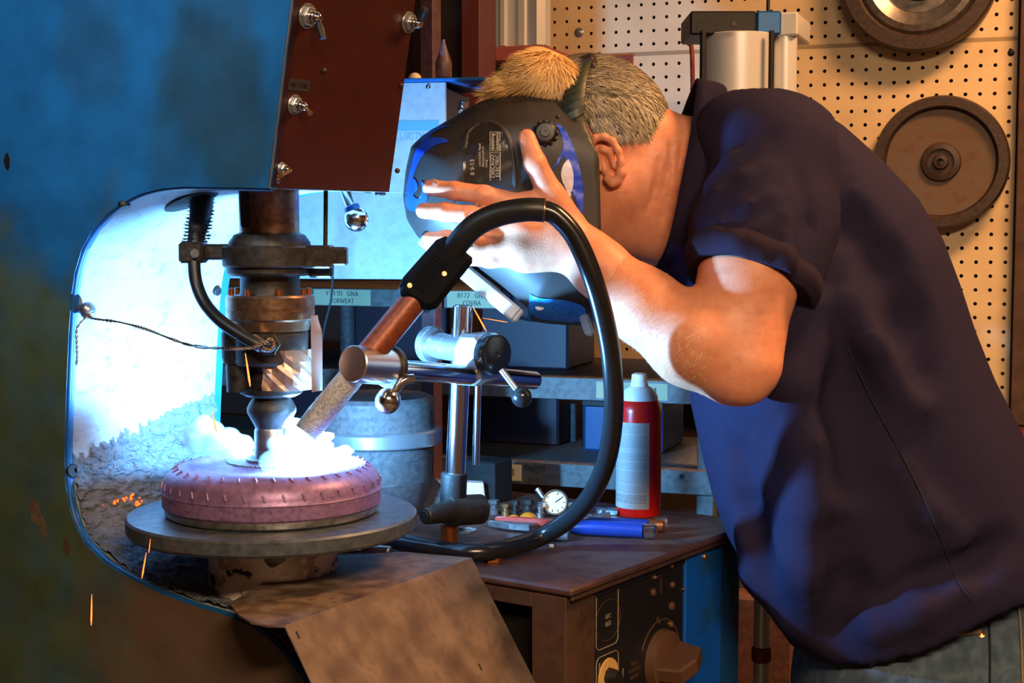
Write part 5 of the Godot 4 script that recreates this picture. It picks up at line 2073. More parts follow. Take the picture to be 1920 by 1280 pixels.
func torch_stand() -> void:
	var pd := 1.865
	var s := pd / FOCAL
	var t := thing("torch_stand", "chrome post stand with cross rod, clamps and ball levers holding the torch", "stand", at(842, 1036, pd))
	var top := at(868, 572, pd)
	var low := at(854, 890, pd)
	var st := new_st()
	cyl(st, low, top, 19 * s, 0.0015, 36)
	put("post", st, M.chrome, t)
	st = new_st()
	cyl(st, at(849, 946, pd), at(852, 886, pd), 25 * s, 0.0012, 32)
	put("post_sleeve", st, M.black_iron, t)
	st = new_st()
	cyl(st, at(903, 954, pd + 0.02), at(838, 958, pd - 0.015), 29 * s, 0.002, 30)
	cyl(st, at(845, 957, pd - 0.02), at(797, 968, pd - 0.06), 22 * s, 0.001, 24, 15 * s)
	var tc := put("tee_clamp", st, M.dark_iron, t)
	st = new_st()
	lathe(st, along(at(797, 968, pd - 0.06), at(790, 970, pd - 0.066) - at(797, 968, pd - 0.06)), [Vector2(0, 0), Vector2(11 * s, 0), Vector2(10 * s, 0.003), Vector2(0, 0.003)], 16)
	put("set_screw", st, M.black_iron, tc)
	st = new_st()
	cyl(st, at(842, 1043, pd), at(843, 980, pd), 17 * s, 0.001, 26)
	put("foot_stub", st, M.copper_pipe, t)
	st = new_st()
	lathe(st, Transform3D(Basis.IDENTITY, Vector3(at(842, 1036, pd).x, B0.y, at(842, 1036, pd).z)), [Vector2(0, 0), Vector2(0.022, 0), Vector2(0.022, 0.004), Vector2(0.014, 0.006), Vector2(0, 0.006)], 28)
	put("foot_plate", st, M.dark_iron, t)
	# cross rod from the torch clamp past the post
	var r0 := at(742, 692, 1.705)
	var r1 := at(1004, 713, 1.94)
	var rd := (r1 - r0).normalized()
	st = new_st()
	cyl(st, r0, r1, 0.0118, 0.003, 32)
	put("cross_rod", st, M.chrome, t)
	# clamp gripping the torch
	var c0 := at(661, 682, 1.655)
	var c1 := c0 + rd * 0.066
	st = new_st()
	cyl(st, c0, c1, 0.0212, 0.0012, 44)
	var cl := put("torch_clamp", st, M.satin, t)
	st = new_st()
	lathe(st, along(c0 + rd * 0.062, rd), [Vector2(0.012, 0), Vector2(0.0235, 0), Vector2(0.0245, 0.001), Vector2(0.0245, 0.007), Vector2(0.0235, 0.008), Vector2(0.012, 0.008)], 44)
	put("clamp_ring", st, M.dark_iron, cl)
	st = new_st()
	var bp := at(727, 751, 1.688)
	tube(st, smooth([at(775, 709, 1.70), at(757, 713, 1.695), at(742, 730, 1.692), bp], 4), 0.0055, 14)
	put("lever_arm", st, M.chrome, cl)
	st = new_st()
	ball(st, bp, Vector3.ONE * 0.0152, 30)
	put("ball_knob", st, M.chrome, cl)
	# second clamp on the post
	st = new_st()
	var bc := at(897, 672, 1.845)
	prism(st, Transform3D(Basis(FD, Vector3.UP, -WD), bc), [Vector2(-0.022, -0.020), Vector2(-0.016, -0.032), Vector2(0.010, -0.032), Vector2(0.020, -0.024), Vector2(0.022, 0.024), Vector2(0.014, 0.032), Vector2(-0.010, 0.032), Vector2(-0.022, 0.016)], -0.026, 0.026, 0.004)
	var cb := put("post_clamp", st, M.zinc, t)
	var k0 := at(803, 645, 1.905)
	var k1 := at(928, 664, 1.812)
	var kd := (k1 - k0).normalized()
	st = new_st()
	lathe(st, along(k0, kd), [Vector2(0, 0), Vector2(0.022, 0), Vector2(0.0235, 0.0012), Vector2(0.0235, 0.010), Vector2(0.022, 0.0115), Vector2(0, 0.0115)], 40)
	put("thumb_disc", st, M.zinc, cb)
	st = new_st()
	lathe(st, along(k0, kd), [Vector2(0, 0.010), Vector2(0.014, 0.010), Vector2(0.0155, 0.014), Vector2(0.0155, 0.022), Vector2(0.0168, 0.023), Vector2(0.0168, 0.040), Vector2(0.0160, 0.041), Vector2(0.0168, 0.042), Vector2(0.0168, 0.056), Vector2(0.0175, 0.060), Vector2(0.0175, 0.1), Vector2(0, 0.1)], 36)
	put("clamp_barrel", st, M.zinc, cb)
	st = new_st()
	lathe(st, along(k1 - kd * 0.014, kd), [Vector2(0, 0), Vector2(0.0225, 0), Vector2(0.0255, 0.003), Vector2(0.0262, 0.011), Vector2(0.0245, 0.017), Vector2(0.021, 0.0185), Vector2(0.004, 0.0185), Vector2(0.003, 0.0175), Vector2(0, 0.0175)], 44)
	put("black_knob", st, M.rubber_shiny, cb)
	st = new_st()
	var lb := at(978, 744, 1.795)
	cyl(st, at(940, 692, 1.80), lb, 0.0042, 0.0008, 16, 0.0036)
	put("lever_arm", st, M.satin, cb)
	st = new_st()
	ball(st, lb, Vector3.ONE * 0.0128, 26)
	put("ball_knob", st, M.rubber_shiny, cb)
	# thin guide rod behind the post
	st = new_st()
	cyl(st, at(896, 722, 1.955), at(892, 872, 1.955), 0.0050, 0.001, 18)
	put("guide_rod", st, M.chrome, t)


func cables() -> void:
	# earth cable with a frayed sleeve, from the slot in the throat through the clamp to the port
	var t := thing("earth_cable", "black cable with a frayed sleeve, curving from the throat slot to the spindle", "cable", at(366, 470, 1.69))
	var st := new_st()
	tube(st, smooth([at(372, 366, 1.76), at(372, 400, 1.72), at(368, 440, 1.69), at(364, 490, 1.68), at(368, 530, 1.675), at(384, 568, 1.665), at(412, 600, 1.65), at(448, 625, 1.64), at(484, 646, 1.636), at(500, 650, 1.645)], 5), 0.0072, 14)
	put("cable", st, M.rubber, t)
	st = new_st()
	var fr := smooth([at(378, 362, 1.765), at(377, 395, 1.725), at(371, 428, 1.70), at(366, 456, 1.69)], 5)
	tube(st, fr, [0.014, 0.0140, 0.014, 0.0135, 0.0138, 0.013, 0.0125, 0.0125, 0.012, 0.0118, 0.011, 0.0105, 0.010, 0.0098, 0.0095, 0.009], 16)
	# frayed threads
	var r := RandomNumberGenerator.new()
	r.seed = 5
	for i in 520:
		var k := r.randi_range(0, fr.size() - 2)
		var p: Vector3 = fr[k]
		var ang := r.randf() * TAU
		var dir := Vector3(cos(ang), r.randf_range(-0.5, 0.3), sin(ang)).normalized()
		var base := p + Vector3(dir.x, 0, dir.z) * 0.0115
		tube(st, [base, base + dir * r.randf_range(0.003, 0.0065)], [0.0008, 0.0002], 3)
	put("frayed_sleeve", st, M.black_iron, t)
	st = new_st()
	cyl(st, at(470, 636, 1.64), at(492, 650, 1.637), 0.0078, 0.001, 16)
	put("lug", st, M.steel, t)
	# twisted safety wire from the throat knob to the port
	var kp: Vector3 = get_meta("knob")
	var kd := -kp.z
	var path := smooth([kp, at(172, 596, kd - 0.005), at(225, 604, kd - 0.02), at(274, 617, kd - 0.03), at(318, 634, kd - 0.045), at(362, 648, kd - 0.06), at(420, 653, 1.62), at(468, 652, 1.615), at(496, 642, 1.622), at(506, 636, 1.63), at(512, 646, 1.632), at(503, 656, 1.63), at(492, 652, 1.625)], 10)
	var w := thing("safety_wire", "thin twisted wire strung across the white throat to the spindle port", "wire", kp)
	twist(w, "wire_strand", path, 0.0012, 0.0011, 420.0)
	var tail := smooth([kp, at(146, 612, kd - 0.006), at(144, 640, kd - 0.008), at(145, 668, kd - 0.008), at(143, 684, kd - 0.006)], 8)
	twist(w, "loose_end", tail, 0.0010, 0.0008, 260.0)
	st = new_st()
	var sp: Node3D = get_node("machine_spindle")
	tube(st, smooth([at(624, 508, 1.715), at(621, 560, 1.80), at(611, 600, 1.86), at(604, 640, 1.90), at(602, 690, 1.93), at(607, 760, 1.95)], 5), 0.0014, 8)
	put("control_cord", st, M.matte_black, sp)


func twist(parent: Node3D, called: String, path: Array, off: float, r: float, turns: float) -> void:
	var st := new_st()
	for k in 2:
		var pts := []
		var run := 0.0
		for i in path.size():
			if i > 0:
				run += path[i].distance_to(path[i - 1])
			var d: Vector3 = (path[mini(i + 1, path.size() - 1)] - path[maxi(i - 1, 0)]).normalized()
			var u := d.cross(Vector3(0.1, 0.2, 1)).normalized()
			var v := d.cross(u)
			var a := run * turns * 2.0 + PI * k
			pts.append(path[i] + (u * cos(a) + v * sin(a)) * off)
		tube(st, pts, r, 6)
	put(called, st, M.bronze_steel, parent)


func sparks() -> void:
	var list := [[460, 662, 469, 724, 1.60, "glowing spark falling in front of the spindle's foil shield"], [398, 772, 406, 812, 1.62, "glowing spark flying above the left of the converter"], [282, 1010, 279, 1036, 1.55, "faint red spark falling below the turntable, upper of the pair"], [274, 1036, 266, 1084, 1.55, "bright orange spark falling below the turntable, lower of the pair"], [172, 1114, 171, 1172, 1.50, "orange spark falling in front of the machine's dark foot"], [886, 574, 912, 621, 1.72, "red spark flying right of the chrome post's top"], [904, 596, 952, 604, 1.72, "thin red spark branching right beside the post's top"]]
	var rad := [0.0011, 0.0011, 0.0005, 0.0008, 0.0009, 0.0009, 0.0004]
	for i in list.size():
		var q: Array = list[i]
		var a := at(q[0], q[1], q[4])
		var b := at(q[2], q[3], q[4])
		var st := new_st()
		tube(st, [a, a.lerp(b, 0.35), a.lerp(b, 0.8), b], [rad[i] * 0.3, rad[i] * 0.8, rad[i], rad[i] * 0.4], 6)
		solo("spark", st, M.spark_glow, q[5], "spark", "flying sparks")
	# embers caught on the throat's lower ledge
	var r := RandomNumberGenerator.new()
	r.seed = 9
	var t := thing("embers", "orange glowing embers caught in the dark crust at the left of the turntable disc", "embers", liner_hit(throat, 240, 942, 0.252)[0], "")
	var st := new_st()
	for i in 26:
		var c := i < 18
		var px := r.randfn(225, 14) if c else r.randfn(252, 4)
		var py := r.randfn(938 - (px - 225) * 0.35, 4.0) if c else r.randfn(947, 3)
		var lh := liner_hit(throat, px, py, 0.252)
		ball(st, lh[0] + lh[1] * 0.006, Vector3.ONE * r.randf_range(0.0006, 0.0021), 8)
	var em := put("ember", st, M.ember_glow, t)
	em.set_meta("kind", "stuff")


func smoke() -> void:
	var r := RandomNumberGenerator.new()
	r.seed = 17
	var puffs := []
	for i in 26:
		var u := r.randf()
		puffs.append([lerpf(352, 470, u) + r.randfn(0, 5), lerpf(822, 838, u) + r.randfn(0, 11), 1.73 + r.randfn(0, 0.012), r.randf_range(0.018, 0.042), r.randf_range(0.014, 0.028), r.randf_range(0.02, 0.04), r.randf_range(8.0, 22.0)])
	for i in 12:
		var u := r.randf()
		puffs.append([lerpf(560, 655, u) + r.randfn(0, 4), lerpf(846, 852, u) + r.randfn(0, 5), 1.72 + r.randfn(0, 0.01), r.randf_range(0.016, 0.036), r.randf_range(0.008, 0.016), r.randf_range(0.02, 0.03), r.randf_range(6.0, 16.0)])
	for i in 12:  # puffs before the shaft, added to carry the arc's white glare
		puffs.append([552 + r.randfn(0, 20), 858 + r.randfn(0, 11), 1.645 + r.randfn(0, 0.012), r.randf_range(0.020, 0.044), r.randf_range(0.016, 0.030), r.randf_range(0.02, 0.035), r.randf_range(8.0, 18.0)])
	puffs.append([545, 842, 1.73, 0.085, 0.075, 0.07, 7.0])  # broad puffs round the arc, added for its glow
	puffs.append([548, 842, 1.73, 0.060, 0.055, 0.05, 8.0])
	var t := thing("weld_smoke_and_glare", "white welding smoke beside the arc, with puffs added before it for its glare", "smoke", at(480, 850, 1.66))
	t.set_meta("kind", "stuff")
	for i in puffs.size():
		var q: Array = puffs[i]
		var f := FogVolume.new()
		f.name = "smoke_glare_puff"
		f.shape = RenderingServer.FOG_VOLUME_SHAPE_ELLIPSOID
		f.size = Vector3(q[3], q[4], q[5])
		var fm := FogMaterial.new()
		fm.density = q[6]
		fm.albedo = Color(0.92, 0.94, 0.97)
		f.material = fm
		t.add_child(f, true)
		f.position = at(q[0], q[1], q[2]) - t.position


# ------------------------------------------------------------------ the man
const DP := 0.055


func pat(px: float, py: float, dep: float) -> Vector3:
	return at(px, py, dep + DP)


func seek(g: Grid, px: float, py: float, d0: float, d1: float) -> Vector3:   # first surface met going away from the camera side
	var n := 240
	var prev := pat(px, py, d0)
	for i in n + 1:
		var p := pat(px, py, lerpf(d0, d1, float(i) / n))
		if g.value(p) < 0.0:
			return prev
		prev = p
	return pat(px, py, d1)


func person() -> void:
	var body := new_st()
	# ---- head and neck
	var E := pat(1140, 300, 1.90)
	var hf := Vector3(-0.906, -0.423, 0).normalized()
	var hu := Vector3(-0.423, 0.906, 0).normalized()
	var hb := Basis(hf, hu, Vector3(0, 0, 1))
	var g := Grid.new(pat(880, 90, 1.90) - Vector3(0, 0, 0.12), pat(1370, 520, 1.90) + Vector3(0, 0, 0.12), 0.0042)
	g.grow = 1.03
	var sk := pat(1098, 246, 1.90)
	g.ell(sk, hb, Vector3(0.098, 0.094, 0.076), 0.01)
	g.ell(sk - hf * 0.018 - hu * 0.012, hb, Vector3(0.082, 0.078, 0.077), 0.02)
	g.ell(pat(1075, 345, 1.90), hb, Vector3(0.074, 0.085, 0.062), 0.03)
	for s in [-1.0, 1.0]:
		g.cap(pat(1160, 360, 1.90 - s * 0.050), pat(1085, 440, 1.90 - s * 0.022), 0.026, 0.022, 0.03)       # jaw
		g.ell(pat(1062, 345, 1.90 - s * 0.045), hb, Vector3(0.026, 0.024, 0.018), 0.02)                    # cheekbone
		g.cap(pat(1100, 300, 1.90 - s * 0.050), pat(1020, 290, 1.90 - s * 0.030), 0.018, 0.014, 0.02)       # temple and brow
		g.ell(pat(1030, 318, 1.90 - s * 0.032), hb, Vector3(0.012, 0.012, 0.014), 0.008, true)             # eye sockets
		g.ell(pat(1038, 319, 1.90 - s * 0.031), hb, Vector3(0.012, 0.012, 0.012), 0.004)                   # eyeballs
		g.cap(pat(1236, 260, 1.90 - s * 0.018), pat(1330, 320, 1.90 - s * 0.045), 0.030, 0.040, 0.02)       # neck cords
		g.cap(pat(1180, 330, 1.90 - s * 0.055), pat(1270, 455, 1.90 - s * 0.025), 0.012, 0.014, 0.012)
	g.cap(pat(1015, 320, 1.90), pat(985, 385, 1.90), 0.010, 0.015, 0.012)                                   # nose
	g.cap(pat(1002, 392, 1.90), pat(990, 392, 1.90), 0.012, 0.010, 0.01)
	g.cap(pat(1030, 425, 1.90), pat(1040, 425, 1.90), 0.018, 0.022, 0.015)                                  # lips
	g.cap(pat(1020, 424, 1.88), pat(1020, 424, 1.92), 0.0022, 0.0022, 0.004, true)
	g.cap(pat(1062, 462, 1.90), pat(1075, 455, 1.90), 0.020, 0.028, 0.02)                                   # chin
	g.cap(pat(1165, 335, 1.905), pat(1345, 345, 1.905), 0.068, 0.088, 0.03)                                 # neck
	g.cap(pat(1180, 418, 1.905), pat(1300, 425, 1.905), 0.046, 0.062, 0.03)
	# creases on the side of the neck
	for q in [[1268, 262, 1246, 410], [1250, 268, 1226, 380], [1284, 300, 1262, 440], [1236, 300, 1214, 400]]:
		var a := seek(g, q[0], q[1], 1.78, 1.95)
		var b := seek(g, q[2], q[3], 1.78, 1.95)
		var m := seek(g, (q[0] + q[2]) * 0.5 + 5, (q[1] + q[3]) * 0.5, 1.78, 1.95)
		g.cap(a, m, 0.0026, 0.0030, 0.006, true)
		g.cap(m, b, 0.0030, 0.0022, 0.006, true)
	g.emit(body)
	var head := g
	# ear
	var eg := Grid.new(pat(1085, 235, 1.785), pat(1185, 365, 1.85), 0.0019)
	eg.grow = 1.03
	var helix := [[1112, 284, 1.816], [1108, 270, 1.812], [1116, 259, 1.810], [1132, 256, 1.808], [1148, 264, 1.806], [1159, 282, 1.805], [1165, 304, 1.806], [1165, 324, 1.808], [1158, 338, 1.811], [1148, 342, 1.813], [1140, 336, 1.816]]
	for s in [1.0]:
		eg.ell(pat(1138, 298, 1.826), Basis.from_euler(Vector3(0, 0, 0.45)), Vector3(0.017, 0.029, 0.012), 0.006)
		for i in helix.size() - 1:
			var a: Array = helix[i]
			var b: Array = helix[i + 1]
			eg.cap(pat(a[0], a[1], a[2]), pat(b[0], b[1], b[2]), 0.0042 if i < 7 else 0.006, 0.0042 if i < 6 else 0.006, 0.004)
		eg.ell(pat(1133, 304, 1.810), Basis.from_euler(Vector3(0, 0, 0.4)), Vector3(0.0085, 0.013, 0.009), 0.005, true)
		eg.cap(pat(1128, 280, 1.814), pat(1146, 286, 1.813), 0.0035, 0.0035, 0.004)
		eg.cap(pat(1146, 286, 1.813), pat(1152, 312, 1.813), 0.0038, 0.0036, 0.004)
		eg.cap(pat(1119, 302, 1.814), pat(1124, 316, 1.814), 0.0052, 0.0045, 0.004)
	eg.emit(body)
	# far ear, hidden from here
	var fg := Grid.new(pat(1090, 240, 1.96), pat(1185, 362, 2.0), 0.004)
	fg.grow = 1.03
	fg.ell(pat(1138, 300, 1.975), Basis.from_euler(Vector3(0, 0, 0.45)), Vector3(0.018, 0.031, 0.008), 0.006)
	fg.emit(body)
	# ---- near arm
	var ag := Grid.new(pat(1030, 400, 1.80), pat(1500, 780, 1.60), 0.0062)
	ag.grow = 1.03
	ag.lo.z = minf(ag.lo.z, -1.86)
	ag = Grid.new(Vector3(pat(1030, 0, 1.8).x, pat(0, 790, 1.7).y, -1.85 - DP), Vector3(pat(1520, 0, 1.65).x, pat(0, 300, 1.7).y, -1.58 - DP), 0.0062)
	ag.grow = 1.03
	var k := 1.70 / FOCAL
	ag.cap(pat(1060, 440, 1.762), pat(1122, 498, 1.752), 0.025, 0.030, 0.02)
	ag.cap(pat(1080, 462, 1.770), pat(1122, 505, 1.760), 0.024, 0.028, 0.02)
	ag.cap(pat(1122, 500, 1.750), pat(1204, 572, 1.732), 0.030, 0.041, 0.02)
	ag.cap(pat(1204, 572, 1.732), pat(1300, 640, 1.712), 0.041, 0.050, 0.025)
	ag.cap(pat(1300, 640, 1.712), pat(1378, 688, 1.700), 0.050, 0.041, 0.025)
	ag.cap(pat(1222, 590, 1.704), pat(1312, 636, 1.690), 0.026, 0.031, 0.022)      # the swell of the forearm muscle
	ag.cap(pat(1312, 636, 1.690), pat(1376, 600, 1.702), 0.031, 0.030, 0.03)
	ag.cap(pat(1372, 705, 1.694), pat(1396, 712, 1.690), 0.030, 0.026, 0.02)       # elbow point
	ag.cap(pat(1396, 672, 1.698), pat(1404, 520, 1.722), 0.044, 0.055, 0.02)       # upper arm
	ag.cap(pat(1404, 520, 1.722), pat(1430, 330, 1.80), 0.055, 0.062, 0.02)
	ag.cut(pat(1136, 512, 1.75), Vector3(-0.75, 0.66, 0.0))
	ag.emit(body)
	var arm := ag
	# ---- far arm, mirrored behind
	var fa := Grid.new(Vector3(pat(1000, 0, 2.0).x, pat(0, 760, 2.1).y, -2.22 - DP), Vector3(pat(1500, 0, 2.1).x, pat(0, 300, 2.0).y, -1.96 - DP), 0.010)
	fa.grow = 1.03
	fa.cap(pat(1060, 470, 2.03), pat(1200, 560, 2.08), 0.028, 0.042, 0.02)
	fa.cap(pat(1200, 560, 2.08), pat(1340, 640, 2.12), 0.044, 0.044, 0.02)
	fa.cap(pat(1340, 640, 2.12), pat(1380, 380, 2.04), 0.046, 0.060, 0.02)
	fa.cap(pat(1060, 470, 2.03), pat(990, 410, 2.02), 0.024, 0.016, 0.02)
	fa.emit(body)
	# ---- trunk under the shirt, so that neck and arms join in one body
	var tg := Grid.new(Vector3(pat(1250, 0, 1.9).x, pat(0, 720, 1.9).y, -2.10 - DP), Vector3(pat(1620, 0, 1.9).x, pat(0, 160, 1.9).y, -1.70 - DP), 0.014)
	tg.grow = 1.03
	tg.cap(pat(1345, 345, 1.905), pat(1440, 420, 1.9), 0.086, 0.11, 0.03)
	tg.cap(pat(1440, 420, 1.9), pat(1500, 620, 1.9), 0.11, 0.12, 0.03)
	tg.cap(pat(1430, 330, 1.80), pat(1430, 330, 2.02), 0.062, 0.062, 0.03)
	tg.emit(body)
	# ---- near hand, spread over the helmet
	hand(body)
	var hip := pat(1760, 1250, 1.90)
	var root := Vector3(hip.x, 0.0, hip.z)
	var p := MeshInstance3D.new()
	p.name = "person"
	add_child(p)
	p.position = Vector3.ZERO
	body.generate_normals()
	body.index()
	p.mesh = body.commit()
	p.material_override = M.skin
	tag(p, "man in navy polo shirt and jeans bending left, hand pressed on his welding helmet", "person")
	nails(p)
	hair(p, head, hf, hu, sk)
	clothes(p, arm)
	forearm_hair(p, arm)
	# ring on the third finger
	var st := new_st()
	var rc := pat(884, 456, 1.728)
	var rx := along(rc, Vector3(1, -0.02, 0.05))
	lathe(st, rx, [Vector2(0.0104, -0.0026), Vector2(0.0116, -0.0026), Vector2(0.0120, 0.0), Vector2(0.0116, 0.0026), Vector2(0.0104, 0.0026)], 26)
	put("finger_ring", st, M.ring_gold, p)


func hand(st: SurfaceTool) -> void:
	var g := Grid.new(Vector3(pat(770, 0, 1.76).x, pat(0, 580, 1.76).y, -1.815 - DP), Vector3(pat(1185, 0, 1.74).x, pat(0, 225, 1.76).y, -1.69 - DP), 0.0030)
	g.grow = 1.03
	var dz := 0.0
	# wrist and back of the hand
	g.cap(pat(1080, 460, 1.762), pat(1122, 498, 1.752), 0.025, 0.030, 0.02)
	g.cap(pat(1080, 462, 1.770), pat(1122, 505, 1.760), 0.024, 0.028, 0.02)
	g.cap(pat(1122, 500, 1.750), pat(1204, 572, 1.732), 0.030, 0.041, 0.02)
	g.cap(pat(1098, 470, 1.758), pat(1040, 430, 1.756), 0.026, 0.024, 0.012)
	g.cap(pat(1085, 482, 1.768), pat(1020, 470, 1.762), 0.020, 0.018, 0.015)
	var mcp := [[985, 388, 1.748], [972, 424, 1.742], [968, 456, 1.746], [982, 486, 1.756]]
	for i in 4:
		var q: Array = mcp[i]
		if i < 3:
			var q2: Array = mcp[i + 1]
			g.cap(pat(q[0] + 12, q[1] + 4, q[2] + 0.003), pat(q2[0] + 12, q2[1] - 4, q2[2] + 0.003), 0.0125, 0.0125, 0.016)
		g.cap(pat(1055, 428 + i * 14, 1.757), pat(q[0], q[1], q[2]), 0.0175, 0.0142 if i < 3 else 0.0125, 0.016)
	g.ell(pat(1010, 445, 1.756), Basis.from_euler(Vector3(0, 0, -0.35)), Vector3(0.040, 0.034, 0.015), 0.015)
	# fingers: knuckle, middle joint, end joint, tip
	var fingers := [
		[[985, 388, 1.748], [908, 366, 1.738], [853, 358, 1.744], [807, 352, 1.756], 0.0138, 0.0118, 0.0112, 0.0098],
		[[972, 424, 1.742], [882, 404, 1.730], [834, 397, 1.738], [794, 395, 1.752], 0.0138, 0.0116, 0.0110, 0.0096],
		[[968, 456, 1.746], [884, 456, 1.730], [838, 452, 1.738], [805, 448, 1.752], 0.0130, 0.0108, 0.0104, 0.0090],
		[[982, 484, 1.756], [918, 484, 1.752], [884, 480, 1.756], [852, 476, 1.764], 0.0120, 0.0098, 0.0092, 0.0082],
	]
	for f in fingers:
		for i in 3:
			var a: Array = f[i]
			var b: Array = f[i + 1]
			g.cap(pat(a[0], a[1], a[2]), pat(b[0], b[1], b[2]), f[4 + i] * (1.0 if i == 0 else 0.98), f[5 + i], 0.0045 if fingers.find(f) < 2 else 0.012)
		if fingers.find(f) > 1:
			continue
		# knuckle swellings
		var m: Array = f[1]
		g.ell(pat(m[0], m[1], m[2] - 0.004), Basis.IDENTITY, Vector3(0.0105, 0.0098, 0.0098), 0.004)
		var e: Array = f[2]
		g.ell(pat(e[0], e[1], e[2] - 0.002), Basis.IDENTITY, Vector3(0.008, 0.0095, 0.0092), 0.004)
		# creases over the middle joint
		for c in [-5, 0, 5]:
			g.cap(pat(m[0] + c, m[1] - 14, m[2] - 0.0115), pat(m[0] + c, m[1] + 14, m[2] - 0.0115), 0.0014, 0.0014, 0.002, true)
	# knuckles and tendons
	for i in 4:
		var q: Array = mcp[i]
		g.ell(pat(q[0], q[1], q[2] - 0.004), Basis.IDENTITY, Vector3(0.013, 0.012, 0.0115) * (1.0 if i == 0 else 0.86), 0.012)
	# thumb
	var th := [[1066, 420, 1.760], [1034, 366, 1.748], [1003, 305, 1.742], [988, 258, 1.752]]
	var tr := [0.020, 0.0155, 0.0128, 0.0104]
	for i in 3:
		g.cap(pat(th[i][0], th[i][1], th[i][2]), pat(th[i + 1][0], th[i + 1][1], th[i + 1][2]), tr[i], tr[i + 1], 0.006)
	g.ell(pat(1002, 306, 1.738), Basis.IDENTITY, Vector3(0.0125, 0.012, 0.0105), 0.004)
	g.cap(pat(1028, 372, 1.757), pat(990, 380, 1.757), 0.009, 0.010, 0.014)      # web
	g.cap(pat(1040, 380, 1.757), pat(1005, 392, 1.755), 0.013, 0.012, 0.014)
	g.cut(pat(1146, 522, 1.75), Vector3(0.75, -0.66, 0.0))
	g.emit(st)


func nails(p: Node3D) -> void:
	var list := [[811, 347, 1.7475, 0.0098, 0.0078, 0.12], [797, 390, 1.744, 0.0092, 0.0072, 0.1], [986, 262, 1.7425, 0.0080, 0.0100, 0.25]]
	for q in list:
		var st := new_st()
		var b := Basis.from_euler(Vector3(-0.35 if q[0] > 900 else -0.25, -0.55 if q[0] < 900 else 0.0, q[5]))
		ball(st, pat(q[0], q[1], q[2]), Vector3(q[3], q[4], 0.0024), 16, b)
		put("fingernail", st, M.nail, p)


func strand(st: SurfaceTool, a: Vector3, d: Vector3, n: Vector3, len: float, w: float, bend: float) -> void:
	var side := d.cross(n).normalized() * w
	var m := a + d * len * 0.5 + n * bend * 0.6
	var e := a + d * len + n * bend * 0.2
	tri(st, a - side, a + side, m + side * 0.8)
	tri(st, a - side, m + side * 0.8, m - side * 0.8)
	tri(st, m - side * 0.8, m + side * 0.8, e)


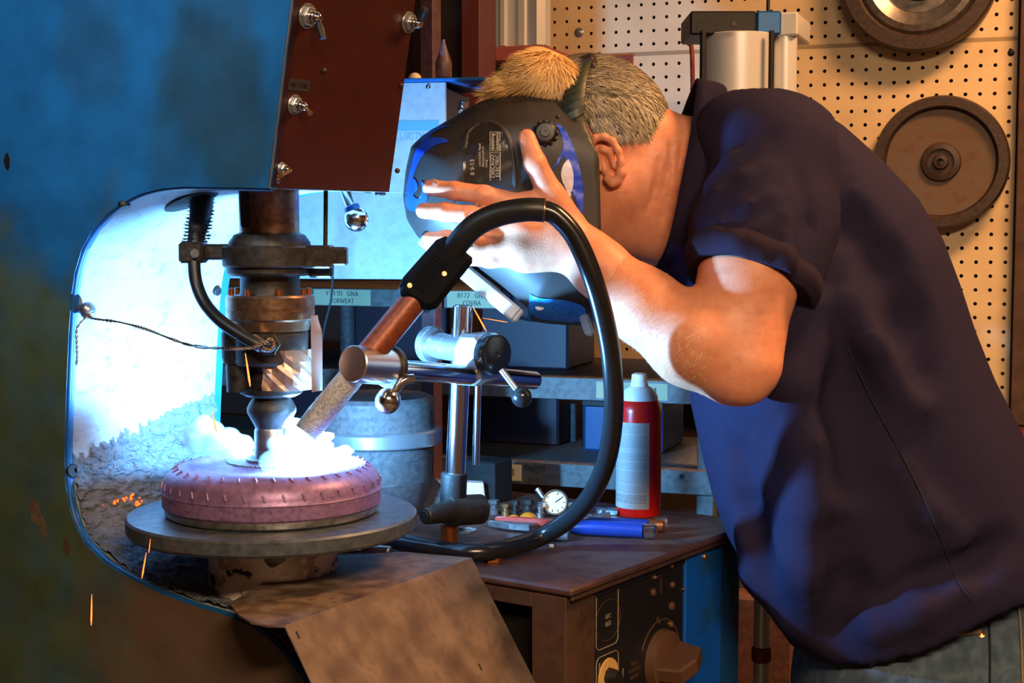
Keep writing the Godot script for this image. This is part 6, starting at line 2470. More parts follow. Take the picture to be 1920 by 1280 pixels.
func hair(p: Node3D, head: Grid, hf: Vector3, hu: Vector3, sk: Vector3) -> void:
	# close-cropped base over the back of the skull and a wavy forelock
	var hb := Basis(hf, hu, Vector3(0, 0, 1))
	var g := Grid.new(pat(880, 70, 1.90) - Vector3(0, 0, 0.12), pat(1260, 330, 1.90) + Vector3(0, 0, 0.12), 0.0048)
	g.grow = 1.03
	g.ell(sk, hb, Vector3(0.101, 0.098, 0.080), 0.01)
	g.ell(sk - hf * 0.018 - hu * 0.010, hb, Vector3(0.088, 0.084, 0.0815), 0.02)
	g.cut(pat(1150, 268, 1.9), Vector3(0.06, -1, 0).normalized())
	g.cut(pat(1105, 250, 1.9), Vector3(-0.70, -0.71, 0))
	var st := new_st()
	g.emit(st)
	var base := put("hair", st, M.hair_base, p)
	# forelock
	var fg := Grid.new(pat(890, 80, 1.90) - Vector3(0, 0, 0.12), pat(1100, 230, 1.90) + Vector3(0, 0, 0.12), 0.0048)
	fg.grow = 1.03
	for z in [-0.05, -0.025, 0.0, 0.025, 0.05]:
		fg.cap(pat(1040, 148, 1.90 - z), pat(1005, 136, 1.90 - z), 0.028, 0.026, 0.02)
		fg.cap(pat(1005, 136, 1.90 - z), pat(955, 158, 1.90 - z), 0.024, 0.013, 0.02)
		fg.cap(pat(945, 160, 1.90 - z), pat(918, 176, 1.90 - z), 0.010, 0.004, 0.01)
	var st2 := new_st()
	fg.emit(st2)
	put("forelock", st2, M.forelock, p)
	# strands
	var r := RandomNumberGenerator.new()
	r.seed = 21
	var dark := new_st()
	var light := new_st()
	dark.set_smooth_group(-1)
	light.set_smooth_group(-1)
	var lock := new_st()
	lock.set_smooth_group(-1)
	var made := 0
	var tries := 0
	while made < 5200 and tries < 40000:
		tries += 1
		var px := r.randf_range(1040, 1245)
		var py := r.randf_range(100, 290)
		var q := pat(px, py, 1.79)
		var s := seek_fast(g, px, py, 1.79, 1.93)
		if s == Vector3.ZERO:
			continue
		var off := px - lerpf(1100.0, 1066.0, clampf((py - 118.0) / 96.0, 0.0, 1.0))
		if off > -26.0 and off < 3.0 and py < 222:
			continue
		var n := g.grad(s)
		var flow := Vector3(0.52, -0.85, 0.0) + Vector3(r.randfn(0, 0.16), r.randfn(0, 0.16), r.randfn(0, 0.16))
		if py < 175:
			flow = Vector3(0.8, -0.35, 0.0) + Vector3(r.randfn(0, 0.2), r.randfn(0, 0.2), r.randfn(0, 0.2))
		var d := (flow - n * flow.dot(n)).normalized()
		d = (d + n * 0.22).normalized()
		strand(light if r.randf() < 0.45 else dark, s - n * 0.002, d, n, r.randf_range(0.010, 0.020), r.randf_range(0.0004, 0.0007), 0.001)
		made += 1
	made = 0
	tries = 0
	while made < 3600 and tries < 40000:
		tries += 1
		var px := r.randf_range(905, 1080)
		var py := r.randf_range(95, 215)
		var s := seek_fast(fg, px, py, 1.79, 1.93)
		if s == Vector3.ZERO:
			continue
		var n := fg.grad(s)
		var wave := 0.5 * sin(px * 0.05 + py * 0.03)
		var flow := Vector3(-0.92, -0.34 + 0.5 * wave, 0.0) + Vector3(r.randfn(0, 0.18), r.randfn(0, 0.18), r.randfn(0, 0.18))
		flow = flow.lerp(Vector3(0.15, -0.95, 0.0) + Vector3(r.randfn(0, 0.15), r.randfn(0, 0.1), 0), smoothstep(990.0, 1070.0, px + r.randfn(0, 10)))
		var d := (flow - n * flow.dot(n)).normalized()
		d = (d + n * 0.25).normalized()
		strand(lock, s - n * 0.002, d, n, r.randf_range(0.014, 0.030), r.randf_range(0.0005, 0.0008), 0.0025)
		made += 1
	var a := put("dark_strands", dark, M.hair_grey, base)
	a.set_meta("kind", "stuff")
	var b := put("light_strands", light, M.hair_light, base)
	b.set_meta("kind", "stuff")
	var c := put("forelock_strands", lock, M.forelock, base)
	c.set_meta("kind", "stuff")


func seek_fast(g: Grid, px: float, py: float, d0: float, d1: float) -> Vector3:
	var prev := pat(px, py, d0)
	for i in 36:
		var p := pat(px, py, lerpf(d0, d1, (i + 1) / 36.0))
		if p.x < g.lo.x or p.y < g.lo.y or p.x > g.lo.x + g.nx * g.s or p.y > g.lo.y + g.ny * g.s:
			return Vector3.ZERO
		if g.value(p) < 0.0:
			return prev.lerp(p, 0.5)
		prev = p
	return Vector3.ZERO


func forearm_hair(p: Node3D, g: Grid) -> void:
	var r := RandomNumberGenerator.new()
	r.seed = 33
	var st := new_st()
	st.set_smooth_group(-1)
	var made := 0
	for i in 9000:
		if made >= 1500:
			break
		var px := r.randf_range(1060, 1330)
		var py := r.randf_range(440, 745)
		var s := seek_fast(g, px, py, 1.62, 1.80)
		if s == Vector3.ZERO:
			continue
		var n := g.grad(s)
		var flow := Vector3(-0.5, -0.8, 0.1) + Vector3(r.randfn(0, 0.3), r.randfn(0, 0.3), r.randfn(0, 0.3))
		var d := ((flow - n * flow.dot(n)).normalized() + n * 0.35).normalized()
		strand(st, s - n * 0.002, d, n, r.randf_range(0.007, 0.013), r.randf_range(0.00012, 0.0002), 0.0015)
		made += 1
	var o := put("arm_hairs", st, M.arm_hair, p)
	o.set_meta("kind", "stuff")


func fold(g: Grid, pts: Array, d0: float, d1: float, r: float, k := 0.02, carve := false, sink := 0.35) -> void:
	var prev := Vector3.ZERO
	for i in pts.size():
		var s := seek(g, pts[i][0], pts[i][1], d0, d1)
		s += g.grad(s) * (r * (0.15 if carve else -sink))
		if i > 0:
			g.cap(prev, s, r * (0.6 if i == 1 else 1.0), r * (0.6 if i == pts.size() - 1 else 1.0), k, carve)
		prev = s


func clothes(p: Node3D, arm: Grid) -> void:
	# ---- shirt body: the side view of the bent trunk, swollen to a rounded barrel
	var zc := 1.905
	var px := [[1318, 196], [1360, 176], [1430, 172], [1500, 190], [1570, 236], [1640, 298], [1704, 366], [1750, 440], [1784, 530], [1810, 610], [1846, 700], [1888, 780], [1930, 870], [1980, 980], [2010, 1080], [2020, 1200], [2000, 1300], [2000, 1420], [1620, 1420], [1560, 1335], [1518, 1262], [1478, 1204], [1440, 1142], [1398, 1070], [1362, 1000], [1338, 930], [1318, 850], [1300, 770], [1288, 690], [1276, 600], [1256, 520], [1240, 470], [1244, 400], [1258, 320], [1280, 250]]
	var poly := PackedVector2Array()
	for q in px:
		var w := pat(q[0], q[1], zc)
		poly.append(Vector2(w.x, w.y))
	var g := Grid.new(Vector3(pat(1210, 0, zc).x, pat(0, 1310, zc).y, -zc - DP - 0.25), Vector3(pat(2050, 0, zc).x, pat(0, 140, zc).y, -zc - DP + 0.25), 0.0105)
	g.grow = 1.03
	g.inflate(poly, -zc - DP, 0.158, 0.187, 0.02, 2.2)
	# folds of the loose cloth
	fold(g, [[1512, 700], [1524, 820], [1528, 940], [1520, 1060], [1508, 1180]], 1.66, 1.95, 0.020, 0.05)
	fold(g, [[1400, 1000], [1420, 1080], [1470, 1160]], 1.66, 1.95, 0.014, 0.04)
	fold(g, [[1560, 620], [1590, 760], [1600, 900]], 1.66, 1.95, 0.014, 0.05, true)
	fold(g, [[1660, 1130], [1740, 1092], [1830, 1050], [1880, 1020]], 1.66, 1.95, 0.012, 0.03, true)
	fold(g, [[1640, 1180], [1720, 1140], [1790, 1110]], 1.66, 1.95, 0.012, 0.035)
	fold(g, [[1440, 760], [1480, 720], [1530, 640], [1540, 580]], 1.66, 1.95, 0.012, 0.035)
	fold(g, [[1570, 300], [1580, 420], [1560, 540]], 1.66, 1.95, 0.010, 0.03, true)
	fold(g, [[1580, 560], [1640, 640], [1720, 760]], 1.66, 1.95, 0.010, 0.03, false, 0.25)
	fold(g, [[1600, 420], [1660, 500], [1700, 600], [1730, 700]], 1.66, 1.95, 0.012, 0.04, true)
	fold(g, [[1390, 860], [1400, 960], [1440, 1060]], 1.66, 1.95, 0.012, 0.035, true)
	fold(g, [[1690, 880], [1740, 960], [1800, 1010]], 1.66, 1.95, 0.010, 0.03, false, 0.25)
	fold(g, [[1570, 1000], [1590, 1100], [1570, 1190]], 1.66, 1.95, 0.012, 0.035, true)
	# hem: everything below the hanging edge is cut away
	var hem := [[1440, 1262], [1560, 1263], [1640, 1240], [1760, 1190], [1850, 1142], [1990, 1085], [2100, 1040]]
	for i in hem.size() - 1:
		pass
	var hm := []
	for q in hem:
		hm.append(pat(q[0], q[1], 1.76))
	for z in g.nz:
		for y in g.ny:
			for x in g.nx:
				var wx := g.lo.x + x * g.s
				var j := 0
				while j < hm.size() - 2 and wx > hm[j + 1].x:
					j += 1
				var hy := lerpf(hm[j].y, hm[j + 1].y, clampf((wx - hm[j].x) / (hm[j + 1].x - hm[j].x), 0.0, 1.0))
				var d := (hy - (g.lo.y + y * g.s)) * 0.9
				var i := x + g.nx * (y + g.ny * z)
				if d > g.f[i]:
					g.f[i] = d
	var st := new_st()
	g.emit(st)
	var sh := put("shirt", st, M.shirt, p)
	# side seam and hem stitching follow the surface
	var seam := []
	for q in smooth([Vector2(1588, 650), Vector2(1640, 760), Vector2(1700, 870), Vector2(1752, 980), Vector2(1792, 1080), Vector2(1822, 1128)], 8):
		seam.append(seek(g, q.x, q.y, 1.64, 1.98))
	st = new_st()
	tube(st, seam, 0.0011, 6)
	put("side_seam", st, M.seam, sh)
	# ---- sleeve
	var sg := Grid.new(Vector3(pat(1270, 0, 1.72).x, pat(0, 660, 1.72).y, -1.95 - DP), Vector3(pat(1590, 0, 1.72).x, pat(0, 160, 1.76).y, -1.58 - DP), 0.0075)
	sg.grow = 1.03
	var s0 := pat(1462, 298, 1.80)
	var s1 := pat(1420, 430, 1.755)
	var s2 := pat(1392, 560, 1.712)
	sg.ell(pat(1450, 290, 1.83), Basis.from_euler(Vector3(0, 0, -0.5)), Vector3(0.105, 0.072, 0.085), 0.03)
	sg.cap(s0, s1, 0.076, 0.074, 0.03)
	sg.cap(s1, s2, 0.074, 0.068, 0.03)
	sg.cap(pat(1480, 420, 1.77), pat(1440, 560, 1.722), 0.060, 0.052, 0.03)
	fold(sg, [[1306, 408], [1345, 366], [1395, 330], [1440, 312]], 1.60, 1.90, 0.0065, 0.012, false, 0.0)
	fold(sg, [[1322, 350], [1370, 300], [1425, 268]], 1.60, 1.90, 0.0065, 0.012, false, 0.0)
	fold(sg, [[1304, 456], [1345, 416], [1400, 380], [1450, 364]], 1.60, 1.90, 0.006, 0.012, false, 0.0)
	fold(sg, [[1330, 486], [1380, 452], [1436, 416]], 1.60, 1.90, 0.005, 0.010, false, 0.0)
	fold(sg, [[1345, 330], [1395, 282], [1450, 252]], 1.60, 1.90, 0.005, 0.010, true)
	fold(sg, [[1318, 432], [1360, 392], [1415, 356]], 1.60, 1.90, 0.005, 0.010, true)
	fold(sg, [[1500, 330], [1516, 420], [1500, 520]], 1.60, 1.90, 0.006, 0.016, true)
	fold(sg, [[1470, 400], [1476, 480], [1462, 545]], 1.60, 1.90, 0.005, 0.014, false, 0.1)
	var axis := (s2 - s0).normalized()
	var mouth := pat(1395, 528, 1.718)
	var tilt := (axis + Vector3(-0.12, -0.15, 0.10)).normalized()
	sg.cut(mouth, tilt)
	st = new_st()
	sg.emit(st)
	var sl := put("sleeve", st, M.shirt, p)
	# ribbed cuff band: a ring round the sleeve's mouth
	var u := tilt.cross(Vector3(0, 0, 1)).normalized()
	var v := tilt.cross(u).normalized()
	var ring := []
	var levels := [-0.026, -0.013, 0.0]
	for i in 49:
		var a := TAU * i / 48.0
		var dir := u * cos(a) + v * sin(a)
		var rs := []
		for lv in levels:               # march outwards to the sleeve's surface at three heights
			var rr := 0.02
			for s in 160:
				if sg.value(mouth + tilt * (lv - 0.001) + dir * rr) > 0.0:
					break
				rr += 0.001
			rs.append(rr)
		ring.append([dir, rs])
	st = new_st()
	st.set_smooth_group(1)
	for i in 48:
		var q := []
		for e in [ring[i], ring[i + 1]]:
			var d: Vector3 = e[0]
			var rs: Array = e[1]
			q.append([mouth - tilt * 0.0265 + d * (rs[0] - 0.001), mouth - tilt * 0.026 + d * (rs[0] + 0.0022), mouth - tilt * 0.013 + d * (rs[1] + 0.0026), mouth + tilt * 0.001 + d * (rs[2] + 0.0018), mouth + tilt * 0.002 + d * (rs[2] - 0.001), mouth + tilt * 0.001 + d * (rs[2] - 0.006), mouth - tilt * 0.01 + d * (rs[2] - 0.010)])
		for j in 6:
			quad(st, q[1][j], q[0][j], q[0][j + 1], q[1][j + 1])
	put("cuff_band", st, M.shirt_rib, sl)
	# armhole seam
	var ah := []
	for q in smooth([Vector2(1540, 236), Vector2(1556, 300), Vector2(1560, 380), Vector2(1546, 470), Vector2(1518, 560)], 7):
		ah.append(seek(sg, q.x, q.y, 1.6, 1.99))
	# ---- collar: an open band round the neck, folded over
	var n0 := [[1300, 168], [1270, 215], [1256, 300], [1246, 390], [1228, 480], [1222, 520]]
	st = new_st()
	st.set_smooth_group(1)
	var cen0 := pat(1262, 340, 1.905)
	var cen1 := pat(1318, 345, 1.905)
	var rows := []
	for j in 7:
		var tt := j / 6.0
		var row := []
		for i in 41:
			var a := TAU * i / 40.0
			var hgt := lerpf(0.118, 0.124, tt)
			var wid := lerpf(0.109, 0.135, tt)
			var c := cen0.lerp(cen1, tt)
			var lean := Vector3(0.20, 0, 0)
			var pt := c + Vector3(0, 1, 0) * cos(a) * hgt + lean * cos(a) * hgt + Vector3(0, 0, 1) * sin(a) * wid
			pt += Vector3(0.010 * sin(tt * PI), 0, 0) + Vector3(0, 0.003 * sin(a * 5.0), 0.004 * sin(a * 3.0 + 1.0)) + Vector3(0.004, 0.014, 0) * smoothstep(0.75, 1.0, cos(a)) * (1.0 - tt)
			row.append(pt)
		rows.append(row)
	for j in 6:
		for i in 40:
			quad(st, rows[j][i], rows[j][i + 1], rows[j + 1][i + 1], rows[j + 1][i])
	for j in 6:
		for i in 40:
			var off := Vector3(-0.0018, 0, 0)
			var inn := func(q: Vector3, c: Vector3) -> Vector3: return q + (c - q).normalized() * 0.004
			quad(st, inn.call(rows[j][i + 1], cen0), inn.call(rows[j][i], cen0), inn.call(rows[j + 1][i], cen1), inn.call(rows[j + 1][i + 1], cen1))
	for i in 40:
		var q0: Vector3 = rows[0][i]
		var q1: Vector3 = rows[0][i + 1]
		quad(st, q1, q0, q0 + (cen0 - q0).normalized() * 0.004, q1 + (cen0 - q1).normalized() * 0.004)
	put("collar", st, M.shirt, sh)
	# ---- jeans and boots
	var jz := 1.905
	var jp := PackedVector2Array()
	for q in [[1560, 1120], [1800, 1060], [1960, 1010], [2010, 1100], [2030, 1250], [2010, 1420], [1960, 1560], [1560, 1560], [1500, 1420], [1488, 1290], [1500, 1200]]:
		var w := pat(q[0], q[1], jz)
		jp.append(Vector2(w.x, w.y))
	var jg := Grid.new(Vector3(pat(1460, 0, jz).x - 0.05, pat(0, 1650, jz).y, -jz - DP - 0.22), Vector3(pat(2060, 0, jz).x, pat(0, 1000, jz).y, -jz - DP + 0.22), 0.0115)
	jg.grow = 1.03
	jg.inflate(jp, -jz - DP, 0.147, 0.176, 0.02, 2.2)
	fold(jg, [[1560, 1290], [1640, 1262], [1720, 1240]], 1.66, 1.95, 0.008, 0.02)
	st = new_st()
	jg.emit(st)
	var lg := Grid.new(Vector3(0.25, 0.03, -2.28), Vector3(0.88, 0.62, -1.72), 0.016)
	lg.grow = 1.03
	for s in [[1.90, 0.53], [2.11, 0.49]]:
		var hip := pat(1745, 1480, s[0] - DP)
		lg.cap(Vector3(hip.x, 0.60, -s[0]), Vector3(s[1] + 0.03, 0.45, -s[0]), 0.094, 0.082, 0.02)
		lg.cap(Vector3(s[1] + 0.03, 0.45, -s[0]), Vector3(s[1] + 0.04, 0.06, -s[0]), 0.082, 0.070, 0.02)
	lg.emit(st)
	var je := put("jeans", st, M.denim, p)
	for s in [[1.90, 0.53], [2.11, 0.49]]:
		var bg := Grid.new(Vector3(s[1] - 0.2, -0.02, -s[0] - 0.08), Vector3(s[1] + 0.16, 0.16, -s[0] + 0.08), 0.012)
		bg.cap(Vector3(s[1] + 0.06, 0.052, -s[0]), Vector3(s[1] - 0.12, 0.042, -s[0]), 0.052, 0.042, 0.02)
		bg.cap(Vector3(s[1] + 0.04, 0.05, -s[0]), Vector3(s[1] + 0.04, 0.14, -s[0]), 0.055, 0.05, 0.02)
		bg.cut(Vector3(0, 0.001, 0), Vector3.DOWN)
		st = new_st()
		bg.emit(st)
		put("boot", st, M.leather, p)
	# pocket edge, side seam and rivet on the jeans
	var pe := []
	for q in smooth([Vector2(1738, 1196), Vector2(1780, 1190), Vector2(1840, 1183)], 6):
		pe.append(seek(jg, q.x, q.y, 1.64, 1.98))
	st = new_st()
	tube(st, pe, 0.0032, 8, true, 1.6)
	put("pocket_edge", st, M.denim_edge, je)
	var ps := []
	for q in smooth([Vector2(1852, 1140), Vector2(1856, 1200), Vector2(1856, 1300)], 6):
		ps.append(seek(jg, q.x, q.y, 1.64, 1.98))
	st = new_st()
	tube(st, ps, 0.0016, 6)
	put("side_seam", st, M.seam, je)
	st = new_st()
	var bl := []
	for q in smooth([Vector2(1908, 1120), Vector2(1914, 1180), Vector2(1918, 1300)], 5):
		bl.append(seek(jg, q.x, q.y, 1.64, 1.98))
	tube(st, bl, 0.0016, 6)
	put("pocket_seam", st, M.denim_edge, je)
	var rp := seek(jg, 1840, 1188, 1.64, 1.98)
	st = new_st()
	lathe(st, along(rp - jg.grad(rp) * 0.001, jg.grad(rp)), [Vector2(0, 0), Vector2(0.0058, 0), Vector2(0.0054, 0.0016), Vector2(0.003, 0.0022), Vector2(0.0018, 0.0030), Vector2(0, 0.0032)], 20)
	put("rivet", st, M.brass, je)


# ------------------------------------------------------------------ the welding helmet
func decal(g: Grid, poly_px: Array, d0: float, d1: float, step := 7.0, lift := 0.0006) -> SurfaceTool:
	# paint or film of a given outline laid on a curved shell: small facets lifted a hair off its surface
	var poly := PackedVector2Array(poly_px)
	var lo := poly[0]
	var hi := poly[0]
	for q in poly:
		lo = lo.min(q)
		hi = hi.max(q)
	var st := new_st()
	st.set_smooth_group(1)
	var cache := {}
	var put_pt := func(q: Vector2) -> Vector3:
		var key := Vector2i(roundi(q.x * 8), roundi(q.y * 8))
		if not cache.has(key):
			var s := seek(g, q.x, q.y, d0, d1)
			cache[key] = s + g.grad(s) * lift
		return cache[key]
	var y := lo.y
	while y < hi.y:
		var x := lo.x
		while x < hi.x:
			var cell := PackedVector2Array([Vector2(x, y), Vector2(x + step, y), Vector2(x + step, y + step), Vector2(x, y + step)])
			for piece in Geometry2D.intersect_polygons(cell, poly):
				if Geometry2D.is_polygon_clockwise(piece):
					continue
				var ix := Geometry2D.triangulate_polygon(piece)
				for i in range(0, ix.size(), 3):
					var a: Vector2 = piece[ix[i]]
					var b: Vector2 = piece[ix[i + 1]]
					var c: Vector2 = piece[ix[i + 2]]
					if (b - a).cross(c - a) < 0.0:
						var s := b
						b = c
						c = s
					tri(st, put_pt.call(a), put_pt.call(b), put_pt.call(c))
			x += step
		y += step
	return st


func curve2(pts: Array, n := 5) -> Array:
	var v := []
	for q in pts:
		v.append(Vector2(q[0], q[1]))
	v.append(v[0])
	var r := smooth(v, n)
	r.pop_back()
	return r


func helmet() -> void:
	var zc := 1.905
	var outline := [[985, 172], [935, 180], [885, 200], [835, 230], [795, 254], [772, 276], [762, 320], [757, 370], [764, 412], [784, 444], [818, 470], [870, 506], [925, 548], [962, 580], [985, 600], [1030, 606], [1084, 610], [1104, 606], [1240, 560], [1240, 300], [1180, 220], [1100, 190], [1040, 176]]
	var poly := PackedVector2Array()
	for q in outline:
		var w := pat(q[0], q[1], zc)
		poly.append(Vector2(w.x, w.y))
	var g := Grid.new(Vector3(pat(735, 0, zc).x, pat(0, 635, zc).y, -zc - DP - 0.14), Vector3(pat(1150, 0, zc).x, pat(0, 150, zc).y, -zc - DP + 0.14), 0.0045)
	g.grow = 1.03
	g.inflate(poly, -zc - DP, 0.089, 0.125, 0.02, 2.4)
	# back edge, open over the ear, in three cuts
	g.cut(pat(1112, 300, zc), Vector3(0.94, 0.34, 0))
	g.cut(pat(1117, 430, zc), Vector3(0.9995, 0.03, 0))
	g.cut(pat(1062, 208, zc), Vector3(0.64, 0.77, 0))
	# hollow
	var solid := g.f.duplicate()
	for i in g.f.size():
		g.f[i] = maxf(g.f[i], -g.f[i] - 0.0075)
	# let the back stay open: remove the inner wall along the cuts
	var t := thing("welding_helmet", "dark auto-darkening welding helmet with blue flame print, worn on the bent head", "welding helmet", pat(960, 330, zc))
	var inner := Grid.new(Vector3(pat(735, 0, zc).x, pat(0, 635, zc).y, -zc - DP - 0.14), Vector3(pat(1150, 0, zc).x, pat(0, 150, zc).y, -zc - DP + 0.14), 0.0045)
	inner.grow = 1.03
	inner.inflate(poly, -zc - DP, 0.089, 0.117, 0.02, 2.4)
	for i in g.f.size():
		g.f[i] = maxf(solid[i], -(inner.f[i] + 0.006))
	var st := new_st()
	g.emit(st)
	var sh := put("shell", st, M.shell_black, t)
	g.f = solid
	var d0 := 1.76
	var d1 := 2.0
	# raised brow arch and recessed film label under it
	var rec := curve2([[872, 350], [868, 300], [872, 258], [886, 238], [912, 230], [938, 240], [956, 268], [962, 310], [964, 350], [920, 352]], 4)
	var rc := put("label_recess", decal(g, rec, d0, d1), M.recess, sh)
	var arch := []
	for q in smooth([Vector2(871, 278), Vector2(876, 250), Vector2(892, 234), Vector2(914, 228), Vector2(938, 238), Vector2(954, 262), Vector2(962, 300), Vector2(966, 350)], 5):
		arch.append(seek(g, q.x, q.y, d0, d1))
	st = new_st()
	for i in arch.size():
		arch[i] -= g.grad(arch[i]) * 0.0022
	tube(st, arch, 0.0042, 12)
	put("recess_rim", st, M.shell_black, sh)
	# ridge down the middle of the side
	# flames
	var fl := [
		[[846, 236], [828, 236], [806, 246], [792, 262], [778, 290], [768, 330], [764, 372], [772, 346], [782, 312], [796, 288], [818, 272], [842, 266], [826, 258], [806, 258], [818, 246]],
		[[770, 330], [780, 338], [784, 352], [776, 366], [786, 372], [792, 358], [790, 340], [800, 350], [802, 372], [792, 392], [774, 396], [762, 384], [763, 352]],
		[[1042, 232], [1052, 236], [1068, 258], [1082, 296], [1092, 340], [1094, 390], [1090, 404], [1084, 392], [1074, 360], [1072, 372], [1066, 330], [1062, 308], [1056, 290], [1048, 306], [1034, 320], [1046, 298], [1056, 276], [1052, 252]],
	]
	for f in fl:
		put("blue_flame", decal(g, curve2(f, 3), d0, d1, 6.0, 0.0009), M.flame_blue, sh)
	put("white_flame", decal(g, curve2([[1066, 298], [1074, 320], [1075, 345], [1068, 372], [1062, 356], [1054, 338], [1052, 322], [1058, 306]], 4), d0, d1, 6.0, 0.0013), M.flame_white, sh)
	put("chin_flame", decal(g, curve2([[994, 550], [1012, 558], [1040, 560], [1070, 564], [1094, 574], [1098, 590], [1086, 602], [1040, 600], [1006, 594], [992, 578]], 3), d0, d1, 6.0, 0.0009), M.chin_blue_arc_lit, sh)
	for q in [[1024, 586, 14, 7], [1058, 584, 14, 6], [1044, 574, 9, 4], [1076, 590, 9, 5]]:
		var ring := []
		for i in 17:
			ring.append(seek(g, q[0] + cos(TAU * i / 16) * q[2], q[1] + sin(TAU * i / 16) * q[3], d0, d1))
		st = new_st()
		tube(st, ring, 0.0010, 6)
		put("flame_outline", st, M.blue_post, sh)
	st = new_st()
	var ms := seek(g, 1012, 575, d0, d1)
	ball(st, ms, Vector3(0.006, 0.005, 0.002), 14)
	put("chin_mark", st, M.flame_white, sh)
	# knob of the headgear
	var kp := seek(g, 1022, 250, d0, d1)
	var kn := g.grad(kp)
	kn = Vector3(kn.x * 0.4, kn.y * 0.4, maxf(kn.z, 0.5)).normalized()
	st = new_st()
	lathe(st, along(kp - kn * 0.002, kn), [Vector2(0, 0), Vector2(0.0145, 0), Vector2(0.0140, 0.008), Vector2(0.011, 0.011), Vector2(0.006, 0.0115), Vector2(0.0055, 0.0135), Vector2(0.002, 0.0135), Vector2(0.0015, 0.012), Vector2(0, 0.012)], 32)
	for i in 12:
		var a := TAU * i / 12.0
		var x := along(kp + kn * 0.003, kn)
		ball(st, x * Vector3(cos(a) * 0.0142, 0, sin(a) * 0.0142), Vector3(0.0028, 0.0028, 0.0028), 8)
	put("pivot_knob", st, M.rubber, t)
	st = new_st()
	ball(st, seek(g, 1046, 220, d0, d1), Vector3(0.003, 0.003, 0.002), 10)
	put("rivet", st, M.rubber, sh)
	# writing on the film label, running up the recess
	var wx := func(px: float, py: float) -> Transform3D:
		var s := seek(g, px, py, d0, d1)
		var n := g.grad(s)
		var up := Vector3(-0.03, 1, 0)
		up = (up - n * up.dot(n)).normalized()
		return Transform3D(Basis(up * 1.12, n.cross(up).normalized(), n), s + n * 0.0016)
	text("maker_lettering", "CHICAGO", wx.call(924, 312), 0.0048, M.white_print, rc)
	text("maker_lettering", "ELECTRIC", wx.call(933, 311), 0.0048, M.white_print, rc)
	text("maker_lettering", "welding", wx.call(924, 266), 0.0046, M.white_print, rc)
	text("maker_lettering", "systems", wx.call(933, 265), 0.0046, M.white_print, rc)
	text("caution_lettering", "CAUTIONS: Read", wx.call(900, 291), 0.0028, M.white_print, rc)
	text("caution_lettering", "Manual before", wx.call(906, 294), 0.0028, M.white_print, rc)
	text("caution_lettering", "Using", wx.call(912, 307), 0.0028, M.white_print, rc)
	text("date_lettering", "8 9-13", wx.call(886, 314), 0.0052, M.white_print, rc)
	for q in [[[919, 248], [938, 248], [938, 283], [919, 283], [919, 248]], [[919, 286], [938, 286], [938, 338], [919, 338], [919, 286]]]:
		var fr := []
		for c in q:
			var s := seek(g, c[0], c[1], d0, d1)
			fr.append(s + g.grad(s) * 0.0012)
		st = new_st()
		tube(st, fr, 0.0004, 5)
		put("label_frame", st, M.white_print, rc)
	# lens housing on the face side, lower left
	var l0 := pat(800, 452, zc)
	var l1 := pat(965, 588, zc)
	var ld := (l1 - l0).normalized()
	var ln := Vector3(ld.y, -ld.x, 0)
	var lc := (l0 + l1) * 0.5
	var lb := Basis(ld, ln, Vector3(0, 0, 1))
	if lb.determinant() < 0:
		lb = Basis(ld, ln, Vector3(0, 0, -1))
	st = new_st()
	var ll := l0.distance_to(l1)
	for e in [[0.0, -0.085, ll, 0.010], [0.0, 0.085, ll, 0.010]]:
		bx(st, Transform3D(lb, lc - ln * 0.004 + Vector3(0, 0, e[1])), Vector3(ll, 0.020, 0.010), 0.003)
	for e in [-0.5, 0.5]:
		bx(st, Transform3D(lb, lc + ld * ll * e - ln * 0.004), Vector3(0.010, 0.020, 0.175), 0.003)
	put("lens_frame", st, M.lens_frame, t)
	st = new_st()
	bx(st, Transform3D(lb, lc + ln * 0.001), Vector3(ll - 0.01, 0.004, 0.162), 0.001)
	put("lens_pane", st, M.lens_glass, t)
	st = new_st()
	bx(st, Transform3D(lb, pat(952, 548, 1.835)), Vector3(0.018, 0.030, 0.020), 0.003)
	put("lens_catch", st, M.blue_post, t)
	st = new_st()
	var bz := []
	for q in [[866, 502], [902, 488], [944, 494], [964, 530], [957, 590], [905, 545]]:
		var w := pat(q[0], q[1], zc - 0.075)
		bz.append(Vector2(w.x, w.y))
	prism(st, Transform3D(Basis.IDENTITY, Vector3(0, 0, -zc - DP + 0.075)), bz, -0.15, 0.0, 0.004)
	put("lens_bezel", st, M.lens_frame, t)
	st = new_st()
	bz = []
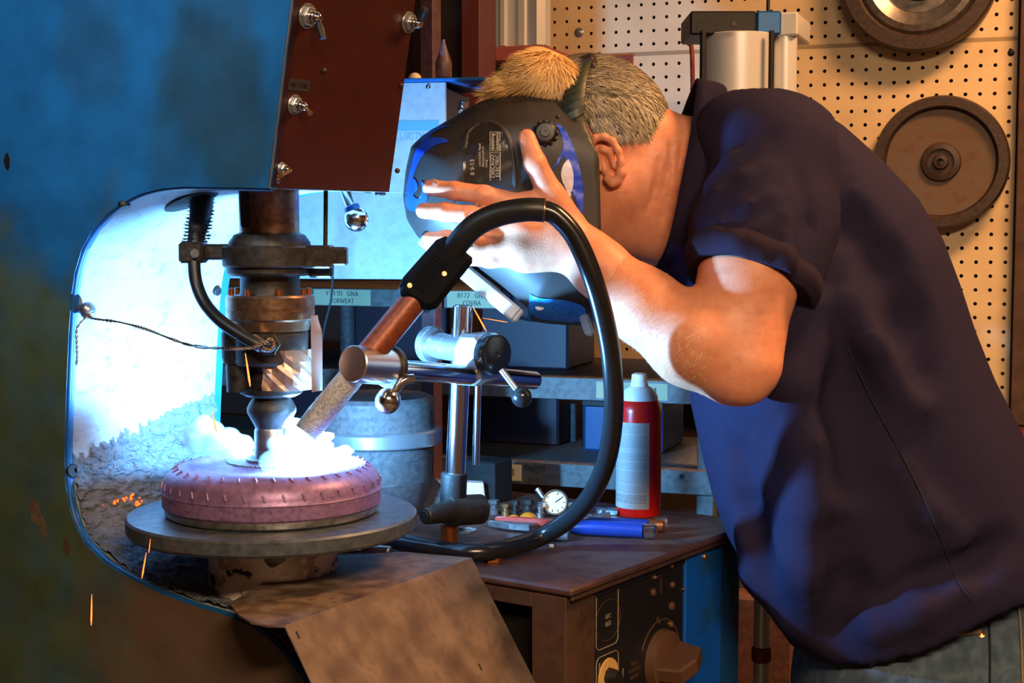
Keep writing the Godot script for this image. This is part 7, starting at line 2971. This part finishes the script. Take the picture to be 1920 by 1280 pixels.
	for q in [[946, 506], [976, 506], [1002, 560], [994, 604], [966, 596], [958, 560]]:
		var w := pat(q[0], q[1], zc - 0.085)
		bz.append(Vector2(w.x, w.y))
	prism(st, Transform3D(Basis.IDENTITY, Vector3(0, 0, -zc - DP + 0.085)), bz, -0.17, 0.0, 0.005)
	put("bezel_edge", st, M.blue_post, t)
	# chin tab
	st = new_st()
	var ct := pat(1098, 604, 1.84)
	bx(st, Transform3D(Basis.from_euler(Vector3(0, 0, 0.35)), ct), Vector3(0.012, 0.034, 0.05), 0.004)
	put("chin_tab", st, M.lens_frame, t)
	# crown strap over the hair with its buckle
	st = new_st()
	st.set_smooth_group(1)
	var path := []
	for a in 25:
		var an := lerpf(-1.47, 1.47, a / 24.0)
		path.append([pat(1112, 232, zc) + Vector3(-0.05, 1.0, 0).normalized() * cos(an) * 0.084 + Vector3(0, 0, sin(an) * 0.106) + Vector3(-0.055, -0.02, 0) * absf(sin(an)) * 0.55, an])
	var wv := Vector3(0.90, 0.42, 0) * 0.0155
	for i in 24:
		var a: Vector3 = path[i][0]
		var b: Vector3 = path[i + 1][0]
		wv = Vector3(0.90, 0.42, 0) * 0.0155 + Vector3(0, 0, sin(path[i][1]) * 0.0045)
		var o: Vector3 = ((a - pat(1105, 262, zc)).normalized()) * 0.0030
		quad(st, a - wv, b - wv, b + wv, a + wv)
		quad(st, a - wv + o, a + wv + o, b + wv + o, b - wv + o)
		quad(st, a - wv, a - wv + o, b - wv + o, b - wv)
		quad(st, a + wv, b + wv, b + wv + o, a + wv + o)
	put("crown_strap", st, M.strap, t)
	st = new_st()
	var bc := pat(1098, 128, zc - 0.045)
	bx(st, Transform3D(Basis.from_euler(Vector3(0.5, 0, 0.43)), bc), Vector3(0.034, 0.016, 0.030), 0.004)
	bx(st, Transform3D(Basis.from_euler(Vector3(0.5, 0, 0.43)), bc + Vector3(0.002, 0.010, 0)), Vector3(0.020, 0.010, 0.020), 0.003)
	put("strap_buckle", st, M.leather, t)
